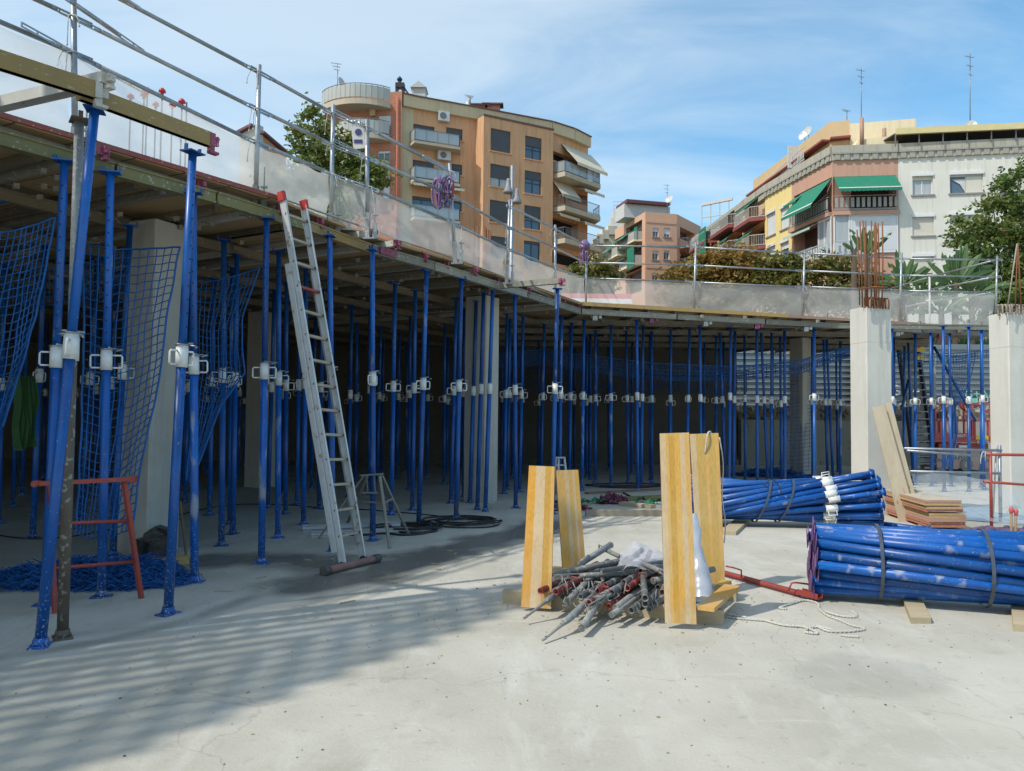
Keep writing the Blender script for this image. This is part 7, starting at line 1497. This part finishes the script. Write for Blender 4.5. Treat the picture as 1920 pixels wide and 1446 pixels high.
q = MB(); p = G(1877, 1020, .05); q.tube([p-V((.045, 0, 0)), p-V((.02, 0, 0)), p+V((.02, 0, 0)), p+V((.045, 0, 0))], [.02, .05, .05, .02], 14); solo('rubber_ball', q, mat('dark_rubber', (.06, .07, .075), (.03, .03, .03)), 'small dark round cap lying on the slab above the front bundle', 'ball')
for k, x in enumerate((1897, 1903)):
    b = G(x, 1030); t_ = D(x+(2 if k else -1), 958 if k == 0 else 962, b.y); r_ = thing('capped_bar', ['left rusty bar with a pink cap rising from the slab', 'right rusty bar with a pink cap rising from the slab'][k], 'steel bar', b); q = MB(); q.tube([b, t_], .016, 8); q.build('bar', mat('pale_rust', (.26, .15, .07), (.3, .24, .16), rough=.9, scale=20), r_); q = MB(); q.tube([t_-V((0, 0, .03)), t_, t_+V((0, 0, .02)), t_+V((0, 0, .05))], [.02, .024, .028, .016], 9); q.build('safety_cap', mat('pink_plastic', (.6, .09, .09), (.5, .08, .08), rough=.5), r_)
# ---------------------------------------------------------------- kerb and bits under the far deck
q = MB(); a, b = G(1098, 962, .05), G(1262, 962, .05); q.beam(a, b, .10, .10); solo('kerb_timber', q, mat('dusty_timber', (.33, .29, .22), (.25, .21, .16), rough=.9, scale=5), 'dusty timber edging on the floor between the planks', 'timber')
for k, (pa, pb, h_, lab) in enumerate((((1160, 936), (1262, 931), .07, 'greenish board lying behind the dusty edging'), ((1165, 944), (1225, 950), .06, 'short broken board behind the dusty edging'), ((1100, 925), (1250, 917), .03, 'long thin board on the dark floor behind the planks'))):
    a, b = G(*pa, h_/2+.003), G(*pb, h_/2+.003); q = MB(); q.beam(a, b, .16, h_); solo('board', q, [BEAMO, TIM, mat('brown_board', (.28, .16, .09), (.2, .12, .07))][k], lab, 'board')
heap('clamp_heap', G(1150, 944), .28, .18, .18, 70, PINK, .014, 15, 'heap of pink clamps on the floor between the planks', 'clamps', .05); heap('clamp_heap', G(1093, 957), .12, .1, .08, 22, PINK, .013, 16, 'few pink clamps beside the second left plank', 'clamps', .05)
GS2 = mat('bright_green_strap', (.03, .26, .09), (.02, .16, .07), rough=.8)
for k, P_ in enumerate((((1088, 942), (1100, 944), (1115, 941), (1128, 943), (1142, 940)), ((1190, 943), (1205, 938), (1218, 946), (1230, 941), (1245, 945)))):
    q = MB(); pts = smooth([G(*p, .03) for p in P_], 5)
    for i in range(len(pts)-1):
        t = i*.9; n = V((math.sin(t)*.03, math.cos(t*.7)*.12, abs(math.sin(t))*.05)); q.prism([pts[i]-n*.8+V((0, 0, .03)), pts[i]+n+V((0, 0, .03)), pts[i+1]+n+V((0, 0, .03)), pts[i+1]-n*.8+V((0, 0, .03))], (0, 0, .005))
    solo('strap', q, GS2, ['crumpled bright green strap left of the pink clamps', 'crumpled bright green strap right of the pink clamps'][k], 'strap')
q = MB(); q.beam(G(1168, 924, .1), G(1192, 936, .03), .03, .03); solo('timber_stick', q, BLACK, 'dark bar resting on the greenish board', 'bar')
# folding ladder behind the left planks
r_ = thing('step_ladder', 'small grey stepladder half hidden behind the left planks', 'ladder', G(1052, 925)); q = MB(); y_ = 16
for a, b in (((1043, 858), (1038, 930)), ((1058, 858), (1066, 930)), ((1048, 858), (1046, 925))): q = MB(); q.beam(D(*a, y_), D(*b, y_-.2), .04, .03); q.build('leg', ALU, r_)
for y in (858, 872, 886): q = MB(); q.beam(D(1042, y, y_), D(1060, y, y_), .10, .03); q.build('step', ALU, r_)
# ---------------------------------------------------------------- stair tower
r_ = thing('stair_tower', 'grey temporary stair with yellow signs behind the blue props at the right', 'stair', (D(1725, 800, 24).x, 24.4, 0)); SG = mat('stair_grey', (.34, .34, .32), (.26, .25, .23), rough=.8, scale=4)
x0, x1 = D(1706, 780, 24).x, D(1744, 780, 24).x
ys = [647, 664, 681, 689, 706, 720, 734, 742, 748, 758, 772, 784]
for k in range(17):
    z_ = .25+k*.23; y_ = 23.8+k*.055; q = MB(); q.box(((x0+x1)/2, y_, z_), (x1-x0-.04, .26, .03)); q.box(((x0+x1)/2, y_+.10, z_+.10), (x1-x0-.06, .02, .13)); q.build('step', SG, r_)
for x in (x0, x1): q = MB(); q.beam((x, 23.75, .05), (x, 24.75, 4.2), .05, .18); q.build('stringer', mat('stair_dark', (.05, .06, .1), (.04, .04, .05)), r_)
for x in (x0-.1, x1+.22, x1+.62): q = MB(); q.beam((x, 24.9, 0), (x, 24.9, 4.4), .09, .09, (0, 1, 0)); q.build('post', SG, r_)
for k in range(8): q = MB(); q.beam((x1+.22, 25, .5+k*.5), (x1+.62, 25, .5+k*.5), .05, .05); q.build('rail', mat('stair_dark', (.05, .06, .1), (.04, .04, .05)), r_)
for py in (656, 671): p = D(1727, py, 23.72); q = MB(); q.box(p, (.26, .012, .13)); q.build('yellow_sign', mat('sign_yellow', (.75, .50, .04), (.65, .42, .04), rough=.5), r_)
for (pa, pb) in (((1751, 650), (1830, 790)), ((1690, 770), (1704, 712))): q = MB(); q.tube([D(*pa, 21.5), D(*pb, 21.5)], .038, 10); solo('diagonal_prop', q, BLUE, 'slanting blue prop crossing before the red lift' if pa[0] > 1700 else 'short slanting blue prop left of the stair tower', 'prop')
# ---------------------------------------------------------------- scissor lift
r_ = thing('scissor_lift', 'red scissor lift parked behind the blue props at the right', 'scissor lift', (D(1806, 880, 24.2).x, 24.6, 0)); cl = lambda X, Y: (1740+X/9.04, 740+Y/9.04); yl = 24.2
def LX(X): return D(*cl(X, 700), yl).x
def LZ(Y): return D(*cl(600, Y), yl).z
def lbox(q, X0, X1, Y0, Y1, y0, y1): x0, x1, z0, z1 = LX(X0), LX(X1), LZ(Y1), LZ(Y0); q.box(((x0+x1)/2, (y0+y1)/2, (z0+z1)/2), (x1-x0, y1-y0, z1-z0))
LRED = mat('lift_red', (.50, .06, .045), (.40, .06, .05), rough=.45, scale=5); LPK = mat('dusty_lift_pink', (.55, .30, .25), (.48, .34, .28), rough=.7, scale=4)
q = MB(); lbox(q, 150, 1040, 1000, 1250, yl, yl+1.0); lbox(q, 250, 1000, 960, 1000, yl+.1, yl+.9); q.build('chassis', LPK, r_)
for X in (165, 640, 985): q = MB(); c = V((LX(X), yl-.04, .2)); q.tube([c, c+V((0, .2, 0))], .2, 20); w_ = q.build('wheel', mat('tyre_grey', (.30, .28, .24), (.2, .19, .17), rough=.9), r_); q = MB(); q.tube([c-V((0, .012, 0)), c], .1, 14); q.build('hub', LPK, w_)
for k in range(4): q = MB(); q.beam((LX(200), yl+.1, LZ(950-k*30)), (LX(1040), yl+.1, LZ(920-k*30)), .06, .07); q.beam((LX(200), yl+.8, LZ(920-k*30)), (LX(1040), yl+.8, LZ(950-k*30)), .06, .07); q.build('scissor_arm', LRED, r_)
q = MB(); lbox(q, 100, 1085, 740, 810, yl-.05, yl+1.05); lbox(q, 130, 660, 650, 740, yl-.06, yl-.03); lbox(q, 660, 1085, 700, 740, yl-.06, yl-.03); q.build('platform', LRED, r_)
q = MB()
for y_ in (yl-.04, yl+1.0):
    for Y in (150, 435): q.beam((LX(110), y_, LZ(Y)), (LX(1085), y_, LZ(Y)), .05, .05)
    for X in (115, 200, 480, 600, 740, 780, 1005, 1060): q.beam((LX(X), y_, LZ(150 if X in (115, 1060, 600) else 435)), (LX(X), y_, LZ(760)), .05, .05, (0, 1, 0))
    q.beam((LX(520), y_, LZ(160)), (LX(640), y_, LZ(300)), .05, .05); q.beam((LX(860), y_, LZ(200)), (LX(1050), y_, LZ(330)), .05, .05); q.beam((LX(130), y_, LZ(320)), (LX(240), y_, LZ(220)), .04, .04)
for X in (110, 1080): 
    for Y in (150, 435): q.beam((LX(X), yl, LZ(Y)), (LX(X), yl+1, LZ(Y)), .05, .05)
q.build('guard_frame', LRED, r_)
q = MB(); lbox(q, 200, 370, 290, 410, yl+.1, yl+.4); q.build('control_box', BLACK, r_)
q = MB(); lbox(q, 790, 1000, 690, 760, yl-.075, yl-.062); q.build('yellow_sign', MATS['sign_yellow'], r_)
q = MB(); lbox(q, 415, 655, 1020, 1095, yl-.02, yl-.004); q.build('white_sign', FRW, r_); q = MB(); lbox(q, 515, 655, 860, 900, yl-.02, yl+.1); q.build('white_sign', FRW, r_); q = MB(); lbox(q, 810, 1000, 778, 822, yl-.075, yl-.055); q.build('white_sign', FRW, r_)
text('Aluhoin', (LX(535), yl-.03, LZ(1060)), .20, BLACK, r_, width=.95); text('A8080TW', (LX(545), yl-.07, LZ(700)), .12, FRW, r_); text('Aluhoin', (LX(905), yl-.08, LZ(800)), .10, BLACK, r_)
# orange object and rubble beyond the inner props
q = MB(); p = G(1398, 868); q.box((p.x, 25.5, 1.2), (.5, .4, 2.3)); 
# ---------------------------------------------------------------- added unseen screen on the deck, shaped to shade and dapple the foreground
r_ = thing('added_shade_screen', 'unseen net and lattice screen added beside the viewer to shade the floor', 'scaffold', EB)
EDB = (E1-E0).normalized(); NB_ = V((EDB.y, -EDB.x, 0)); sa, sb, sc1 = E0-EDB*9.5, E0-EDB*2.3, E0-EDB*.3; Z1 = 6.8
for p in (sa, sb, sc1): p.z = ZT-.1
SCN = film('shade_screen_net', (.84, .82, .74), .50, wr=.7, var=.10)
for (a, b, zt_) in ((sa, sb, Z1), (sb+EDB*.02, sc1, 5.1)): q = MB(); q.quad(a, b, V((b.x, b.y, zt_)), V((a.x, a.y, zt_))); q.build('shade_net', SCN, r_)
Lr = (sb-sa).length; q = MB()
for k in range(int(Lr/.42)+1):
    p = sa+EDB*(k*.42); q.beam(p, V((p.x, p.y, 9.0)), .13, .05, (0, 1, 0))
for k in range(6): z_ = Z1+.30+k*.36; q.beam(V((sa.x, sa.y, z_))-NB_*.06, V((sb.x, sb.y, z_))-NB_*.06, .04, .14)
q.build('lattice', EYEL, r_)
# grit, chips and offcuts strewn over the slab
rg_ = random.Random(91); q = MB(); qn = MB(); qw = MB()
for k in range(1000):
    if k < 500: x, y = rg_.uniform(-3, 5), rg_.uniform(2.6, 13)
    else: x, y = rg_.gauss(1.0, 1.3), rg_.gauss(6.4, 1.0)
    if y < 2.4 or (x < 0 and y > 9): continue
    s_ = rg_.uniform(.002, .006)*(1.7 if rg_.random() < .06 else 1); t_ = (q, qn, qw)[rg_.choice([0, 0, 0, 0, 0, 1, 2, 2])]; R = Matrix.Rotation(rg_.random()*6, 3, 'Z'); t_.box((x, y, s_*.4+.002), (s_*rg_.uniform(1, 3), s_, s_*.8), rot=R)
solo('grit', q, mat('grit', (.42, .40, .35), (.2, .19, .16), rough=.9), 'small cement crumbs scattered over the slab', 'grit', kind='stuff')
solo('dark_grit', qn, mat('dark_grit', (.06, .05, .045), (.12, .1, .08), rough=.9), 'small dark crumbs scattered over the slab', 'grit', kind='stuff')
solo('wood_chips', qw, TIM, 'small wood chips scattered over the slab', 'wood chips', kind='stuff')
q = MB()
for k in range(14):
    x, y = rg_.uniform(-2.6, -.5), rg_.uniform(6.6, 9.5); a = rg_.random()*3; q.box((x, y, .006), (rg_.uniform(.04, .16), rg_.uniform(.01, .03), .008), a)
solo('wood_scraps', q, TIM, 'thin wood scraps lying on the wet floor near the ladder', 'wood chips', kind='stuff')
